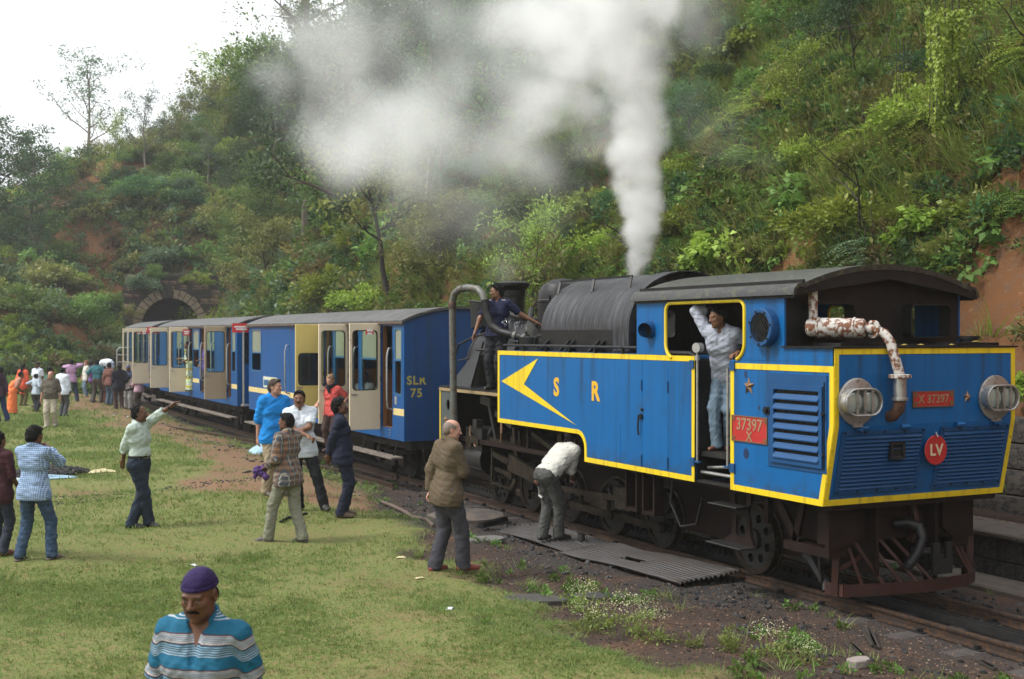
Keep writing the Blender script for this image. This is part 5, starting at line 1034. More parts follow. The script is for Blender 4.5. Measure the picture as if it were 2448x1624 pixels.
    seed = abs(hash(label)) % 9999 if False else sum(map(ord, label)) % 9999
    upz = Rs @ np.array([0, 0, 1.]); cr = res * .8
    # ---- lower garment
    if bot:
        kind, m = bot[0], bot[1]; o = dict(loose=.012, hem=.06, top=.10 if (not top or (top[1] if len(top) > 1 else {}).get('hem', -.1) > -.03) else .02); o.update(bot[2] if len(bot) > 2 else {}); lz = o['loose']
        f = SDF(lo, hi, cr * k)
        if kind == 'trousers':
            f.cap(sp(-.07, 0, -.02), sp(.07, 0, -.02), (.107 + lz) * k, k=.05); f.cap(sp(-.055, .012, .10), sp(.055, .012, .10), (.094 * (1 + stout * .7) + lz) * k, k=.05)
            for s in (-1, 1): f.cap(hip[s], kn[s], (.090 + lz) * k, (.060 + lz) * k, k=.05); f.cap(kn[s], ft[s] - [0, 0, .02 * k], (.060 + lz) * k, (.050 + lz * 1.5) * k, k=.03)
            f.folds(.0085 * k, 34 / k, seed); f.folds(.003 * k, 85 / k, seed + 1); f.plane(sp(0, 0, o['top']), upz)
            for s in (-1, 1):
                pass
            f.plane([0, 0, min(ft[-1][2], ft[1][2]) - .06 * k + o['hem'] - .055], [0, 0, -1])
        else:
            hz = o['hem']; fm = (ft[-1] + ft[1]) / 2
            f.cap(sp(-.07, 0, 0), sp(.07, 0, 0), .125 * k, k=.06); f.cap(sp(-.05, 0, .10), sp(.05, 0, .10), .11 * k, k=.05)
            for s in (-1, 1): f.cap(hip[s], np.array([ft[s][0] * .9, ft[s][1], hz]), .14 * k, .17 * k, k=.09); 
            f.cap(P, np.array([fm[0], fm[1], hz]), .13 * k, .16 * k, k=.09); f.folds(.012 * k, 30 / k, seed); f.plane(sp(0, 0, .14), upz); f.plane([0, 0, hz], [0, 0, -1])
        put(f, {'trousers': 'trousers', 'skirt': 'skirt'}[kind], m)
        if o.get('belt'):
            f = SDF(P - .3 * k, P + .3 * k, .012 * k); f.cap(sp(-.06, .012, .085), sp(.06, .012, .085), (.098 * (1 + stout * .7) + lz + .006) * k, k=.04); f.plane(sp(0, 0, .105), upz); f.plane(sp(0, 0, .068), -upz); put(f, 'belt', M_blk)
    # ---- upper garment
    if top:
        m = top[0]; o = dict(sleeve='short', hem=-.10, loose=.014, collar=True, open=False); o.update(top[1] if len(top) > 1 else {}); lz = o['loose']
        f = SDF(lo, hi, cr * k); torso(f, lz, o['hem'] < -.03)
        if o['hem'] < -.2: f.cap(sp(-.08, 0, o['hem'] - .1), sp(.08, 0, o['hem'] - .1), (.115 + lz) * k, k=.08)
        f.folds(.0075 * k, 30 / k, seed + 3); f.folds(.0028 * k, 78 / k, seed + 4); f.plane(sp(0, 0, o['hem']), -upz)
        cu, cf = {'short': (.80, 0), 'half': (1.2, .0), 'roll': (2, .45), 'long': (2, .93), 'none': (.12, 0)}[o['sleeve']]
        g = SDF(lo, hi, cr * k)
        for s in (-1, 1):
            g.cap(sh[s], el[s], (.052 + lz) * k, (.047 + lz) * k, k=.02, cut=cu)
            if cf: g.cap(el[s], hw[s], (.046 + lz) * k, (.037 + lz) * k, k=.02, cut=cf)
        g.folds(.0075 * k, 44 / k, seed + 5); g.folds(.003 * k, 90 / k, seed + 6); kk = .02; tq = np.clip(.5 + .5 * (f.F - g.F) / kk, 0, 1); f.F = f.F + (g.F - f.F) * tq - kk * tq * (1 - tq)
        nf = Rs @ np.array([0, .9, .45])
        f.cap(sp(0, .0, .53), sp(0, .015, .62), .062 * k, .075 * k, k=.01, sub=True)
        vd = {'v': .17, 'deep': .27}.get(o['open'], .07) if o['open'] else .05
        f.cap(sp(0, .09, .56), sp(0, .15, .50 - vd), .045 * k, .012 * k, k=.008, sub=True)
        if o['open'] == 'wide': f.cap(sp(0, .085, .56), sp(0, .120, .37), .064 * k, .020 * k, k=.006, sub=True)
        V, Q = f.mesh(); me = mesh_np('shirt', V, Q)
        if o.get('sz'):      # height measured along the cloth, so that stripes turn with the sleeves
            szv = (V - P) @ upz
            for s in (-1, 1):
                e = el[s] - sh[s]; Ln = np.linalg.norm(e); t_ = ((V - sh[s]) @ e) / Ln; lat_ = ((V - P) @ (Rs @ np.array([s, 0, 0]))) / k; wgt = sstep(.175, .225, lat_)
                szv = szv * (1 - wgt) + (((sh[s] - P) @ upz) - np.maximum(t_, -.03) + .03) * wgt
            attr(me, 'sz', szv)
        link_mesh(o.get('name', 'shirt'), me, T, m)
        if o['collar']:
            f = SDF(neck - .2 * k, neck + .2 * k, (hr * 1.05) * k); n_ = 14; op = .95 if o['open'] == 'wide' else .5 if o['open'] else .3
            ring = [sp(.070 * math.sin(q), -.018 + .066 * math.cos(q), .538 - .034 * math.cos(q) - (.01 if abs(q) < 1 else 0)) for q in np.linspace(op, 2 * math.pi - op, n_)]
            top_ = [sp(.062 * math.sin(q), -.018 + .058 * math.cos(q), .567 - .030 * math.cos(q)) for q in np.linspace(op, 2 * math.pi - op, n_)]
            for A_, B_ in ((ring, ring), (top_, top_)):
                for i in range(n_ - 1): f.cap(A_[i], B_[i + 1], .011 * k, k=.012 * k)
            for i in range(n_): f.cap(ring[i], top_[i], .010 * k, k=.010 * k)
            for i in (0, n_ - 1): e_ = ring[i] + Rs @ (np.array([(.030 if i == 0 else -.030), .014, -.055]) * k); f.cap(ring[i], e_, .012 * k, .006 * k, k=.012 * k); f.cap(top_[i], e_, .009 * k, .005 * k, k=.012 * k)
            put(f, 'collar', o.get('cmat', m))
        if o.get('under'):
            f = SDF(lo, hi, cr * k); f.cap(sp(-.075, .005, .32), sp(.075, .005, .32), .108 * k, k=.07); f.cap(sp(-.085, -.008, .42), sp(.085, -.008, .42), .09 * k, k=.05); f.cap(sp(0, -.01, .5), sp(0, -.015, .555), .066 * k, .064 * k, k=.03); f.plane(sp(0, 0, .2), -upz); f.cap(sp(0, 0, .56), sp(0, .015, .64), .056 * k, .06 * k, sub=True, k=.008); f.cap(sp(0, .07, .57), sp(0, .12, .48), .03 * k, .01 * k, sub=True, k=.008); put(f, 'under_shirt', o['under'])
    # ---- shoes
    for s in (-1, 1):
        if not shoe: break
        fw = Rl @ np.array([s * .22, 1, 0]); fw /= np.linalg.norm(fw); g0 = ft[s] - [0, 0, .08 * k]; sm = shoe[1] if not isinstance(shoe[1], tuple) else pbr('shoe %.3f %.3f' % shoe[1][:2], shoe[1], .5, 0, .2, 12, bump=.1)
        f = SDF(g0 - .16 * k - .04, g0 + .22 * k + .06, .010 * k); hl_ = g0 - fw * .045 * k; tl_ = g0 + fw * .165 * k
        if shoe[0] == 'shoe':
            f.cap(hl_ + [0, 0, .035 * k], g0 + fw * .06 * k + [0, 0, .04 * k], .042 * k, .044 * k, k=.02); f.cap(g0 + fw * .05 * k + [0, 0, .034 * k], tl_ + [0, 0, .022 * k], .045 * k, .034 * k, k=.03); f.cap(ft[s], ft[s] - [0, 0, .03 * k], .046 * k, .05 * k, k=.02); f.plane(g0 + [0, 0, .002], [0, 0, -1]); f.plane(ft[s] + [0, 0, .01 * k], [0, 0, 1]); put(f, 'shoe', sm)
        else:
            f.cap(hl_ + [0, 0, .002], tl_ + [0, 0, .002], .044 * k, .044 * k, k=.02); f.plane(g0 + [0, 0, .020 * k], [0, 0, 1]); f.plane(g0 - [0, 0, .004], [0, 0, -1]); V, Q = f.mesh(); n1 = len(V)
            f = SDF(g0 - .16 * k - .04, g0 + .22 * k + .06, .010 * k); f.cap(g0 + fw * .10 * k + [0, 0, .012], g0 + fw * .11 * k + [0, 0, .012], .046 * k, k=.01); f.plane(g0 + [0, 0, .0], [0, 0, -1]); V2, Q2 = f.mesh(); link_mesh('sandal', mesh_np('sandal', np.r_[V, V2], np.r_[Q, Q2 + n1]), T, sm)
    # ---- hair and headwear
    hk, hm = hair[:2]; f = SDF(hc - .22 * k, hc + .22 * k, hr * 1.15 * k); pn = lambda p, n: f.plane(Hp(*p), Rh @ np.array(n, float))
    if hk in ('short', 'bushy', 'long', 'bun', 'receding'):
        g_ = .010 if hk != 'bushy' else .024
        f.ell(Hp(0, -.014, .036), np.array((.073 + g_, .092 + g_, .080 + g_ * 1.3)) * k, Rh, .01); f.ell(Hp(0, -.05, -.02), np.array((.066 + g_, .052 + g_, .065 + g_ * .5)) * k, Rh, .03 * k)
        if hk == 'short' or hk == 'bushy': f.cap(Hp(-.035, .062, .088), Hp(.035, .060, .09), .026 * k, k=.02)
        f.folds(.0065 * k if hk == 'short' else .012 * k, 95 / k, seed)
        pn((0, .052, .068), (0, .80, -.60)) if hk != 'receding' else pn((0, .005, .05), (0, .9, -.1))
        for s in (-1, 1): f.ell(Hp(s * .085, .012, -.035), np.array((.03, .045, .055)) * k, Rh, .01 * k, True)
        if hk == 'long': f.cap(Hp(0, -.075, .03), Hp(0, -.10, -.16), .062 * k, .055 * k, k=.04); f.cap(Hp(0, -.10, -.1), Hp(0, -.105, -.19), .05 * k, .03 * k, k=.03)
        if hk == 'bun': f.cap(Hp(0, -.10, .075), Hp(0, -.125, .085), .032 * k, .03 * k, k=.015)
        put(f, 'hair', hm)
    elif hk == 'balding':
        f.ell(Hp(0, -.014, .026), np.array((.080, .099, .078)) * k, Rh, .01); f.ell(Hp(0, -.05, -.02), np.array((.072, .058, .064)) * k, Rh, .03 * k); f.folds(.002 * k, 90, seed); pn((0, .028, .02), (0, .85, -.2)); pn((0, -.03, .078), (0, .35, .94))
        for s in (-1, 1): f.ell(Hp(s * .085, .015, -.035), np.array((.03, .05, .055)) * k, Rh, .01 * k, True)
        put(f, 'hair', hm)
    elif hk == 'bandana':
        f.ell(Hp(0, -.016, .042), np.array((.079, .101, .084)) * k, Rh, .01); f.ell(Hp(0, -.05, .01), np.array((.076, .068, .06)) * k, Rh, .03 * k); f.folds(.0016 * k, 70 / k, seed); pn((0, .085, .050), (0, .12, -1)); put(f, 'bandana', hm)
        f = SDF(hc - .16 * k, hc + .16 * k, hr * 1.1 * k); f.ell(Hp(0, -.016, .036), np.array((.083, .106, .082)) * k, Rh, .01); pn((0, .085, .066), (0, -.12, 1)); pn((0, .085, .048), (0, .12, -1)); put(f, 'bandana_hem', hm)
        f = SDF(hc - .2 * k, hc + .16 * k, hr * 1.2 * k); f.ell(Hp(0, -.055, -.02), np.array((.072, .052, .060)) * k, Rh, .01); pn((0, -.01, 0), (0, .85, -.2)); put(f, 'hair', M_hairb)
    elif hk in ('cap', 'knit'):
        f.ell(Hp(0, -.014, .036), np.array((.082, .100, .092 if hk == 'cap' else .105)) * k, Rh, .01); pn((0, 0, .035), (0, .1, -1))
        if hk == 'cap': f.ell(Hp(0, .10, .04), np.array((.06, .06, .010)) * k, Rh, .01)
        put(f, 'cap', hm); f = SDF(hc - .2 * k, hc + .16 * k, hr * 1.2 * k); f.ell(Hp(0, -.04, -.01), np.array((.074, .062, .065)) * k, Rh, .01); pn((0, -.005, 0), (0, .85, -.2)); put(f, 'hair', M_hairb)
    if mous:
        f = SDF(hc - .15 * k, hc + .15 * k, hr * .8 * k)
        for s in (-1, 1): f.cap(Hp(0, .097, -.041), Hp(s * .024, .089, -.047), .0075 * k, .005 * k, k=.004 * k); f.cap(Hp(s * .024, .089, -.047), Hp(s * .033, .078, -.057), .0055 * k, .003 * k, k=.004 * k)
        put(f, 'moustache', M_hairb)
    if extra: extra(dict(T=T, k=k, Hp=Hp, sp=sp, hw=hw, el=el, sh=sh, put=put, SDF=SDF, P=P, Rs=Rs, Rh=Rh, hc=hc, lo=lo, hi=hi, cr=cr, tl=tl, neck=neck, res=res, hr=hr))
    return T
def watch(s):
    def f(c):
        d = c['el'][s] - c['hw'][s]; d /= np.linalg.norm(d); p = c['hw'][s] + d * .03; MB().cyl(p - d * .012, p + d * .012, .036, 12).build('watch', M_blk, c['T'])
    return f
# ------------------------------------------------------------ the people of the photograph
def sunglass(c):
    b = MB(); H = c['Hp']
    for s in (-1, 1):
        b.tube([H(s * .030 + .021 * math.cos(q), .101, .002 + .016 * math.sin(q)) for q in np.linspace(0, 6.283, 13)], .0022, 5, False); b.bar(H(s * .052, .098, .006), H(s * .078, .0, .006), .004, .003)
    b.bar(H(-.01, .103, .005), H(.01, .103, .005), .003, .003); b.build('spectacles', M_gal, c['T'])
def scarf(c):
    f = c['SDF'](c['neck'] - .25, c['neck'] + .25, .012); sp = c['sp']
    for q in np.linspace(0, 2 * math.pi, 13): f.cap(sp(.085 * math.sin(q), -.02 + .085 * math.cos(q), .54 + .012 * math.sin(3 * q)), sp(.085 * math.sin(q + .5), -.02 + .085 * math.cos(q + .5), .535), .038, k=.02)
    f.cap(sp(.03, .10, .52), sp(-.02, .13, .42), .045, .03, k=.03); f.folds(.006, 60, 3); c['put'](f, 'scarf', cloth('black scarf', (.012, .013, .018)))
def drape(m, s=1):
    def g(c):
        f = c['SDF'](c['lo'], c['hi'], c['cr']); sp = c['sp']; k = c['k']
        for y in (.12, -.13): f.cap(sp(s * .11, y * .35, .54), sp(-s * .10, y, .10), .045 * k, .06 * k, k=.04); f.cap(sp(s * .11, y * .35, .54), sp(s * .02, y * 1.05, -.10 if y < 0 else .2), .04 * k, .07 * k, k=.04)
        f.cap(sp(s * .10, .07, .52), sp(s * .10, -.09, .52), .05 * k, k=.05); f.cap(sp(s * .08, -.13, .3), sp(s * .05, -.15, -.4), .07 * k, .09 * k, k=.05); f.folds(.012, 38, 8); c['put'](f, 'drape', m)
    return g
PA = 'people standing about the station ground'
# foreground
def polo_kit(c):
    H, sp = c['Hp'], c['sp']
    MB().cyl(sp(.012, .125, .30), sp(.012, .131, .30), .006, 8).build('button', M_gal, c['T'])
person('man in purple bandana and striped teal polo shirt walking close to the viewer', (1.314, 5.934), 188, 1.70, (.33, .72, .0), (-.33, .72, .05), z=.085, skin='dark', lean=2, look=3, nod=-15, twist=4,
       top=(cloth('striped polo cotton', (.012, .135, .235), pat=polo), dict(hem=-.12, open='wide', loose=.014, sz=True, sleeve='short', cmat=cloth('teal collar', (.010, .10, .18)))), bot=('trousers', cloth('dark trousers', (.03, .032, .04))),
       hair=('bandana', cloth('purple bandana', (.020, .010, .055), .06)), mous=True, res=.0085, hres=.0034, stout=.0, extra=polo_kit, group=None)
# middle distance
person('man in pale green shirt pointing towards the train with outstretched arm', (3.15, 18.41), 108, 1.76, (.60, 1.86, -.02), (-.30, .84, .12), (-.12, .08, .03), (.12, .08, .10), 'dark', twist=-8, look=-28, curl=.12,
       top=(cloth('pale green shirting', (.42, .50, .44)), dict(sleeve='roll', hem=.06, loose=.02)), bot=('trousers', cloth('navy trousers', (.016, .026, .045)), dict(belt=True, loose=.018)), hair=('receding', M_hairb), mous=True, res=.013, hres=.006, stout=.12, extra=watch(-1), group=PA)
person('man in blue gingham shirt and jeans photographing with raised hands', (1.55, 16.45), 14, 1.64, (-.05, 1.36, .22), (.10, 1.36, .24), (-.17, .08, -.03), (.20, .08, .05), 'dark', look=18, nod=-5,
       top=(cloth('blue gingham', (.075, .155, .31), pat=gingham), dict(hem=-.14, sleeve='long', loose=.02)), bot=('trousers', cloth('blue denim', (.035, .065, .115), c2=(.07, .11, .17)), dict(loose=.014)), shoe=('sandal', (.09, .06, .045)), hair=('bushy', M_hairb), res=.013, hres=.007, group=PA, pole={1: (.6, -.6, 0), -1: (-.6, -.6, 0)})
person('long haired woman in dark top with blue hair tie, half hidden behind the gingham man', (1.18, 16.95), 20, 1.54, (-.2, .85, .0), (.2, .85, .1), skin='dark', top=(cloth('dark red top', (.05, .015, .02)), dict(hem=-.2, sleeve='half')), bot=('trousers', cloth('black denim', (.03, .035, .05))), shoe=('shoe', (.16, .05, .04)), hair=('long', M_hairb), res=.015, group=PA,
       extra=lambda c: MB().lathe([(.03, -.008), (.038, 0), (.03, .008)], tuple(c['Hp'](0, -.125, .0)), 'y', 12).build('hair_tie', cloth('blue ribbon', (.02, .10, .35)), c['T']))
def patch(c):
    pass
person('balding man in olive brown jacket and cargo trousers by the water column', (5.9, 13.64), 52, 1.80, (-.20, .93, .12), (.14, 1.20, .16), (-.14, .08, .0), (.20, .08, .04), 'pale', twist=6, look=28, nod=-12, lean=4,
       top=(cloth('olive brown jacket', (.095, .070, .042), .14), dict(hem=-.18, sleeve='long', loose=.024, name='jacket')), bot=('trousers', cloth('charcoal cargo cloth', (.045, .043, .052)), dict(loose=.022)), shoe=('shoe', (.20, .045, .03)), hair=('balding', M_hairg), res=.013, hres=.006, curl=.8, group=PA, pole={1: (.3, -.8, -.3)})
person('man in navy suit and glasses with his hands behind his back', (5.98, 17.73), 80, 1.74, (-.20, .86, .06), (-.22, .84, -.04), skin='dark', look=0, nod=9, lean=-3,
       top=(cloth('navy suiting', (.010, .013, .030), .08), dict(hem=-.16, sleeve='long', loose=.024, open='deep', name='jacket', under=cloth('white cotton', (.62, .66, .74)))), bot=('trousers', cloth('navy suiting', (.010, .013, .030)), dict(loose=.016)), shoe=('shoe', (.11, .065, .04)), hair=('bushy', M_hairb), mous=True, res=.013, hres=.006, extra=sunglass, group=PA, stout=.08, pole={-1: (-.9, -.3, .5), 1: (-.9, -.3, -.5)})
def purple_cloth(c):
    p = (c['hw'][-1] + c['hw'][1]) / 2; q = c['tl']((-.47, .93, .02)); f = c['SDF'](q - .25, q + .25, .012); w = c['tl']((-.36, 1.0, .06))
    f.cap(w, c['tl']((-.44, .96, .02)), .03, .04, k=.04); f.cap(c['tl']((-.42, .98, .02)), c['tl']((-.45, .86, .0)), .04, .025, k=.04); f.cap(c['tl']((-.38, .93, .02)), c['tl']((-.30, .88, .0)), .04, .045, k=.04); f.folds(.014, 60, 2); V, Q = f.mesh()
    o = link_mesh('folded_cloth', mesh_np('folded_cloth', V, Q), None, cloth('purple cloth', (.075, .035, .14))); o.location = c['T'].location; o.rotation_euler = c['T'].rotation_euler
    tag(o, 'purple cloth held in both hands by the man in the plaid shirt', 'cloth')
person('man in brown and grey plaid shirt striding with a cloth in his hands', (4.79, 16.48), 300, 1.73, (-.27, 1.03, -.02), (-.25, 1.08, .12), (-.27, .08, -.02), (.20, .08, .0), 'dark', look=-14, lean=2,
       top=(cloth('plaid shirting', (.10, .10, .105), pat=plaid), dict(hem=-.17, sleeve='long', loose=.02)), bot=('trousers', cloth('sage trousers', (.20, .20, .145), .12), dict(loose=.016)), shoe=('sandal', (.05, .04, .035)), hair=('short', M_hairb), res=.013, hres=.006, curl=.45, extra=purple_cloth, group=PA)
person('moustached man in white shirt standing with folded arms', (5.62, 18.6), 168, 1.83, (-.10, 1.20, -.27), (.14, 1.17, -.30), (.36, .08, -.06), (-.05, .08, .05), 'mid', look=10, nod=-2, side=3, top=(cloth('white shirt cloth', (.60, .64, .68), .05, pat=thin_stripe), dict(hem=-.16, sleeve='short', loose=.024, open='v')), bot=('trousers', cloth('black trousers', (.014, .015, .018)), dict(loose=.016)), hair=('short', M_hairb), mous=True, res=.013, hres=.006, stout=.1, curl=.7, group=PA, pole={-1: (.7, -.5, -.35), 1: (-.5, -.6, -.3)})
person('tall man in bright blue tee shirt and khaki cargo trousers', (5.62, 20.15), 140, 1.90, (.24, .86, .02), (-.28, .84, -.04), skin='pale', look=-35, nod=0, top=(cloth('bright blue jersey', (.008, .20, .56), .08), dict(hem=-.15, sleeve='half', loose=.028, collar=False)), bot=('trousers', cloth('khaki cargo cloth', (.30, .235, .155)), dict(loose=.026)), shoe=('shoe', (.09, .07, .05)), hair=('short', M_hairn), res=.014, hres=.006, stout=.15, group=PA)
person('woman in coral top and black scarf stepping down from the coach', (8.28, 25.2), 205, 1.63, (.22, .98, -.14), (-.30, 1.02, -.10), (.08, .12, .05), (-.06, .10, -.05), 'pale', z=.40, nod=-22, lean=4, top=(cloth('coral jersey', (.62, .095, .085), .07), dict(hem=-.12, sleeve='short', collar=False, loose=.01)), bot=('trousers', cloth('dark brown trousers', (.055, .03, .026))), shoe=('shoe', (.08, .05, .04)), hair=('bun', M_hairl), res=.013, hres=.0065, extra=scarf, curl=.6, group=None)
def torch(c):
    p = c['hw'][-1]; b = MB(); q = p + np.array([0, 0, -.07]); b.tube([q + [0, 0, .14], q + [0, 0, .02], q + [0, 0, -.02], q + [0, .0, -.20]], [.02, .02, .016, .014], 10); b.tube([q + [0, 0, -.20], q + [.06, .01, -.23]], .022, 8)
    o = b.build('ball_hammer', M_gal, None); o.location = c['T'].location; o.rotation_euler = c['T'].rotation_euler; tag(o, 'small hammer held by the worker bending under the engine', 'hammer')
person('worker in stained white shirt bending under the side of the engine', (8.24, 15.42), 52, 1.72, (-.28, .72, -.10), (.34, .85, .35), (-.10, .08, .0), (.13, .08, .03), 'dark', lean=51, nod=8, sway=(0, -.04), top=(cloth('stained white cotton', (.50, .49, .44), .08, pat=stained), dict(hem=-.025, sleeve='half', loose=.032)), bot=('trousers', cloth('greasy grey trousers', (.065, .066, .06), c2=(.035, .035, .032)), dict(loose=.018, top=.03)), hair=('short', M_hairb), res=.013, hres=.007, extra=torch, curl=.8, z=.0, pole={-1: (-.7, -.2, -.4)})
person('driver in light grey shirt leaning in the doorway of the cab', (8.88, 12.2), 215, 1.76, (.13, 1.17, -.24), (-.06, 1.70, .12), (.08, .08, .10), (-.08, .08, 0), 'mid', z=1.505, look=36, nod=-12, lean=26, side=-4, sway=(0, -.08), top=(cloth('light grey shirting', (.36, .38, .45), .06), dict(hem=-.16, sleeve='roll', loose=.022, open='v')), bot=('trousers', cloth('pale denim', (.17, .24, .31))), shoe=None, hair=('bushy', M_hairb), res=.013, hres=.006, extra=watch(-1), pole={1: (-.8, .25, 0), -1: (.8, 0, .3)}, curl=.7)
def piping(c):
    sp = c['sp']
    b = MB()
    for s in (-1, 1): b.tube([sp(s * .09, .055, .535), sp(s * .14, .035, .535), sp(s * .19, .02, .515), c['sh'][s] + (c['el'][s] - c['sh'][s]) * .3 + (c['sh'][s] - sp(s * .1, 0, .46)) * .5], .006, 6)
    b.build('white_piping', M_swht, c['T'])['kind'] = 'stuff'
person('man in navy polo shirt filling the tank from the top of the engine', (8.78, 18.22), 205, 1.70, (.62, 1.10, -.05), (-.42, .80, -.05), (.07, .08, .0), (-.09, .08, .05), 'mid', z=1.985, look=52, nod=-6, lean=-2, top=(cloth('navy polo jersey', (.008, .010, .036), .08), dict(hem=-.06, sleeve='short', loose=.018, open='v')), bot=('trousers', cloth('black trousers', (.014, .015, .018)), dict(loose=.016)), hair=('bushy', M_hairb), res=.013, hres=.006, extra=piping, stout=.05, pole={1: (-.8, -.2, .2), -1: (.3, -.9, .2)})
# passengers in the coaches
person('passenger in pale shirt sitting inside the coach next to the engine', (9.0, 25.25), 180, 1.66, (-.2, .62, -.2), (.2, .62, -.2), (-.12, .5, -.3), (.12, .5, -.3), 'mid', z=.72, pel=.32, top=(cloth('pale shirt', (.40, .43, .46)), dict(sleeve='half')), bot=('trousers', cloth('black trousers', (.014, .015, .018))), hair=('short', M_hairb), res=.018)
person('passenger in grey sleeves leaning an arm from a window of the middle coach', (8.98, 41.85), 265, 1.68, (-.45, 1.02, -.30), (-.42, 1.0, -.1), skin='mid', z=1.04, lean=10, pel=.2, top=(cloth('grey sweater', (.25, .26, .28)), dict(sleeve='roll')), bot=('trousers', cloth('black trousers', (.014, .015, .018))), hair=('short', M_hairb), res=.02)
person('woman in yellow and green sari leaning out of a coach doorway', (8.66, 40.92), 250, 1.58, (-.22, .95, -.25), (-.12, 1.0, .1), skin='dark', z=1.04, lean=12, top=(cloth('dark blouse', (.04, .05, .05)), dict(sleeve='short', collar=False, hem=.1)), bot=('skirt', cloth('yellow green sari', (.38, .50, .20), pat=sari_pat), dict(hem=.02)), hair=('long', M_hairb), res=.018, extra=drape(cloth('yellow green sari', (.38, .50, .20), pat=sari_pat)))
person('woman in purple standing in the doorway of the middle coach', (8.80, 39.32), 240, 1.60, (-.20, 1.02, -.1), (-.2, .9, .05), skin='dark', z=1.04, top=(cloth('purple kurta', (.07, .055, .22)), dict(sleeve='half', hem=-.4, loose=.02)), bot=('trousers', cloth('dark trousers', (.03, .032, .04))), hair=('long', M_hairn), res=.018)
# the far group
FAR = 'people by the last coach'
def far(label, x, y, a, h, **kw):
    kw.setdefault('res', .024); kw.setdefault('hres', .011); kw.setdefault('group', FAR); kw.setdefault('lh', (-.24, .82, .0)); kw.setdefault('rh', (.24, .82, .0))
    if math.cos(R(a)) < 0: kw['lh'], kw['rh'] = [((-q[0], q[1], q[2]) if q in ((-.24, .82, .0), (.24, .82, .0)) else q) for q in (kw['lh'], kw['rh'])]
    kw.setdefault('hair', ('short', M_hairb)); return person(label, (x, y), a, h, kw.pop('lh'), kw.pop('rh'), **kw)
tr = lambda n, c: ('trousers', cloth(n, c), dict(loose=.018))
person('old bald man in grey polo shirt and beige trousers walking on the grass', (4.2, 39.49), 180, 1.66, (.30, .74, .02), (-.30, .74, -.04), (.10, .10, .08), (-.06, .08, -.1), 'pale', nod=-8, stout=.32, top=(cloth('grey brown polo', (.10, .085, .065)), dict(hem=-.06, sleeve='half', loose=.03)), bot=('trousers', cloth('beige trousers', (.42, .37, .28)), dict(loose=.026)), shoe=('shoe', (.5, .46, .4)), hair=('none', M_hairg), res=.018, hres=.008, group=PA)
far('man in dark purple shirt and navy jeans striding at the edge of the grass', 3.0, 42.4, 280, 1.72, rf=(.25, .08, 0), lf=(-.05, .08, 0), top=(cloth('dark purple shirt', (.05, .025, .045)), dict(sleeve='long', hem=-.12)), bot=tr('navy jeans', (.012, .025, .075)))
far('woman bending in a bright orange sari', 3.71, 46.82, 60, 1.56, lean=32, lh=(.1, .8, .2), rh=(.25, .85, .1), top=(cloth('faded orange blouse', (.42, .20, .14)), dict(sleeve='half', collar=False, hem=.0)), bot=('skirt', cloth('bright orange silk', (.80, .19, .06)), dict(hem=.06)), extra=drape(cloth('bright orange silk', (.80, .19, .06)), -1))
far('long haired woman in an orange red tunic and olive trousers', 4.49, 51.9, 20, 1.62, top=(cloth('orange red tunic', (.66, .10, .05)), dict(sleeve='long', hem=-.42, loose=.022, collar=False)), bot=tr('olive cloth', (.10, .085, .03)), hair=('long', M_hairb), side=4)
far('boy in pale checked shirt and dark trousers', 4.6, 47.98, 30, 1.35, top=(cloth('pale checked cotton', (.42, .48, .50), pat=gingham), dict(sleeve='half', hem=-.14)), bot=tr('dark trousers', (.03, .032, .04)))
far('man in white shirt and dark cap, behind the boy', 4.9, 50.6, 200, 1.72, top=(cloth('white cotton', (.62, .66, .74)), dict(sleeve='short')), bot=tr('dark trousers', (.03, .032, .04)), hair=('cap', cloth('black cap', (.015, .015, .018))))
far('woman in a red and yellow sari', 5.15, 48.6, 40, 1.55, top=(cloth('green blouse', (.05, .16, .12)), dict(sleeve='short', collar=False, hem=.1)), bot=('skirt', cloth('red yellow sari', (.38, .04, .06), c2=(.5, .28, .03)), dict(hem=.05)), extra=drape(cloth('red yellow sari', (.38, .04, .06), c2=(.5, .28, .03))), hair=('long', M_hairb))
far('man in loose white shirt behind the old bald man', 5.2, 45.2, 20, 1.66, top=(cloth('white cotton', (.62, .66, .74)), dict(sleeve='long', hem=-.16, loose=.035)), bot=tr('grey trousers', (.07, .07, .075)))
far('man in a lilac shirt raising a camera to his face', 6.62, 54.61, 350, 1.74, lh=(-.12, 1.52, .15), rh=(.12, 1.54, .15), lf=(-.2, .08, 0), rf=(.22, .08, .05), top=(cloth('lilac shirt', (.40, .24, .38)), dict(sleeve='long', hem=-.14, loose=.024)), bot=tr('dark blue jeans', (.025, .04, .075)), pole={-1: (-.8, -.4, -.2), 1: (.8, -.4, -.2)})
far('red haired woman in a white tee shirt and blue jeans', 8.0, 60.6, 230, 1.66, skin='pale', lf=(.06, .08, -.12), top=(cloth('white tee', (.58, .58, .52)), dict(sleeve='half', collar=False, hem=-.16)), bot=tr('light jeans', (.12, .18, .24)), hair=('bushy', pbr('auburn hair', (.22, .07, .025), .55, bump=.5)), shoe=('shoe', (.45, .25, .22)))
far('man in blue and red striped shirt at the back of the group', 7.5, 55.0, 60, 1.70, top=(cloth('blue red stripes', (.04, .06, .28), pat=bluered), dict(sleeve='short')), bot=tr('grey trousers', (.07, .07, .075)))
far('man in a teal shirt with hands on his hips seen from behind', 7.45, 53.2, 5, 1.74, lh=(-.22, 1.0, .02), rh=(.22, 1.0, .02), top=(cloth('teal shirt', (.035, .14, .17)), dict(sleeve='half', hem=.04, loose=.026)), bot=tr('grey brown trousers', (.075, .06, .05)), lf=(-.17, .08, 0), rf=(.15, .08, 0), pole={-1: (-.9, -.2, -.2), 1: (.9, -.2, -.2)}, stout=.1)
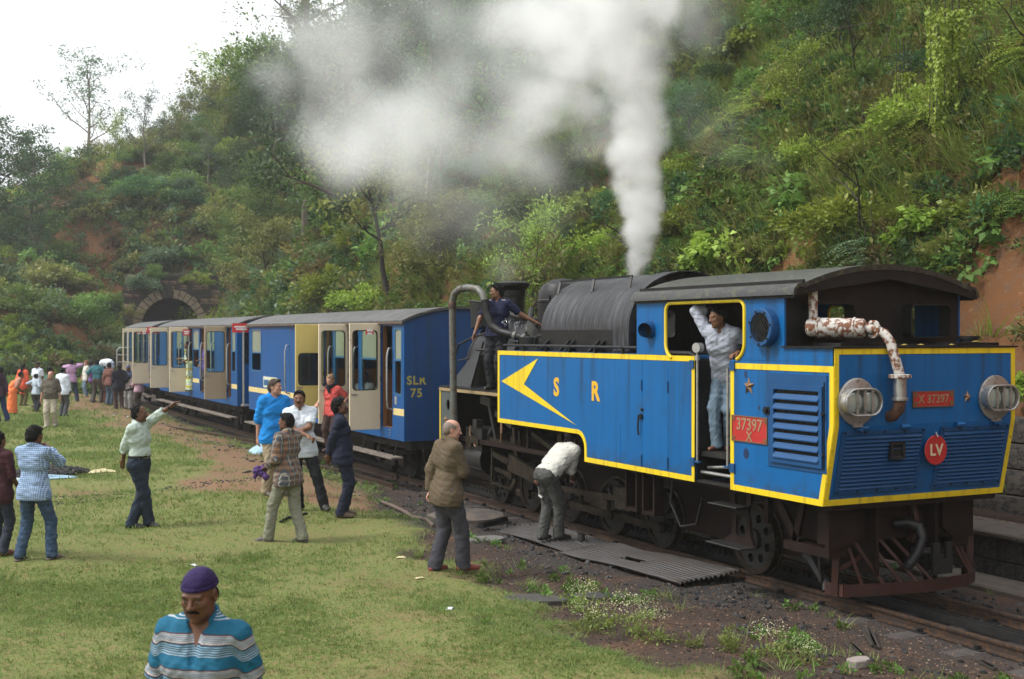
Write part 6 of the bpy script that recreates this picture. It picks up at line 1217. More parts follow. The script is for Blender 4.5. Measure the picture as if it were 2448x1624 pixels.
def bundle(c):
    f = c['SDF'](c['hc'] - .5, c['hc'] + .5, .022); H = c['hc']; f.ell(H + np.array([0, 0, .20]), (.36, .22, .17), None, .05); f.ell(H + np.array([.22, 0, .06]), (.17, .16, .2), None, .08); f.ell(H + np.array([-.24, 0, .10]), (.16, .15, .14), None, .08); f.folds(.02, 22, 4); V, Q = f.mesh()
    o = link_mesh('cloth_bundle', mesh_np('cloth_bundle', V, Q), None, cloth('white bundle', (.62, .66, .72))); o.location = c['T'].location; o.rotation_euler = c['T'].rotation_euler; tag(o, 'large white cloth bundle carried on a head by the last coach', 'bundle')
far('woman in a brown sari carrying a white bundle on her head', 8.05, 54.8, 30, 1.60, rh=(.12, .95, .1), top=(cloth('dark green blouse', (.03, .07, .06)), dict(sleeve='short', collar=False, hem=.1)), bot=('skirt', cloth('brown sari', (.11, .04, .03)), dict(hem=.05)), extra=lambda c: (drape(cloth('brown sari', (.11, .04, .03)))(c), bundle(c)))
far('man in a reddish brown shirt stepping towards the coach', 7.74, 51.94, 20, 1.70, lf=(-.05, .10, -.15), top=(cloth('red brown shirt', (.17, .075, .06)), dict(sleeve='long', hem=-.12)), bot=tr('blue grey jeans', (.06, .09, .12)), shoe=('shoe', (.22, .13, .06)))
far('man in dark suit and black cap beside the newspaper reader', 7.67, 49.07, 330, 1.70, top=(cloth('black suiting', (.012, .013, .022)), dict(sleeve='long', hem=-.2, loose=.03, name='jacket')), bot=tr('dark brown trousers', (.045, .033, .03)), hair=('cap', cloth('black cap', (.015, .015, .018))), rh=(.2, 1.0, .15), stout=.15)
def newspaper(c):
    b = MB()
    for s in (-1, 1): b.add([c['tl']((-.02, 1.12, -.36)), c['tl']((s * .30 - .02, 1.20 + s * .04, -.30)), c['tl']((s * .30 - .02, .82 + s * .05, -.34)), c['tl']((-.02, .76, -.40))], [(0, 1, 2, 3)])
    o = b.build('newspaper', pbr('newsprint', (.58, .55, .5), .8, 0, .2, 18, (.3, .29, .28), (.55, .6), bump=0), None, 0); o.location = c['T'].location; o.rotation_euler = c['T'].rotation_euler; tag(o, 'open white newspaper held beside the cream coach doors', 'newspaper')
    md = o.modifiers.new('sheet', 'SOLIDIFY'); md.thickness = .006
far('man in blue jacket and knitted cap reading a newspaper', 8.09, 49.48, 190, 1.68, lh=(.22, 1.0, -.28), rh=(-.26, 1.02, -.28), nod=-14, top=(cloth('slate blue jacket', (.05, .075, .14)), dict(sleeve='long', hem=-.2, loose=.03, name='jacket')), bot=tr('off white trousers', (.5, .49, .47)), hair=('knit', cloth('grey blue knit', (.10, .12, .19))), extra=newspaper)
far('young man in a pink shirt looking at the newspaper', 8.35, 48.7, 285, 1.68, lh=(-.28, 1.02, .0), rh=(-.16, .98, .05), top=(cloth('pink shirt', (.50, .32, .38)), dict(sleeve='long', hem=-.16, loose=.022)), bot=tr('grey brown trousers', (.075, .06, .05)), look=-10)
# ------------------------------------------------------------ plants
def leafmat(name, dark, mid, light, rough=.5, trans=.35):
    t = NT(name); ti = t.attrib('tint').outputs['Fac']; rd = t.rand()
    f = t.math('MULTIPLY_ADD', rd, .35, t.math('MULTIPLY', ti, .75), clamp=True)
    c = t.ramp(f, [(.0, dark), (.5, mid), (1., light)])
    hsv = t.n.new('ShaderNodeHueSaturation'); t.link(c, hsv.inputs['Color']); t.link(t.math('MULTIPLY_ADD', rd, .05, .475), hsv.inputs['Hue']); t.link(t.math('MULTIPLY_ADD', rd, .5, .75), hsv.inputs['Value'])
    b = t.n.new('ShaderNodeBsdfPrincipled'); t.link(hsv.outputs[0], b.inputs['Base Color']); b.inputs['Roughness'].default_value = rough; b.inputs['Specular IOR Level'].default_value = .35
    tr = t.n.new('ShaderNodeBsdfTranslucent'); t.link(hsv.outputs[0], tr.inputs[0]); m = t.n.new('ShaderNodeMixShader'); m.inputs[0].default_value = trans
    t.link(b.outputs[0], m.inputs[1]); t.link(tr.outputs[0], m.inputs[2]); t.link(m.outputs[0], t.out.inputs[0]); return t.m
LM = dict(
    mid=leafmat('leaves mid green', (0.045, 0.096, 0.020), (0.109, 0.192, 0.038), (0.218, 0.307, 0.070)),
    lime=leafmat('leaves yellow green', (0.096, 0.160, 0.023), (0.230, 0.314, 0.041), (0.384, 0.448, 0.083)),
    dark=leafmat('leaves deep green', (0.023, 0.058, 0.020), (0.054, 0.118, 0.044), (0.109, 0.192, 0.064)),
    blue=leafmat('leaves blue green', (0.058, 0.102, 0.058), (0.128, 0.198, 0.109), (0.230, 0.307, 0.166)),
    olive=leafmat('leaves olive', (0.090, 0.100, 0.026), (0.173, 0.179, 0.049), (0.294, 0.275, 0.077)),
    rust=leafmat('leaves tinged brown', (0.077, 0.058, 0.026), (0.154, 0.128, 0.045), (0.256, 0.192, 0.064)),
    straw=leafmat('dry grass', (.10, .075, .03), (.22, .16, .07), (.34, .26, .13), .7),
    grass=leafmat('long grass', (0.083, 0.128, 0.026), (0.179, 0.237, 0.049), (0.307, 0.333, 0.102), .55),
    lawn=leafmat('short turf', (0.085, 0.145, 0.028), (0.140, 0.205, 0.048), (0.23, 0.26, 0.08), .7, .45),
    flower=leafmat('pale flower heads', (.40, .40, .22), (.55, .54, .32), (.7, .68, .5), .7, .2))
M_bark = pbr('grey brown bark', (.095, .07, .052), .9, 0, .35, 3, (.05, .04, .03), bump=.8, bscale=25, bdist=.02); M_barkl = pbr('pale bark', (.26, .22, .18), .85, 0, .25, 3, (.14, .11, .09), bump=.4, bscale=25, bdist=.01); M_barkd = pbr('dark wet bark', (.03, .023, .018), .85, 0, .3, 4, bump=.6, bscale=30)
def nrm(a): return a / (np.linalg.norm(a, axis=-1, keepdims=True) + 1e-9)
def leaves(C, A, N, L, W, tint, side=.42, droop=.12):
    C, A, N = [np.asarray(q, float) for q in (C, A, N)]; S = nrm(np.cross(A, N)); L = np.asarray(L)[:, None] * np.ones((len(C), 1)); W = np.asarray(W)[:, None] * np.ones((len(C), 1)); N2 = np.cross(S, A)
    m = C + A * L * side + N2 * L * .04
    V = np.stack([C, m + S * W / 2 + N2 * W * .12, C + A * L - N2 * L * droop, m - S * W / 2 + N2 * W * .12], 1).reshape(-1, 3)
    return V, np.arange(len(V)).reshape(-1, 4), np.asarray(tint)
def leafmesh(name, parts, m):
    n = 0; VV, QQ, TT = [], [], []
    for V, Q, t in parts: VV.append(V); QQ.append(Q + n); TT.append(t); n += len(V)
    me = mesh_np(name, np.concatenate(VV), np.concatenate(QQ), False); attr(me, 'tint', np.concatenate(TT), 'FACE'); me.materials.append(m); return me
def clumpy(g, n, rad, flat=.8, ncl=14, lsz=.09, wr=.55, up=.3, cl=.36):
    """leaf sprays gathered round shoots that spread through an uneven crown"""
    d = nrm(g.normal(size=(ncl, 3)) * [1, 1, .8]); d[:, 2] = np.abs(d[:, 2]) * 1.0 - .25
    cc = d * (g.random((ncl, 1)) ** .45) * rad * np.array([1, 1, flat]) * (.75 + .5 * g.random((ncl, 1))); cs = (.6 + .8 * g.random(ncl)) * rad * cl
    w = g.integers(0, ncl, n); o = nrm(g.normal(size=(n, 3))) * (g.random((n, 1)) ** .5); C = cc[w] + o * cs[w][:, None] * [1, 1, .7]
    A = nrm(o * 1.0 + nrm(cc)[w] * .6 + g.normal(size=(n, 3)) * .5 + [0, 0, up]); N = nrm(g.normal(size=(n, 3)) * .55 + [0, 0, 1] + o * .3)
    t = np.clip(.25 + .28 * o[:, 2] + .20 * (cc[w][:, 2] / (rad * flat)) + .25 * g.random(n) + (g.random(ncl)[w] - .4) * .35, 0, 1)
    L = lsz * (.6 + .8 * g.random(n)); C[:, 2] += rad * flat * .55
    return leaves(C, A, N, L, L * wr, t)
def fronds(g, nf, length, leaflet, pairs=11, up=.6):
    """feathery sprays: a drooping rachis with paired leaflets"""
    C, A, N, L, T = [], [], [], [], []
    for i in range(nf):
        a = g.random() * 6.283; el = up * (.3 + g.random()); l = length * (.5 + .7 * g.random()); p = np.array([math.cos(a) * .1, math.sin(a) * .1, g.random() * length * .6]); d = np.array([math.cos(a) * math.cos(el), math.sin(a) * math.cos(el), math.sin(el)]); tb = g.random() * .5
        for k in range(pairs):
            p = p + d * l / pairs; d = nrm(d + np.array([0, 0, -.10])); s = nrm(np.cross(d, [0, 0, 1]))
            for q in (-1, 1): C.append(p); A.append(nrm(s * q + d * .45 + g.normal(size=3) * .12)); N.append(nrm(np.array([0, 0, 1]) + g.normal(size=3) * .2)); L.append(leaflet * (1 - .45 * k / pairs)); T.append(min(1, tb + .3 * k / pairs + .25 * g.random()))
    L = np.array(L); return leaves(C, A, N, L, L * .5, np.array(T))
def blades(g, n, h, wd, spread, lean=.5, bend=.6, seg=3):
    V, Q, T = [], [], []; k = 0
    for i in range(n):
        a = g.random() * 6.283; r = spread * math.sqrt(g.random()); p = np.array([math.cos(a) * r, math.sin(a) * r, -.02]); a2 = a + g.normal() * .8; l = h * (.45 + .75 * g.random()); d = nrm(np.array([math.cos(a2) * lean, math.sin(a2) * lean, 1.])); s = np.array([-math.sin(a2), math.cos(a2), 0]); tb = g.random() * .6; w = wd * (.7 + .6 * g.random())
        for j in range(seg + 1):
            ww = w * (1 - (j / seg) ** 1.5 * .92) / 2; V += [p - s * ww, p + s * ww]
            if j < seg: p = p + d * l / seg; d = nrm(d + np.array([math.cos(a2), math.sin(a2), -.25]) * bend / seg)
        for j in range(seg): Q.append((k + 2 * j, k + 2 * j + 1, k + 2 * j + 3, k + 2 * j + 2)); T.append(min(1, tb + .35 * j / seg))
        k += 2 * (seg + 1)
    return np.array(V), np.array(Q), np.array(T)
def strands(g, n, length, leaf, spread):
    C, A, N, L, T = [], [], [], [], []
    for i in range(n):
        p = np.array([(g.random() - .5) * spread, (g.random() - .5) * spread * .5, 0]); l = length * (.4 + .6 * g.random()); m = int(l / (leaf * .42)); tb = .25 + g.random() * .5
        for k in range(m):
            p = p + np.array([g.normal() * .012, g.normal() * .012, -l / m]); a = g.random() * 6.283; C.append(p.copy()); A.append(nrm(np.array([math.cos(a) * .7, math.sin(a) * .7, -.8]))); N.append(nrm(np.array([math.cos(a), math.sin(a), .6]))); L.append(leaf * (.6 + .6 * g.random())); T.append(min(1, tb + .3 * g.random()))
    L = np.array(L); return leaves(C, A, N, L, L * .85, np.array(T), .36)
def limbs(g, h, r0, nl, spread, base=.3, lean=0., up=.9, twigs=3, fork=1):
    """trunk with limbs and twigs; returns the wood mesh and the twig ends"""
    b = MB(); tips = []; top = Vector((lean * h, g.normal() * .05 * h, h * (.86 if fork else 1))); tr = []
    for i in range(7): q = i / 6; tr.append(Vector((lean * h * q ** 1.4 + g.normal() * .012 * h * (0 < i), g.normal() * .012 * h * (0 < i), top.z * q - .15 * (i == 0))))
    b.tube(tr, [r0 * (1.25 if i == 0 else 1 - .75 * i / 6) for i in range(7)], 8)
    for i in range(nl):
        q = base + (1 - base) * (i + .5 * g.random()) / nl; j = min(5, int(q * 6)); p = tr[j].lerp(tr[j + 1], q * 6 - j); a = i * 2.4 + g.normal() * .4; el = up * (.35 + .6 * q) + g.normal() * .12; l = spread * h * (1.15 - .6 * q) * (.7 + .5 * g.random()); d = Vector((math.cos(a) * math.cos(el), math.sin(a) * math.cos(el), math.sin(el))); pts = [p]; rr = r0 * (1 - .75 * q) * .6
        for k in range(4): d = (d + Vector((g.normal() * .16, g.normal() * .16, g.normal() * .1 + .03))).normalized(); pts.append(pts[-1] + d * l / 4)
        b.tube(pts, [rr * (1 - .2 * k) for k in range(5)], 6)
        for k in range(twigs):
            s = pts[1 + (k + i) % 4]; e = (d + Vector((g.normal() * .7, g.normal() * .7, g.normal() * .4 + .2))).normalized(); t2 = s + e * l * (.25 + .3 * g.random()); b.tube([s, s.lerp(t2, .5) + Vector((0, 0, .02 * l)), t2], [rr * .4, rr * .3, rr * .12], 5); tips.append(t2)
        tips.append(pts[-1])
    tips.append(tr[-1]); return b, np.array([tuple(t) for t in tips])
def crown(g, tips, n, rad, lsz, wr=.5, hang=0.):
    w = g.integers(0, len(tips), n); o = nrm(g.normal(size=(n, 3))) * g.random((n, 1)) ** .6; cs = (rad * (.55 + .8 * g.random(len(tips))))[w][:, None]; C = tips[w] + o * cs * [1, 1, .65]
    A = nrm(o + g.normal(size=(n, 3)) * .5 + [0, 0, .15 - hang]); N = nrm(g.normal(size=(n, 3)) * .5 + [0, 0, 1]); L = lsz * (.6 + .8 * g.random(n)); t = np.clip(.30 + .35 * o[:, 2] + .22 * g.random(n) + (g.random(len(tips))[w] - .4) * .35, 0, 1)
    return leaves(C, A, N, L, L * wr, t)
G = lambda s: np.random.default_rng(s)
# --- kinds of shrub (one mesh each; copies share it)
KIND = {}
for nm, mats, mk in (
    ('leafy_shrub', ('mid', 'lime', 'blue'), lambda g: [clumpy(g, 2300, 1.0, .85, 22, .115)]),
    ('dense_shrub', ('dark', 'mid', 'olive'), lambda g: [clumpy(g, 2600, 1.0, .9, 26, .10, .6)]),
    ('feathery_shrub', ('lime', 'mid', 'blue'), lambda g: [fronds(g, 70, 1.0, .10, 13)]),
    ('round_leaved_shrub', ('lime', 'mid'), lambda g: [clumpy(g, 900, .95, .8, 16, .17, .85, -.3)]),
    ('straggly_shrub', ('olive', 'rust', 'mid'), lambda g: [clumpy(g, 1300, 1.0, 1.1, 18, .085, .5, .5, .28), fronds(g, 18, 1.3, .08, 12, 1.0)])):
    KIND[nm] = []
    for i, mt in enumerate(mats):
        g = G(hash_ := sum(map(ord, nm)) * 7 + i); leaf = leafmesh('foliage', mk(g), LM[mt]); st = MB()
        for k in range(6): a = g.random() * 6.28; st.tube([(0, 0, -.3), (math.cos(a) * .2, math.sin(a) * .2, .35), (math.cos(a) * .55, math.sin(a) * .55, .8 + .3 * g.random())], [.03, .022, .008], 5)
        KIND[nm].append((leaf, st))
_stem = {}
def plant(name, label, kind, i, x, y, s, sz=None, group=None, cat='shrub', dz=0., z=None):
    leaf, st = KIND[kind][i % len(KIND[kind])]; key = (kind, i % len(KIND[kind]))
    T = thing(name, label, cat, (x, y, (float(gz(x, y)) if z is None else z) - .08 * s + dz), random.uniform(0, 6.28), group); T.scale = (s * random.uniform(.85, 1.15), s * random.uniform(.85, 1.15), s * (sz or random.uniform(.75, 1.1)))
    link_mesh('foliage', leaf, T)
    if key not in _stem: _stem[key] = st.build('stem', M_bark, T)
    else: o = _stem[key].copy(); col.objects.link(o); o.parent = T
    return T
def in_view(x, y, mar=.06, near=2.):
    cx, cyy = math.cos(R(26.4)) * x - math.sin(R(26.4)) * y, math.sin(R(26.4)) * x + math.cos(R(26.4)) * y
    return (cyy > near) & (np.abs(cx / np.maximum(cyy, .1)) < .412 + mar)
def dist(x, y): return math.sin(R(26.4)) * x + math.cos(R(26.4)) * y
def bare(x, y):
    """places where the red earth of the cutting lies open"""
    d = foot_d(x, y); n = fbm(x * .35, y * .35 + d * .2, 17, 4)
    b = (d < np.minimum(1.0 + (16.5 - y) * .55, 3.4) + 3.0 * (n - .5)) & (y < 16.5) & (d > -.2)
    b |= (d < 1.6) & (y > 18) & (y < 30) & (n > .56)
    b |= n > .74
    b |= (np.hypot(x - 5.2, y - 72) < 3.2) & (n > .42); b |= (np.hypot(x - 10.5, y - 73.5) < 2.6) & (n > .45); b |= (np.hypot(x - 12.8, y - 93) < 1.6)
    return b
# --- trees: wood and crown meshes per kind
TK = {}
def tkind(nm, seed, wood, tipsf, mat, bark, extra=None):
    g = G(seed); b, tips = limbs(g, **wood); parts = [crown(g, tips, **tipsf)]; TK[nm] = [b, leafmesh('crown', parts, LM[mat]), bark, None, float(np.percentile(parts[0][0][:, 2], 99.5))]
tkind('open', 11, dict(h=9, r0=.13, nl=13, spread=.42, base=.28, up=.95, twigs=4), dict(n=2300, rad=.62, lsz=.20, wr=.42), 'blue', M_barkl)
tkind('round', 12, dict(h=6, r0=.11, nl=14, spread=.42, base=.2, up=.7, twigs=4), dict(n=8000, rad=.75, lsz=.155), 'mid', M_bark)
tkind('dense', 13, dict(h=8, r0=.16, nl=18, spread=.36, base=.12, up=.6, twigs=4), dict(n=9000, rad=.95, lsz=.18), 'dark', M_bark)
tkind('conical', 14, dict(h=9, r0=.16, nl=22, spread=.42, base=.05, up=.35, twigs=4, fork=0), dict(n=9000, rad=.8, lsz=.18), 'dark', M_bark)
tkind('tall', 15, dict(h=16, r0=.22, nl=13, spread=.25, base=.45, up=.6, twigs=5), dict(n=9000, rad=1.0, lsz=.17), 'mid', M_bark)
tkind('pale', 16, dict(h=13, r0=.15, nl=9, spread=.25, base=.6, up=.8, twigs=4), dict(n=5000, rad=1.0, lsz=.18), 'blue', M_barkl)
tkind('crooked', 17, dict(h=5, r0=.10, nl=6, spread=.45, base=.5, lean=.12, up=.6, twigs=3), dict(n=900, rad=.6, lsz=.15), 'olive', M_barkd)
tkind('bushy', 18, dict(h=4, r0=.08, nl=14, spread=.5, base=.08, up=.75, twigs=4), dict(n=7000, rad=.62, lsz=.14), 'olive', M_bark)
tkind('airy', 19, dict(h=5, r0=.07, nl=12, spread=.45, base=.25, up=.85, twigs=4), dict(n=2600, rad=.6, lsz=.16, wr=.4), 'lime', M_bark)
def tree(kind, label, x, y, h=None, ztop=None, group=None, rz=None, wide=1., name=None):
    k = TK[kind]; z0 = float(gz(x, y)) - .15; h = h or max(2.5, ztop - z0); s = h / k[4]
    T = thing(name or 'tree', label, 'tree', (x, y, z0), random.uniform(0, 6.28) if rz is None else rz, group); T.scale = (s * wide, s * wide, s)
    if k[3] is None: k[3] = k[0].build('trunk', k[2], T)
    else: o = k[3].copy(); col.objects.link(o); o.parent = T
    link_mesh('crown', k[1], T); return T
tree('open', 'slim pale tree with a wide thin crown alone on the skyline', 14.7, 109.9, ztop=27.0, wide=1.25)
tree('open', 'small thin tree on the skyline beside the slim pale tree', 18.1, 102.7, ztop=22.9, wide=.85)
tree('conical', 'dark pointed tree low on the ridge at the edge of the view', 9.0, 96.0, ztop=19.3, wide=1.2)
tree('dense', 'dark rounded tree at the very edge of the ridge', 7.0, 102.3, ztop=19.3)
tree('airy', 'narrow sapling under the slim pale tree', 15.6, 101.7, ztop=20.2, wide=.6)
tree('round', 'round green tree where the skyline starts to climb', 24.8, 118., ztop=26.0)
tree('airy', 'ragged tree sticking up from the skyline bushes', 28.9, 121.9, ztop=31.5, wide=1.0)
tree('round', 'leafy tree on the skyline next to the steam', 30.0, 110.1, ztop=29.9)
tree('tall', 'tall dark trunked tree cut by the top of the picture', 20.3, 65.8, ztop=26.5, wide=1.1)
tree('dense', 'dense tree standing in the thin steam', 18.9, 55.4, ztop=18.6); tree('pale', 'tall pale double trunk rising through the steam', 18.5, 44.4, ztop=18.0); tree('pale', 'slim pale trunk close beside the double trunk', 18.9, 44.0, ztop=16.0)
tree('dense', 'broad dark tree behind the steam cloud', 19.6, 41.2, ztop=16.6); tree('crooked', 'crooked dark trunk with a forked top below the steam', 14.9, 39.5, ztop=9.6, rz=2.6); tree('crooked', 'thin bent trunk behind the chimney', 12.9, 26.0, ztop=5.2, wide=.7)
tree('airy', 'pale green sapling left of the steam column', 14.6, 28.0, ztop=6.3); tree('dense', 'dark glossy tree hanging over the cutting above the cab', 18.6, 15.6, ztop=11.5, wide=1.1); tree('tall', 'tree behind the dense steam at the top', 19.5, 35.0, ztop=17.5)
for x, y, h, k, wd, lb in ((18.9, 12.6, 3.6, 'dense', 1.2, 'dark leafy tree high in the top corner above the headlamps'), (20.3, 18.2, 3.4, 'bushy', 1.1, 'olive tree near the top above the cab roof'), (19.6, 22.4, 3.2, 'dense', 1.0, 'dark tree at the top just beside the plume'), (21.5, 26.0, 3.6, 'round', 1.0, 'green tree at the top close to the plume'), (17.4, 21.2, 2.0, 'airy', 1.1, 'light sapling halfway up beside the plume'), (17.6, 13.4, 1.9, 'round', 1.1, 'small round tree over the red earth'), (18.5, 17.4, 2.2, 'airy', 1.2, 'lime sapling halfway up above the cab roof'), (22.6, 106.5, 4.6, 'round', 1.1, 'rounded crown on the skyline right of the thin tree'), (24.6, 110.4, 4.4, 'dense', 1.1, 'dark rounded crown on the climbing skyline'), (27.0, 112.4, 4.8, 'round', 1.2, 'full green crown on the climbing skyline'), (27.6, 104.0, 5.0, 'bushy', 1.1, 'olive crown below the climbing skyline'), (24.0, 95.0, 4.4, 'dense', 1.1, 'dark tree on the slope below the skyline'), (12.0, 104.5, 3.4, 'round', 1.3, 'round tree on the low ridge left of the slim pale tree'), (17.3, 25.2, 2.4, 'dense', 1.0, 'dark small tree behind the steam plume'), (16.2, 30.0, 3.0, 'round', 1.1, 'green tree below the steam left of the plume'), (15.6, 36.5, 3.4, 'bushy', 1.1, 'olive tree under the thin steam')):
    tree(k, lb, x, y, h=h, wide=wd)
HT = 'trees on the wooded slope'; PL_ = []
LT = {'round': 'bushy mid green tree among others on the wooded slope', 'dense': 'dark leafy tree among others on the wooded slope', 'bushy': 'low olive tree among others on the wooded slope', 'airy': 'light yellow green tree among others on the wooded slope', 'conical': 'pointed dark tree among others on the wooded slope', 'pale': 'pale trunked tree among others on the wooded slope'}
gt = G(5); n_ = 0
while n_ < 105:
    x = gt.uniform(3, 62); y = gt.uniform(36, 135); d = float(foot_d(x, y))
    if d < 2.2 or not in_view(x, y, .03) or bare(np.array(x), np.array(y)): continue
    if x < 13.5 and d < 30 and gt.random() < .8: continue
    if abs(x - 16) < 3.4 and 78 < y < 92: continue
    lim = np.interp(1182 + 2875 * (math.cos(R(26.4)) * x - math.sin(R(26.4)) * y) / float(dist(x, y)), [0, 200, 330, 400, 450, 560, 640, 720], [325, 335, 300, 250, 205, 125, 40, -300])      # the ridge stays low at the tunnel end
    hmax = 2.9 + (770 - lim) / 2875 * float(dist(x, y)) - float(gz(x, y))
    if hmax < 1.6: continue
    k = gt.choice(['round', 'bushy', 'dense', 'airy', 'bushy', 'round', 'pale'] if x > 14 else ['bushy', 'round', 'conical', 'airy']); h = gt.uniform(2.8, 6.2) * (1.25 if x > 20 else .85)
    h = min(h, hmax)
    PL_.append((tree(k, LT[k], x, y, h=h, group=HT + ', ' + k, wide=gt.uniform(.85, 1.3)), LT[k].split(' among')[0])); n_ += 1
# --- shrubs on the near cutting, then on the far slope
LS = {'leafy_shrub': 'leafy green shrub among others on the cutting', 'dense_shrub': 'dense dark shrub among others on the cutting', 'feathery_shrub': 'feathery light green shrub among others on the cutting', 'round_leaved_shrub': 'big leaved shrub among others on the cutting', 'straggly_shrub': 'straggly olive shrub among others on the cutting'}
gs = G(9); n_ = 0
while n_ < 225:
    x = gs.uniform(13.1, 30); y = gs.uniform(3, 62); d = float(foot_d(x, y))
    if d < .3 or not in_view(x, y, .12) or bare(np.array(x), np.array(y)): continue
    if gs.random() > min(1, (24 / dist(x, y)) ** .8): continue
    k = gs.choice(list(KIND), p=[.3, .22, .2, .12, .16]); s = gs.uniform(.45, 1.0) * (1.0 if y < 30 else 1.5)
    PL_.append((plant(k, LS[k], k, int(gs.integers(0, 3)), x, y, s, group='shrubs on the cutting, ' + k), LS[k].split(' among')[0])); n_ += 1
n_ = 0
while n_ < 70:
    x = gs.uniform(13.6, 20); y = gs.uniform(8, 31); d = float(foot_d(x, y))
    if d < .9 or not in_view(x, y, .02) or bare(np.array(x), np.array(y)): continue
    k = gs.choice(['feathery_shrub', 'round_leaved_shrub', 'leafy_shrub'], p=[.5, .22, .28]); s = gs.uniform(.35, .8)
    PL_.append((plant(k, LS[k], k, [0, 0, 1][int(gs.integers(0, 3))] if k != 'leafy_shrub' else 1, x, y, s, group='shrubs on the cutting, ' + k, dz=.12), 'bright ' + LS[k].split(' among')[0])); n_ += 1
n_ = 0
while n_ < 170:
    x = gs.uniform(2, 26); y = gs.uniform(60, 118); d = float(foot_d(x, y))
    if d < .4 or not in_view(x, y, .03) or bare(np.array(x), np.array(y)) or (abs(x - 16) < 2.8 and 79 < y < 92 and float(gz(x, y)) < 6.8): continue
    k = gs.choice(list(KIND), p=[.4, .32, .08, .05, .15]); s = gs.uniform(.8, 2.1)
    PL_.append((plant(k, LS[k], k, int(gs.integers(0, 3)), x, y, s, group='shrubs on the far slope, ' + k), LS[k].split(' among')[0])); n_ += 1
for x, y, s, k, i, lb in ((15.9, 19.2, 1.0, 'round_leaved_shrub', 1, 'glossy shrub with large heart leaves above the engine roof'), (16.3, 16.2, .9, 'feathery_shrub', 0, 'bright yellow feathery shrub above the cab roof'), (16.6, 18.3, .9, 'feathery_shrub', 0, 'yellow feathery shrub right of the heart leaved shrub'), (15.3, 13.2, .85, 'feathery_shrub', 1, 'feathery green shrub overhanging the red earth'), (14.9, 11.3, .6, 'leafy_shrub', 0, 'trailing leafy shrub on the red earth beside the cab'),
                      (17.5, 14.8, 1.1, 'feathery_shrub', 0, 'feathery shrub high over the red earth'), (14.0, 12.2, .42, 'round_leaved_shrub', 0, 'small round leaved plant on the red earth'), (14.6, 22.5, .8, 'feathery_shrub', 1, 'green feathery shrub at the foot of the steam column'), (13.6, 27.6, .9, 'leafy_shrub', 1, 'fresh green bush just behind the chimney'), (13.4, 31.0, 1.0, 'leafy_shrub', 0, 'green bush over the end of the first coach'),
                      (14.3, 34, 1.2, 'dense_shrub', 1, 'dense bush above the first coach roof'), (13.6, 38, 1.2, 'straggly_shrub', 0, 'olive bush above the middle of the train'), (19.5, 82.5, 2.4, 'leafy_shrub', 1, 'large yellow green bush right of the tunnel mouth'), (18.6, 79.5, 1.6, 'leafy_shrub', 2, 'bush leaning over the tunnel arch'), (12.6, 81, 2.2, 'dense_shrub', 1, 'dark bush left of the tunnel mouth'), (12.9, 85.5, 1.8, 'dense_shrub', 0, 'dark bush on the slope behind the tunnel wall'), (16.6, 89.0, 1.9, 'leafy_shrub', 2, 'bush on the slope over the tunnel wall'), (13.0, 80.4, 1.9, 'leafy_shrub', 2, 'leafy bush covering the corner of the tunnel wall'), (13.4, 78.6, 1.3, 'straggly_shrub', 0, 'olive bush low beside the tunnel wall'), (18.9, 80.6, 2.0, 'straggly_shrub', 2, 'loose bush crowding the tunnel arch')):
    plant(k, lb, k, i, x, y, s)
for x, y, z, s, k, i, lb in ((14.0, 81.2, 5.6, 1.0, 'leafy_shrub', 2, 'creeper tumbling over the corner of the tunnel wall'), (15.2, 81.7, 6.2, .9, 'dense_shrub', 1, 'dark growth along the coping of the tunnel wall'), (17.6, 81.2, 6.0, 1.0, 'leafy_shrub', 1, 'lime growth along the coping of the tunnel wall'), (13.4, 81.0, 3.6, .9, 'straggly_shrub', 0, 'dry creeper on the flank of the tunnel wall')): plant('creeper', lb, k, i, x, y, s, z=z)
# --- climbers that hang from above
for j, (x, y, z, L, nn, sp_, mt) in enumerate(((15.9, 15.6, 8.4, 2.2, 16, .9, 'lime'), (16.7, 14.7, 8.3, 1.5, 10, .7, 'mid'), (16.9, 17.6, 7.8, 1.6, 7, .5, 'lime'), (17.6, 21.5, 7.6, 1.4, 8, .6, 'mid'))):
    me = leafmesh('leaf_curtain', [strands(G(40 + j), int(nn * 2.2), L, .085, sp_)], LM[mt]); T = thing('climber', ['broad curtain of bright heart leaved creeper hanging at the top', 'narrow dark creeper hanging beside the bright curtain', 'single trail of creeper hanging over the slope', 'creeper trailing near the steam'][j], 'climber', (x, y, z)); link_mesh('leaf_curtain', me, T); b = MB()
    for q in range(5): xx = (q - 2) * sp_ * .18; b.tube([(xx, 0, .6), (xx + .03, .02, -L * .4), (xx - .02, 0, -L * .85)], .008, 5)
    b.build('vine', M_barkd, T)
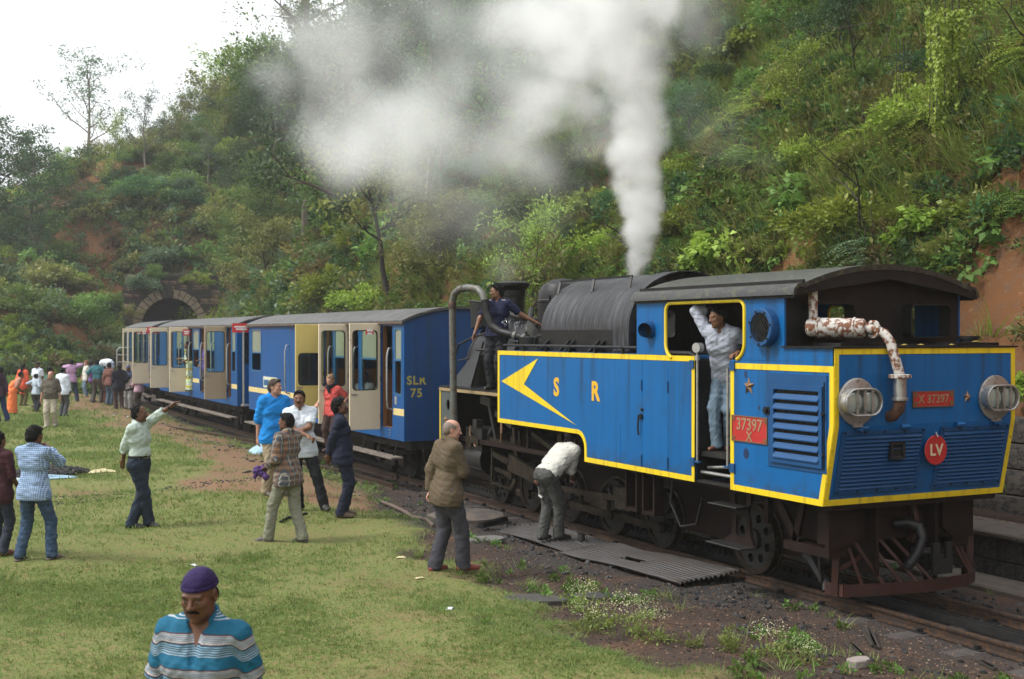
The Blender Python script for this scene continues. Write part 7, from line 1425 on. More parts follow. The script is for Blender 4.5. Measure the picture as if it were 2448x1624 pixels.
# --- bare woody stems on the cutting
for j in range(11):
    x, y = gs.uniform(14.5, 19), gs.uniform(13, 30)
    if not in_view(x, y): continue
    z = float(gz(x, y)); b = MB(); p = Vector((0, 0, -.2)); pts = [p]; d = Vector((gs.normal() * .5 - .2, gs.normal() * .5, 1)).normalized()
    for k in range(7): d = (d + Vector((gs.normal() * .2 - .05, gs.normal() * .2, gs.normal() * .12))).normalized(); pts.append(pts[-1] + d * .38)
    b.tube(pts, [.026 - .003 * k for k in range(8)], 6); q5 = pts[5] + Vector((gs.normal() * .3, gs.normal() * .3, .35)); b.tube([pts[4], q5, q5 + Vector((gs.normal() * .3, gs.normal() * .3, .2))], [.014, .009, .004], 5); b.tube([pts[3], pts[3] + Vector((gs.normal() * .5, gs.normal() * .5, .3)), pts[3] + Vector((gs.normal(), gs.normal(), .5))], [.018, .012, .005], 5)
    T = thing('bare_stem', 'leafless brown stem standing in the growth on the cutting', 'stem', (x, y, z), 0, 'bare stems on the cutting'); b.build('stem', M_barkd, T); PL_.append((T, 'leafless brown stem'))

def sort_out(pairs):
    """pairs of (thing, short description): names the place of each plant by what it grows above or beside"""
    SPOT = [(-999, 120, 'at the far end of the ridge'), (120, 300, 'left of the tunnel'), (300, 490, 'above the tunnel'), (490, 640, 'above the middle coach'), (640, 800, 'above the yellow door'), (800, 960, 'above the first coach'), (960, 1120, 'above the standpipe'), (1120, 1260, 'above the chimney'), (1260, 1420, 'above the boiler'), (1420, 1600, 'by the steam plume'), (1600, 1800, 'above the cab window'), (1800, 2050, 'above the cab roof'), (2050, 2250, 'above the headlamps'), (2250, 2400, 'at the red earth end'), (2400, 9999, 'beyond the red earth')]
    buck = {}
    for T, d in pairs:
        x, y, z = T.location; X_ = 1182 + 2875 * (math.cos(R(26.4)) * x - math.sin(R(26.4)) * y) / float(dist(x, y)); sp = next(q for a, b, q in SPOT if a <= X_ < b)
        hgt = 'low' if z < 3.2 else 'halfway up' if z < 7 else 'high up'; buck.setdefault((d, hgt, sp), []).append((X_, T))
    ordn = ['first', 'second', 'third', 'fourth', 'fifth', 'sixth', 'seventh', 'eighth', 'ninth', 'tenth', 'eleventh', 'twelfth', 'thirteenth', 'fourteenth', 'fifteenth', 'sixteenth', 'seventeenth', 'eighteenth', 'nineteenth', 'twentieth']
    for (d, hgt, sp), l in buck.items():
        l.sort(key=lambda q: q[0])
        for i, (X_, T) in enumerate(l): T['label'] = '%s %s %s' % (d, hgt, sp) + (', %s from left' % ordn[min(i, 19)] if len(l) > 1 else '')
sort_out(PL_)
# ------------------------------------------------------------ ground cover, scattered as stuff
def scatter(name, src, P, rz, tilt, scl):
    """P (n,3); one object that instances the source meshes"""
    n = len(P); c = bpy.data.collections.new(name + ' kinds')
    for i, me in enumerate(src): o = bpy.data.objects.new('kind_%02d' % i, me); c.objects.link(o)
    me = bpy.data.meshes.new(name); me.vertices.add(n); me.vertices.foreach_set('co', np.asarray(P, np.float32).ravel())
    a = me.attributes.new('rot', 'FLOAT_VECTOR', 'POINT'); a.data.foreach_set('vector', np.stack([tilt[:, 0], tilt[:, 1], rz], 1).astype(np.float32).ravel())
    attr(me, 'scl', scl); a = me.attributes.new('pick', 'INT', 'POINT'); a.data.foreach_set('value', rng.integers(0, len(src), n).astype(np.int32))
    o = link_mesh(name, me); o['kind'] = 'stuff'
    ng = bpy.data.node_groups.new(name, 'GeometryNodeTree'); ng.interface.new_socket('Geometry', in_out='INPUT', socket_type='NodeSocketGeometry'); ng.interface.new_socket('Geometry', in_out='OUTPUT', socket_type='NodeSocketGeometry')
    N, L = ng.nodes, ng.links; gi = N.new('NodeGroupInput'); go = N.new('NodeGroupOutput'); ci = N.new('GeometryNodeCollectionInfo'); ci.inputs[0].default_value = c; ci.inputs[1].default_value = True; ci.inputs[2].default_value = True
    ip = N.new('GeometryNodeInstanceOnPoints')
    def na(nm, ty): q = N.new('GeometryNodeInputNamedAttribute'); q.data_type = ty; q.inputs[0].default_value = nm; return q.outputs[0]
    L.new(gi.outputs[0], ip.inputs['Points']); L.new(ci.outputs[0], ip.inputs['Instance']); ip.inputs['Pick Instance'].default_value = True
    L.new(na('pick', 'INT'), ip.inputs['Instance Index']); L.new(na('rot', 'FLOAT_VECTOR'), ip.inputs['Rotation']); L.new(na('scl', 'FLOAT'), ip.inputs['Scale']); L.new(ip.outputs[0], go.inputs[0])
    md = o.modifiers.new('scatter', 'NODES'); md.node_group = ng; return o
def sample(n, x0, x1, y0, y1, dens):
    X, Y = rng.uniform(x0, x1, n), rng.uniform(y0, y1, n); k = rng.random(n) < dens(X, Y); X, Y = X[k], Y[k]; return X, Y, gz(X, Y)
def put(name, src, X, Y, Z, s0, s1, dz=0., lean=.12, big=None):
    n = len(X); scl = rng.uniform(s0, s1, n) * (1 if big is None else big(X, Y)); return scatter(name, src, np.stack([X, Y, Z + dz], 1), rng.uniform(0, 6.28, n), rng.normal(0, lean, (n, 2)), scl)
g = G(70)
tuft = [leafmesh('tuft', [blades(g, 34, .62, .020, .16, .5, .9)], LM['grass']) for _ in range(3)] + [leafmesh('tuft', [blades(g, 30, .66, .018, .16, .6, 1.1)], LM['straw'])] + [leafmesh('tuft', [blades(g, 26, .5, .02, .14, .45, .9)], LM['lime'])]
cl1 = [leafmesh('clump', [clumpy(g, 150, .40, .8, 7, .085)], LM[m]) for m in ('mid', 'olive', 'dark')] + [leafmesh('clump', [fronds(g, 9, .5, .06, 9)], LM[m]) for m in ('lime', 'mid')] + [leafmesh('clump', [clumpy(g, 60, .35, .7, 5, .12, .8, -.2)], LM['mid'])]
cl2 = [leafmesh('mass', [clumpy(g, 210, 1.0, .75, 10, .24)], LM[m]) for m in ('mid', 'olive', 'blue', 'dark', 'mid', 'rust')]
Z_ = lambda X, Y: np.where((np.abs(X - 16) < 4) & (Y > 78) & (Y < 92), gz(X, Y), 99.)
dn = lambda X, Y: in_view(X, Y, .16) * (foot_d(X, Y) > .15) * (1 - .93 * bare(X, Y))
X, Y, Z = sample(48000, 13, 27, 2, 50, lambda X, Y: dn(X, Y) * np.clip((26 / dist(X, Y)) ** 1.5, .1, 1) * (.10 + .90 * (fbm(X * .6, Y * .6, 3, 3) > .47)))
put('hillside_grass', tuft, X, Y, Z, .6, 1.35, 0, .35)
X, Y, Z = sample(46000, 13, 27, 2, 52, lambda X, Y: dn(X, Y) * np.clip((26 / dist(X, Y)) ** 1.4, .1, 1) * (.30 + .70 * (fbm(X * .5, Y * .5, 8, 3) > .48)))
put('hillside_undergrowth', cl1, X, Y, Z, .6, 1.4, -.03, .25)
X, Y, Z = sample(30000, -2, 62, 44, 150, lambda X, Y: dn(X, Y) * np.clip(.16 + .5 * (X > 13) * (Y < 100), 0, 1) * ~((np.abs(X - 16) < 2.8) & (Y > 78) & (Z_(X, Y) < 6.3)))
put('slope_undergrowth', cl2, X, Y, Z, .5, 1.25, -.15, .25)
# low green bank behind the far group
X, Y, Z = sample(2600, 1.5, 12.5, 61.5, 72, lambda X, Y: in_view(X, Y, .05) * (foot_d(X, Y) > -3.2) * (X < 9.6 + (Y - 63) * .4)); put('bank_shrubbery', cl2[:1] + [leafmesh('mass', [clumpy(g, 210, 1.0, .7, 10, .22)], LM['lime'])] + cl2[2:3], X, Y, Z, .35, .7, -.05, .25)
# turf
lawn = [leafmesh('turf', [blades(g, 18, .040, .006, .08, .9, 1.0, 2)], LM['lawn']) for _ in range(4)]
gw = lambda X, Y: in_view(X, Y, .05, 3) * (1 - mud_w(X, Y)) * (1 - .86 * soil_w(X, Y)) * (.30 + .70 * sstep(.36, .56, fbm(X * .9, Y * .9, 6, 4))) * (1 - .75 * sstep(.60, .68, fbm(X * .45, Y * .38, 61, 5))) * (foot_d(X, Y) < 0)
X, Y, Z = sample(260000, -3, 7.5, 4, 16, lambda X, Y: gw(X, Y) * np.clip((8 / dist(X, Y)) ** .8, 0, 1)); a1 = (X, Y, Z)
X, Y, Z = sample(150000, -6, 9.2, 16, 66, lambda X, Y: gw(X, Y) * np.clip((20 / dist(X, Y)) ** 1.2, 0, 1)); a1 = [np.concatenate([p, q]) for p, q in zip(a1, (X, Y, Z))]
put('lawn_grass', lawn, *a1, .7, 1.35, -.004, .2, lambda X, Y: np.clip(dist(X, Y) / 11, .9, 3.2))
# thin weeds over the mud and along the rails
wd = [leafmesh('weed', [blades(g, 14, .16, .007, .06, .7, 1.0)], LM['grass']), leafmesh('weed', [clumpy(g, 26, .10, .5, 5, .04, .6)], LM['mid'])]
X, Y, Z = sample(6000, 4.5, 9.0, 6, 40, lambda X, Y: in_view(X, Y) * mud_w(X, Y) * (fbm(X * 1.2, Y * 1.2, 44, 3) > .60) * (.5 + .5 * (X < 8)) * ((Y < 12) | (Y > 20) | (X < 7.4))); put('sparse_weeds', wd, X, Y, Z, .6, 1.4, -.005, .25)
X, Y, Z = sample(500, 11.2, 13.2, 5, 20, lambda X, Y: in_view(X, Y) * (fbm(X * 1.5, Y * 1.5, 45, 3) > .55)); Z = np.where((X > 12.75), .55, np.where(X < 11.95, -.02, .47)); k = (X > 12.8) | (X < 11.4); put('platform_weeds', wd, X[k], Y[k], Z[k] - .04, .5, 1.2, 0, .2)
# --- tall weeds by the drain
def fl_weed(gi, h=.55, n=26, fl=True):
    b = [blades(gi, n, h * .8, .010, .16, .35, .5)]; b.append(clumpy(gi, 170, h * .5, .7, 9, .05, .45)); me = leafmesh('foliage', b, LM['grass']); ft = None
    if fl:
        q = nrm(gi.normal(size=(170, 3))) * gi.random((170, 1)) ** .4 * [h * .5, h * .5, h * .28] + [0, 0, h * .72]; ft = leafmesh('flower_heads', [leaves(q, nrm(gi.normal(size=(170, 3)) + [0, 0, .5]), nrm(gi.normal(size=(170, 3))), np.full(170, .016), np.full(170, .016), gi.random(170))], LM['flower'])
    return me, ft
kinds = [fl_weed(G(80 + i), .52, 26, i != 2) for i in range(4)]
WL = ['thick clump of weeds with pale flower heads by the drain', 'tall grassy weed beside the drain', 'broad tuft of weeds at the mud edge', 'flowering weed at the bottom of the view', 'loose weed clump below the iron sheets']
WEEDS = ((6.15, 10.0, 1.0, 0), (6.3, 9.72, .8, 1), (6.42, 11.3, .8, 1), (6.25, 10.7, .85, 2), (6.6, 11.6, .55, 2), (6.7, 9.1, .8, 2), (6.85, 8.75, .75, 1), (7.05, 8.5, .6, 3), (6.05, 10.5, .8, 3), (6.5, 9.4, .6, 2), (7.1, 12.3, .5, 2), (6.0, 14.8, .45, 2), (6.5, 12.6, .35, 2), (6.15, 13.2, .4, 2), (6.75, 10.6, .55, 1), (6.9, 9.41, .5, 2))
for i, (x, y, s, k) in enumerate(WEEDS):
    WORD = sorted([(q[1], q[3]) for q in WEEDS if (q[3] == 2) == (k == 2)], key=lambda q: q[0])
    ordn = ['first', 'second', 'third', 'fourth', 'fifth', 'sixth', 'seventh', 'eighth', 'ninth', 'tenth', 'eleventh', 'twelfth', 'thirteenth', 'fourteenth', 'fifteenth', 'sixteenth']
    T = thing('weed_clump', 'clump of %s weeds along the drain, %s counting up from the nearest' % ('flowering' if k != 2 else 'plain green', ordn[WORD.index((y, k))]), 'weed', (x, y, float(gz(x, y)) - .02), random.uniform(0, 6.28), 'weeds along the drain, ' + ('flowering' if k != 2 else 'plain')); T.scale = (s, s, s * random.uniform(.8, 1.1)); link_mesh('foliage', kinds[k][0], T)
    if kinds[k][1]: link_mesh('flower_heads', kinds[k][1], T)['kind'] = 'stuff'
# --- gravel and coal
def pebble(gi, r):
    bm = bmesh.new(); bmesh.ops.create_icosphere(bm, subdivisions=1, radius=r)
    for v in bm.verts: v.co = Vector((v.co.x * 1.2, v.co.y, v.co.z * .65)) * float(gi.uniform(.75, 1.2))
    me = bpy.data.meshes.new('pebble'); bm.to_mesh(me); bm.free(); return me
M_peb = NT('pebbles'); M_peb.bsdf(M_peb.ramp(M_peb.rand(), [(0., (.025, .021, .02)), (.5, (.08, .052, .038)), (.85, (.15, .09, .058)), (1., (.22, .17, .13))]), .95, spec=.1); M_peb = M_peb.m
M_coal = NT('coal lumps'); M_coal.bsdf(M_coal.ramp(M_coal.rand(), [(0., (.010, .010, .011)), (.75, (.03, .029, .029)), (1., (.07, .067, .064))]), .7, spec=.25); M_coal = M_coal.m
pb, cb = [pebble(g, .014) for _ in range(3)], [pebble(g, .03) for _ in range(3)]
for m in pb: m.materials.append(M_peb)
for m in cb: m.materials.append(M_coal)
X, Y, Z = sample(30000, 4.5, 9.2, 5.5, 26, lambda X, Y: in_view(X, Y, .04) * mud_w(X, Y) * np.clip((13 / dist(X, Y)) ** 1.5, 0, 1)); put('gravel', pb, X, Y, Z, .35, 1.1, 0, .5)
X, Y, Z = sample(9000, 7.0, 11.2, 6, 46, lambda X, Y: in_view(X, Y, .04) * (.08 + .92 * (fbm(X * 1.7, Y * 1.7, 51, 3) > .54)) * np.clip((18 / dist(X, Y)) ** 1.2, 0, 1)); put('coal_rubble', cb, X, Y, Z, .3, 1.5, 0, .6)
X, Y, Z = sample(9000, 1.8, 4.6, 23.5, 28.8, lambda X, Y: 1. * (np.hypot((X - 2.75) / .95, (Y - 26.4) / 1.0) + (fbm(X, Y, 3, 3) - .5) < .85)); Z = Z + .22 * np.clip(1 - np.hypot((X - 2.75) / .95, (Y - 26.4) / 1.0), 0, 1); put('cinder_heap', cb, X, Y, Z, .6, 1.5, .02, .6)
X, Y, Z = sample(1500, 2.0, 6.4, 21, 24.5, lambda X, Y: 1. * (np.abs(Y - 22.3 - .2 * (X - 4)) < .3 + .3 * fbm(X * 2, Y * 2, 3, 2))); put('ash_streak', cb, X, Y, Z, .3, .8, .0, .6)
# ------------------------------------------------------------ small things
wc = thing('water_column', 'old grey standpipe bending over towards the engine tank', 'water column', (8.3, 18.95, 0)); M_pipe = pbr('weathered grey pipe', (.13, .135, .12), .55, .35, .25, 6, (.10, .065, .04), (.5, .64), .3, 40)
b = MB(); b.tube([(.0, -.12, -.1), (0, -.06, 1.6), (0, 0, 3.42), (.02, -.05, 3.56), (.06, -.16, 3.63), (.12, -.38, 3.65), (.18, -.62, 3.62), (.21, -.74, 3.53), (.22, -.79, 3.42)], .058, 14); b.build('pipe', M_pipe, wc)
b = MB(); b.lathe([(.064, 3.30), (.068, 3.33), (.068, 3.40), (.064, 3.42)], (0, 0, 0), 'z', 16); b.lathe([(.063, -.02), (.07, 0), (.063, .02)], (.09, -.27, 3.645), 'y', 14); b.build('collar', M_rail, wc)
b = MB(); b.lathe([(.058, .04), (.16, .04), (.16, .06), (.058, .062)], (0, -.12, .06), 'z', 20); b.build('foot_flange', pbr('pale yellow rim', (.5, .42, .25), .6), wc); MB().cyl((-.06, -.79, 3.42), (.5 - .06 * 5, -.79, 3.40), .02, 8).build('clamp', M_pipe, wc)
hs_p = [Vector(p) for p in ((.22, -.79, 3.43), (.23, -.84, 3.22), (.27, -.95, 3.02), (.36, -1.12, 2.92), (.48, -1.32, 2.87), (.58, -1.47, 2.83), (.64, -1.56, 2.78))]; path, rad = [], []
for i in range(len(hs_p) - 1):
    for k in range(10): path.append(hs_p[i].lerp(hs_p[i + 1], k / 10)); rad.append((.062 if k % 2 else .070) if i < 4 else .062)
MB().tube(path, rad, 12).build('delivery_hose', M_blk, wc, 60)
for q in (4.15, 5.0): p = hs_p[int(q)].lerp(hs_p[min(6, int(q) + 1)], q % 1); d = (hs_p[min(6, int(q) + 1)] - hs_p[int(q)]).normalized(); MB().cyl(p - d * .025, p + d * .025, .075, 12).build('hose_clip', M_pipe, wc)
tt = NT('splash water'); _b = tt.bsdf((.8, .85, .9), .05, 0, None, .5, 0, .9); _b.inputs['IOR'].default_value = 1.33; M_wat = tt.m
gq = G(3); bmw = MB()
for i in range(14):
    q = gq.random(); p = Vector((8.90 - .25 * q + gq.normal() * .05, 17.42 + .28 * q + gq.normal() * .05, 2.90 + .32 * q * (1.3 - q) + gq.normal() * .03)); bmw.tube([p, p + Vector((gq.normal() * .03, gq.normal() * .03, .05)), p + Vector((gq.normal() * .05, gq.normal() * .05, .09))], [.003, .008, .002], 6)
o = bmw.build('water_splash', M_wat); o['kind'] = 'stuff'
# concrete base, stones, corrugated sheets
M_conc = pbr('mud stained concrete', (.11, .085, .065), .8, 0, .35, 3, (.05, .045, .042), (.45, .6), .7, 30, .01)
b = MB(); b.lathe([(.62, -.2), (.60, .03), (.5, .06), (0, .07)], (0, 0, 0), 'z', 14); b.v = [(x * (1 + .12 * math.sin(5 * math.atan2(y, x))), y * 1.1, z) for x, y, z in b.v]; tag(b.build('concrete_pad', M_conc, None, 30, loc=(8.2, 18.1, -.02)), 'cracked muddy concrete pad round the foot of the standpipe', 'pad')
for i, (x, y, sx, sy, a, l) in enumerate(((7.35, 15.6, .34, .2, .3, 'flat grey stone slab lying by the concrete pad'), (6.2, 11.9, .42, .16, -.5, 'wet dark slab bridging the drain among the weeds'), (6.85, 11.65, .36, .12, -.4, 'second dark slab beyond the drain weeds'), (7.59, 8.45, .13, .08, .2, 'pale square stone lying on the red gravel'))):
    gi = G(90 + i); n = 8; pts = [(sx * math.cos(q) * gi.uniform(.75, 1.1), sy * math.sin(q) * gi.uniform(.75, 1.15)) for q in np.linspace(0, 6.283, n + 1)[:-1]]
    o = MB().plate(pts, (), 'z', 0, .055 if i != 3 else .075).build('stone_slab' if i != 3 else 'rock', pbr('dark wet stone', (.05, .043, .04), .35, 0, .3, 6, bump=.3) if i in (1, 2) else pbr('grey slate', (.13, .12, .115), .7, 0, .3, 8, bump=.4) if i == 0 else pbr('pale stone', (.26, .22, .2), .8, 0, .25, 14, bump=.4), None, 0, .01); o.location = (x, y, float(gz(x, y)) - .01); o.rotation_euler = (.05, .03, a); tag(o, l, 'stone')
tt = NT('dirty corrugated iron'); f0 = tt.noise(2.4, 6, .65); f1 = tt.noise(7, 5, .7, stretch=(1, .3, 1)); bs = tt.mix(f0, (.020, .018, .017), (.060, .055, .052)); bs = tt.mix(tt.ramp(f1, [(.5, 0.), (.64, .85)]), bs, (.035, .024, .017)); tt.bsdf(bs, tt.math('MULTIPLY_ADD', f1, .5, .30), .2, tt.bump(tt.noise(50, 3), .15, .004)); M_corr = tt.m
def sheet(label, x0, x1, y0, y1, rz, tilt, z, seed):
    gi = G(seed); nx_, ny_ = 66, 14; xs = np.linspace(x0, x1, nx_); ys = np.linspace(y0, y1, ny_); Xg, Yg = np.meshgrid(xs, ys, indexing='ij'); Yg = Yg + (fbm(Xg * 4, 0 * Xg, seed, 2) - .5) * .10 * (np.abs(Yg - (y0 + y1) / 2) > (y1 - y0) * .42)
    Zg = .021 * np.sin(Xg / .076 * 2 * math.pi) + .22 * (fbm(Xg * .9, Yg * .9, seed, 3) - .5) * (.25 + np.abs(Yg) * .5); ii = np.arange(nx_ * ny_).reshape(nx_, ny_); q = np.stack([ii[:-1, :-1], ii[1:, :-1], ii[1:, 1:], ii[:-1, 1:]], -1).reshape(-1, 4)
    if seed == 2: keep = np.ones(len(q), bool); cxx = (Xg[:-1, :-1] + Xg[1:, 1:]).ravel() / 2; cyy_ = (Yg[:-1, :-1] + Yg[1:, 1:]).ravel() / 2; keep &= ~((np.abs(cxx + .12) < .06) & (np.abs(cyy_ - .15) < .2)); q = q[keep]
    o = link_mesh('corrugated_sheet', mesh_np('corrugated_sheet', np.stack([Xg, Yg, Zg], -1).reshape(-1, 3), q), None, M_corr); md = o.modifiers.new('gauge', 'SOLIDIFY'); md.thickness = .003
    o.location = (*z[:2], z[2]); o.rotation_euler = (tilt[0], tilt[1], rz); return tag(o, label, 'metal sheet')
sheet('corrugated iron sheet under the bending worker', -.45, .45, -1.15, 1.15, .04, (0.0, -.03), (8.52, 15.75, -.03), 1); sheet('rusty corrugated iron sheet with a torn hole nearer the cab steps', -.5, .5, -1.25, 1.25, .12, (-.01, -.02), (8.62, 13.55, -.02), 2)
b = MB(); b.lathe([(0, 0), (.05, 0), (.052, .10), (.056, .103), (.048, .1), (.046, .02), (0, .02)], (0, 0, 0), 'z', 16); o = b.build('tin_can', M_corr, None, 30, loc=(8.63, 15.2, -.005)); tag(o, 'battered oil tin standing by the boots of the worker', 'tin'); MB().tube([(.05, 0, .09), (.09, 0, .07), (.085, 0, .03), (.05, 0, .02)], .006, 6).build('handle', M_pipe, o); MB().tube([(-.02, .03, .06), (-.06, .06, .16), (-.1, .08, .2)], .008, 6).build('spout', M_pipe, o)
# litter
M_pl = pbr('white plastic sheet', (.62, .66, .68), .4, 0, .1, 6); M_plb = pbr('pale blue plastic', (.30, .46, .58), .4, 0, .15, 6); M_ply = pbr('cream cloth scrap', (.60, .52, .30), .8, 0, .15, 6)
def scrap(name, label, cat, x, y, sx, sy, hgt, m, seed, rz=0, grp=None):
    n = 14; u = np.linspace(-1, 1, n); U, V = np.meshgrid(u, u, indexing='ij'); r = 1 + .5 * (fbm(U * 1.4 + seed, V * 1.4, seed, 3) - .5); Zs = np.maximum(0, hgt * (1 - U ** 2) * (1 - V ** 2) * 1.2 * fbm(U * 1.6, V * 1.6, seed + 3, 4)) + .012; ii = np.arange(n * n).reshape(n, n)
    me = mesh_np(name, np.stack([U * sx * r, V * sy * r, Zs], -1).reshape(-1, 3), np.stack([ii[:-1, :-1], ii[1:, :-1], ii[1:, 1:], ii[:-1, 1:]], -1).reshape(-1, 4)); o = link_mesh(name, me, None, m); md = o.modifiers.new('sheet', 'SOLIDIFY'); md.thickness = .004; o.location = (x, y, float(gz(x, y))); o.rotation_euler = (0, 0, rz); return tag(o, label, cat, grp)
scrap('plastic_sheet', 'crumpled pale plastic sheet between the siding rails and the coach', 'plastic sheet', 8.25, 30.0, .55, .4, .35, M_plb, 1); scrap('plastic_sheet', 'long pale blue plastic sheet edging the cinder heap', 'plastic sheet', 2.55, 25.35, .6, .10, .10, M_plb, 2, .25); scrap('plastic_sheet', 'white end of a plastic sheet by the cinder heap', 'plastic sheet', 2.0, 25.45, .26, .14, .10, M_pl, 3, .2); scrap('plastic_sheet', 'blue plastic strip behind the cinder heap', 'plastic sheet', 3.2, 27.3, .5, .1, .1, M_plb, 5, -.3); scrap('cloth_scrap', 'cream cloth scrap right of the cinder heap', 'cloth', 3.75, 26.2, .30, .09, .10, M_ply, 6, .1); scrap('cloth_scrap', 'small cream rag in front of the cinder heap', 'cloth', 3.15, 26.6, .2, .12, .1, M_ply, 7)
for i, (x, y, m, l) in enumerate(((5.42, 13.3, M_ply, 'cream paper scrap by the boots of the man in the olive jacket'), (5.05, 11.6, M_pl, 'tiny white paper scrap on the grass below the olive jacket man'), (3.95, 22.0, M_pl, 'white and red wrapper on the grass right of the pointing man'), (6.7, 44.0, M_pl, 'small white litter near the end of the siding'), (7.0, 43.0, M_pl, 'second white litter near the end of the siding'), (3.3, 15.4, M_pl, 'white scrap on the turf in front of the pointing man'), (5.7, 14.6, M_ply, 'yellowish scrap behind the olive jacket man'))):
    scrap('paper_scrap', l, 'litter', x, y, .055, .03, .02, m, 20 + i, i)
for i, (x, y, L, a, l) in enumerate(((6.35, 24.8, .34, .9, 'flat dark stone plank lying between the grass and the siding'), (8.6, 9.4, .9, .95, 'charred black timber sliver on the gravel by the rail'), (8.1, 9.05, .6, 1.1, 'short charred sliver of wood on the red gravel'), (8.9, 8.2, .35, 1.2, 'small dark wood splinter near the rail joint'))):
    b = MB(); gi = G(60 + i)
    for k in range(5): o_ = gi.normal() * .018; b.bar((-L / 2 * gi.uniform(.6, 1), o_, .02), (L / 2 * gi.uniform(.6, 1), o_ + gi.normal() * .02, .02), .022, .022)
    o = b.build('wood_sliver' if i else 'stone_plank', M_barkd if i else M_conc, None, 0); o.location = (x, y, float(gz(x, y))); o.rotation_euler = (0, 0, a); tag(o, l, 'debris')
def hose(label, pts, r, m=None):
    o = MB().tube([(x, y, float(gz(x, y)) + r * .8 + dz) for x, y, dz in pts], r, 8).build('hose', m or M_pipe); return tag(o, label, 'hose')
hose('old brown hose lying from the stump towards the standpipe', [(7.36, 19.9, 0), (7.34, 19.3, .02), (7.28, 18.6, .02), (7.22, 18.0, 0), (7.16, 17.3, 0), (7.1, 16.9, 0)], .03, pbr('brown hose', (.10, .065, .05), .6)); hose('short black cable curl by the feet of the plaid man', [(5.0, 17.6, 0), (5.15, 17.75, .01), (5.32, 17.8, .03), (5.5, 17.95, .03)], .022, M_blk)
b = MB(); b.cyl((0, 0, 0), (0, 0, .06), .09, 10); b.cyl((0, 0, .06), (0, 0, .10), .05, 10); o = b.build('hydrant_stump', M_iron, None, loc=(7.4, 20.0, -.03)); tag(o, 'small rusty iron stump sticking out of the ground by the hose', 'stump')
for i, (x, y, L, rr, l) in enumerate(((8.1, 16.9, .35, .05, 'black pipe stub lying beside the standpipe pad'),)):
    o = MB().cyl((-L, 0, .05), (L, .05, .06), rr, 12).build('pipe_stub', M_blk, None, loc=(x, y, 0)); o.rotation_euler = (0, 0, .5); tag(o, l, 'pipe')
# leaves lying on the bunker deck, pink rag and green sprig on the smokebox
for i, (x, y) in enumerate(((9.6, 9.98), (10.3, 10.0), (9.95, 10.1), (10.6, 9.95))):
    o = scrap('fallen_leaf', '%s yellow leaf fallen on the bunker deck, from the near lamp' % ['first', 'third', 'second', 'fourth'][i], 'leaf', x, y, .035, .022, .015, pbr('dull yellow leaf', (.32, .23, .05), .6, bump=0), 40 + i, i, 'fallen leaves on the bunker'); o.location.z = 2.766 if i not in (3,) else 2.80
# wires across the sky
for i, (z0, z1, l) in enumerate(((31.5, 40.5, 'lowest overhead wire crossing the white sky'), (35.5, 40.5, 'middle overhead wire crossing the white sky'), (37.0, 42.5, 'highest overhead wire crossing the white sky'))):
    pts = []
    for q in np.linspace(-.2, 1.2, 15): pts.append((2 + 17 * q, 118 - 16 * q, z0 + (z1 - z0) * q - 2.0 * (1 - (2 * q - 1) ** 2) * .4))
    tag(MB().tube(pts, .012, 5).build('overhead_wire', pbr('pale grey wire', (.45, .46, .48), .6, bump=0)), l, 'wire')
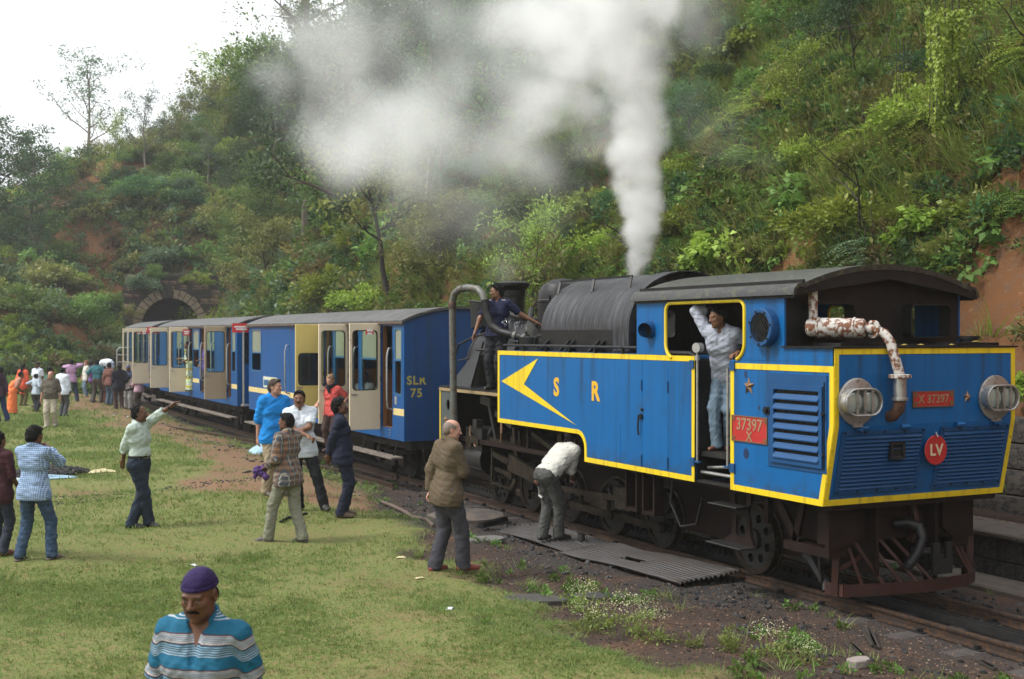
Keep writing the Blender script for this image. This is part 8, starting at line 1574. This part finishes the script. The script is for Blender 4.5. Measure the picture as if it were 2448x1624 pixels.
# ------------------------------------------------------------ steam: fog grids computed from puffs along the plume
def vmat(name, dens, aniso=.1):
    m = bpy.data.materials.new(name); m.use_nodes = True; n = m.node_tree.nodes; n.clear(); o = n.new('ShaderNodeOutputMaterial'); p = n.new('ShaderNodeVolumePrincipled')
    p.inputs['Color'].default_value = (.997, .998, .999, 1); p.inputs['Density'].default_value = dens; p.inputs['Anisotropy'].default_value = aniso; p.inputs['Density Attribute'].default_value = 'density'; m.node_tree.links.new(p.outputs[0], o.inputs['Volume']); return m
def steam(name, pts, res, noise, m, pad=.3):
    """pts rows: x, y, z, radius, strength, softness"""
    P = np.array(pts, float); me = bpy.data.meshes.new(name); me.vertices.add(len(P)); me.vertices.foreach_set('co', P[:, :3].astype(np.float32).ravel()); attr(me, 'rad', P[:, 3]); attr(me, 'den', P[:, 4]); attr(me, 'soft', P[:, 5])
    o = link_mesh(name, me); o['kind'] = 'stuff'
    lo = (P[:, :3] - P[:, 3:4]).min(0) - pad; hi = (P[:, :3] + P[:, 3:4]).max(0) + pad; lo[2] = max(lo[2], P[:, 2].min() - .05)
    ng = bpy.data.node_groups.new(name, 'GeometryNodeTree'); ng.interface.new_socket('Geometry', in_out='INPUT', socket_type='NodeSocketGeometry'); ng.interface.new_socket('Geometry', in_out='OUTPUT', socket_type='NodeSocketGeometry')
    N, L = ng.nodes, ng.links; gi, go = N.new('NodeGroupInput'), N.new('NodeGroupOutput'); vc = N.new('GeometryNodeVolumeCube'); vc.inputs['Min'].default_value = lo; vc.inputs['Max'].default_value = hi
    for i, ax in enumerate('XYZ'): vc.inputs['Resolution ' + ax].default_value = int((hi[i] - lo[i]) / res) + 1
    def vm(op, a, b=None, s=None):
        q = N.new('ShaderNodeVectorMath'); q.operation = op; L.new(a, q.inputs[0])
        if b is not None: (L.new(b, q.inputs[1]) if hasattr(b, 'is_linked') else setattr(q.inputs[1], 'default_value', b))
        if s is not None: q.inputs['Scale'].default_value = s
        return q.outputs['Value'] if op in ('DISTANCE', 'LENGTH') else q.outputs[0]
    def mt(op, a, b):
        q = N.new('ShaderNodeMath'); q.operation = op
        for k, v in enumerate((a, b)): (L.new(v, q.inputs[k]) if hasattr(v, 'is_linked') else setattr(q.inputs[k], 'default_value', v))
        return q.outputs[0]
    pos = N.new('GeometryNodeInputPosition').outputs[0]; p = pos
    for sc_, amp in noise:
        nz = N.new('ShaderNodeTexNoise'); nz.inputs['Scale'].default_value = sc_; nz.inputs['Detail'].default_value = 2.5; L.new(pos, nz.inputs['Vector']); p = vm('ADD', p, vm('SCALE', vm('SUBTRACT', nz.outputs['Color'], (.5, .5, .5)), s=amp))
    sn = N.new('GeometryNodeSampleNearest'); L.new(gi.outputs[0], sn.inputs[0]); L.new(p, sn.inputs['Sample Position'])
    def at(nm, ty='FLOAT'):
        si = N.new('GeometryNodeSampleIndex'); si.data_type = ty; si.domain = 'POINT'; L.new(gi.outputs[0], si.inputs[0]); L.new(sn.outputs[0], si.inputs['Index'])
        if nm == 'pos': L.new(N.new('GeometryNodeInputPosition').outputs[0], si.inputs['Value'])
        else: a = N.new('GeometryNodeInputNamedAttribute'); a.data_type = 'FLOAT'; a.inputs[0].default_value = nm; L.new(a.outputs[0], si.inputs['Value'])
        return si.outputs[0]
    d = vm('DISTANCE', p, at('pos', 'FLOAT_VECTOR')); r = at('rad')
    mr = N.new('ShaderNodeMapRange'); mr.interpolation_type = 'SMOOTHSTEP'; L.new(mt('DIVIDE', d, r), mr.inputs[0]); mr.inputs[1].default_value = 1.0; L.new(mt('SUBTRACT', 1.0, at('soft')), mr.inputs[2]); mr.inputs[3].default_value = 0.; mr.inputs[4].default_value = 1.
    nz = N.new('ShaderNodeTexNoise'); nz.inputs['Scale'].default_value = noise[0][0] * 1.3; nz.inputs['Detail'].default_value = 4; L.new(pos, nz.inputs['Vector']); mr2 = N.new('ShaderNodeMapRange'); L.new(nz.outputs['Fac'], mr2.inputs[0]); mr2.inputs[1].default_value = .34; mr2.inputs[2].default_value = .64; mr2.inputs[3].default_value = noise[0][1] * 0 + .12; mr2.inputs[4].default_value = 1.
    L.new(mt('MULTIPLY', mt('MULTIPLY', mr.outputs[0], at('den')), mr2.outputs[0]), vc.inputs['Density']); sm = N.new('GeometryNodeSetMaterial'); sm.inputs['Material'].default_value = m; L.new(vc.outputs[0], sm.inputs[0]); L.new(sm.outputs[0], go.inputs[0])
    me.materials.append(m); md = o.modifiers.new('fog', 'NODES'); md.node_group = ng; return o
def spread(keys, n, jit, seed):
    gi = G(seed); K = np.array(keys, float); out = []
    for i in range(n): q = i / (n - 1) * (len(K) - 1); j = min(int(q), len(K) - 2); v = K[j] + (K[j + 1] - K[j]) * (q - j); v = v.copy(); v[:3] += gi.normal(size=3) * v[3] * jit; v[3] *= gi.uniform(.9, 1.1); out.append(v)
    return out
# plume straight up from the safety valves, spreading into a broad head
col_k = [(9.95, 15.85, 3.66, .16, 8., .45), (9.97, 15.8, 4.2, .25, 8., .5), (9.99, 15.8, 4.8, .34, 5.5, .55), (10.0, 15.85, 5.3, .40, 5., .6), (10.0, 15.9, 5.9, .48, 4.0, .65), (9.95, 15.95, 6.6, .58, 3.2, .7), (9.9, 16.0, 7.4, .75, 2.6, .8), (9.9, 16.1, 8.4, 1.0, 2.2, .85), (9.9, 16.2, 9.6, 1.5, 1.6, .9)]
head = [(9.42, 16.76, 7.24, 1.25, 2.4, 1.), (9.33, 17.14, 6.56, 1.1, 2.0, 1.), (9.62, 16.44, 6.07, .75, 1.5, 1.), (9.32, 17.7, 7.84, 1.4, 1.8, 1.), (9.74, 16.38, 7.72, 1.3, 2.8, 1.), (10.11, 15.75, 7.82, 1.0, 2.6, .9), (10.69, 15.46, 7.69, .85, .9, 1.), (9.57, 17.02, 5.88, .6, .35, 1.), (9.3, 17.3, 8.9, 1.6, 1.0, 1.), (10.4, 15.8, 8.9, 1.3, .9, 1.), (9.4, 18.3, 7.0, 1.0, .4, 1.)]
steam('steam_plume', spread(col_k, 110, .10, 1) + head, .05, ((1.0, .55), (3.4, .26), (8., .10)), vmat('dense steam', 1.0, 0.))
# thin cloud drifting off along the train
pts = [(9.08, 27.87, 8.95, 1.9, .42, 1.), (9.47, 26.56, 7.87, 1.7, .36, 1.), (9.63, 25.36, 7.03, 1.4, .30, 1.), (9.02, 29.02, 9.79, 1.6, .26, 1.), (9.95, 24.65, 7.51, 1.6, .28, 1.), (10.09, 22.9, 6.99, 1.4, .26, 1.), (9.85, 20.79, 6.98, 1.4, .30, 1.), (10.47, 24.94, 8.72, 1.6, .14, 1.), (9.9, 19.64, 6.5, 1.3, .34, 1.), (10.43, 21.62, 8.24, 1.7, .20, 1.), (9.78, 18.59, 5.38, .9, .12, 1.), (9.78, 20.27, 4.86, 1.0, .09, 1.), (8.83, 29.11, 8.53, 1.2, .20, 1.), (9.9, 22.0, 5.6, 1.2, .11, 1.), (9.9, 24.0, 5.6, 1.2, .09, 1.), (9.9, 19.9, 4.2, .6, .10, 1.), (10.9, 14.8, 6.2, .6, .10, 1.), (11.0, 14.7, 5.6, .5, .12, 1.)]
gj = G(6); pts = [(q[0] + gj.normal() * q[3] * .45, q[1] + gj.normal() * q[3] * .45, q[2] + gj.normal() * q[3] * .3, q[3] * gj.uniform(.55, 1.), q[4] * gj.uniform(1.1, 2.1), 1.) for q in pts for _ in range(4)] + pts
steam('steam_cloud', pts, .15, ((.5, 1.3), (1.5, .5)), vmat('thin steam', 1.0, 0.))

# ------------------------------------------------------------ thin damp air over the valley
hz = MB().box(-76, 116, -52, 228, -1.4, 66).build('haze', None, None, 0); hz['kind'] = 'stuff'
m = bpy.data.materials.new('haze air'); m.use_nodes = True; n = m.node_tree.nodes; n.clear(); o = n.new('ShaderNodeOutputMaterial'); v_ = n.new('ShaderNodeVolumePrincipled'); v_.inputs['Color'].default_value = (.93, .95, .97, 1); v_.inputs['Density'].default_value = .0006; v_.inputs['Anisotropy'].default_value = .2
m.node_tree.links.new(v_.outputs[0], o.inputs['Volume']); hz.data.materials.append(m)
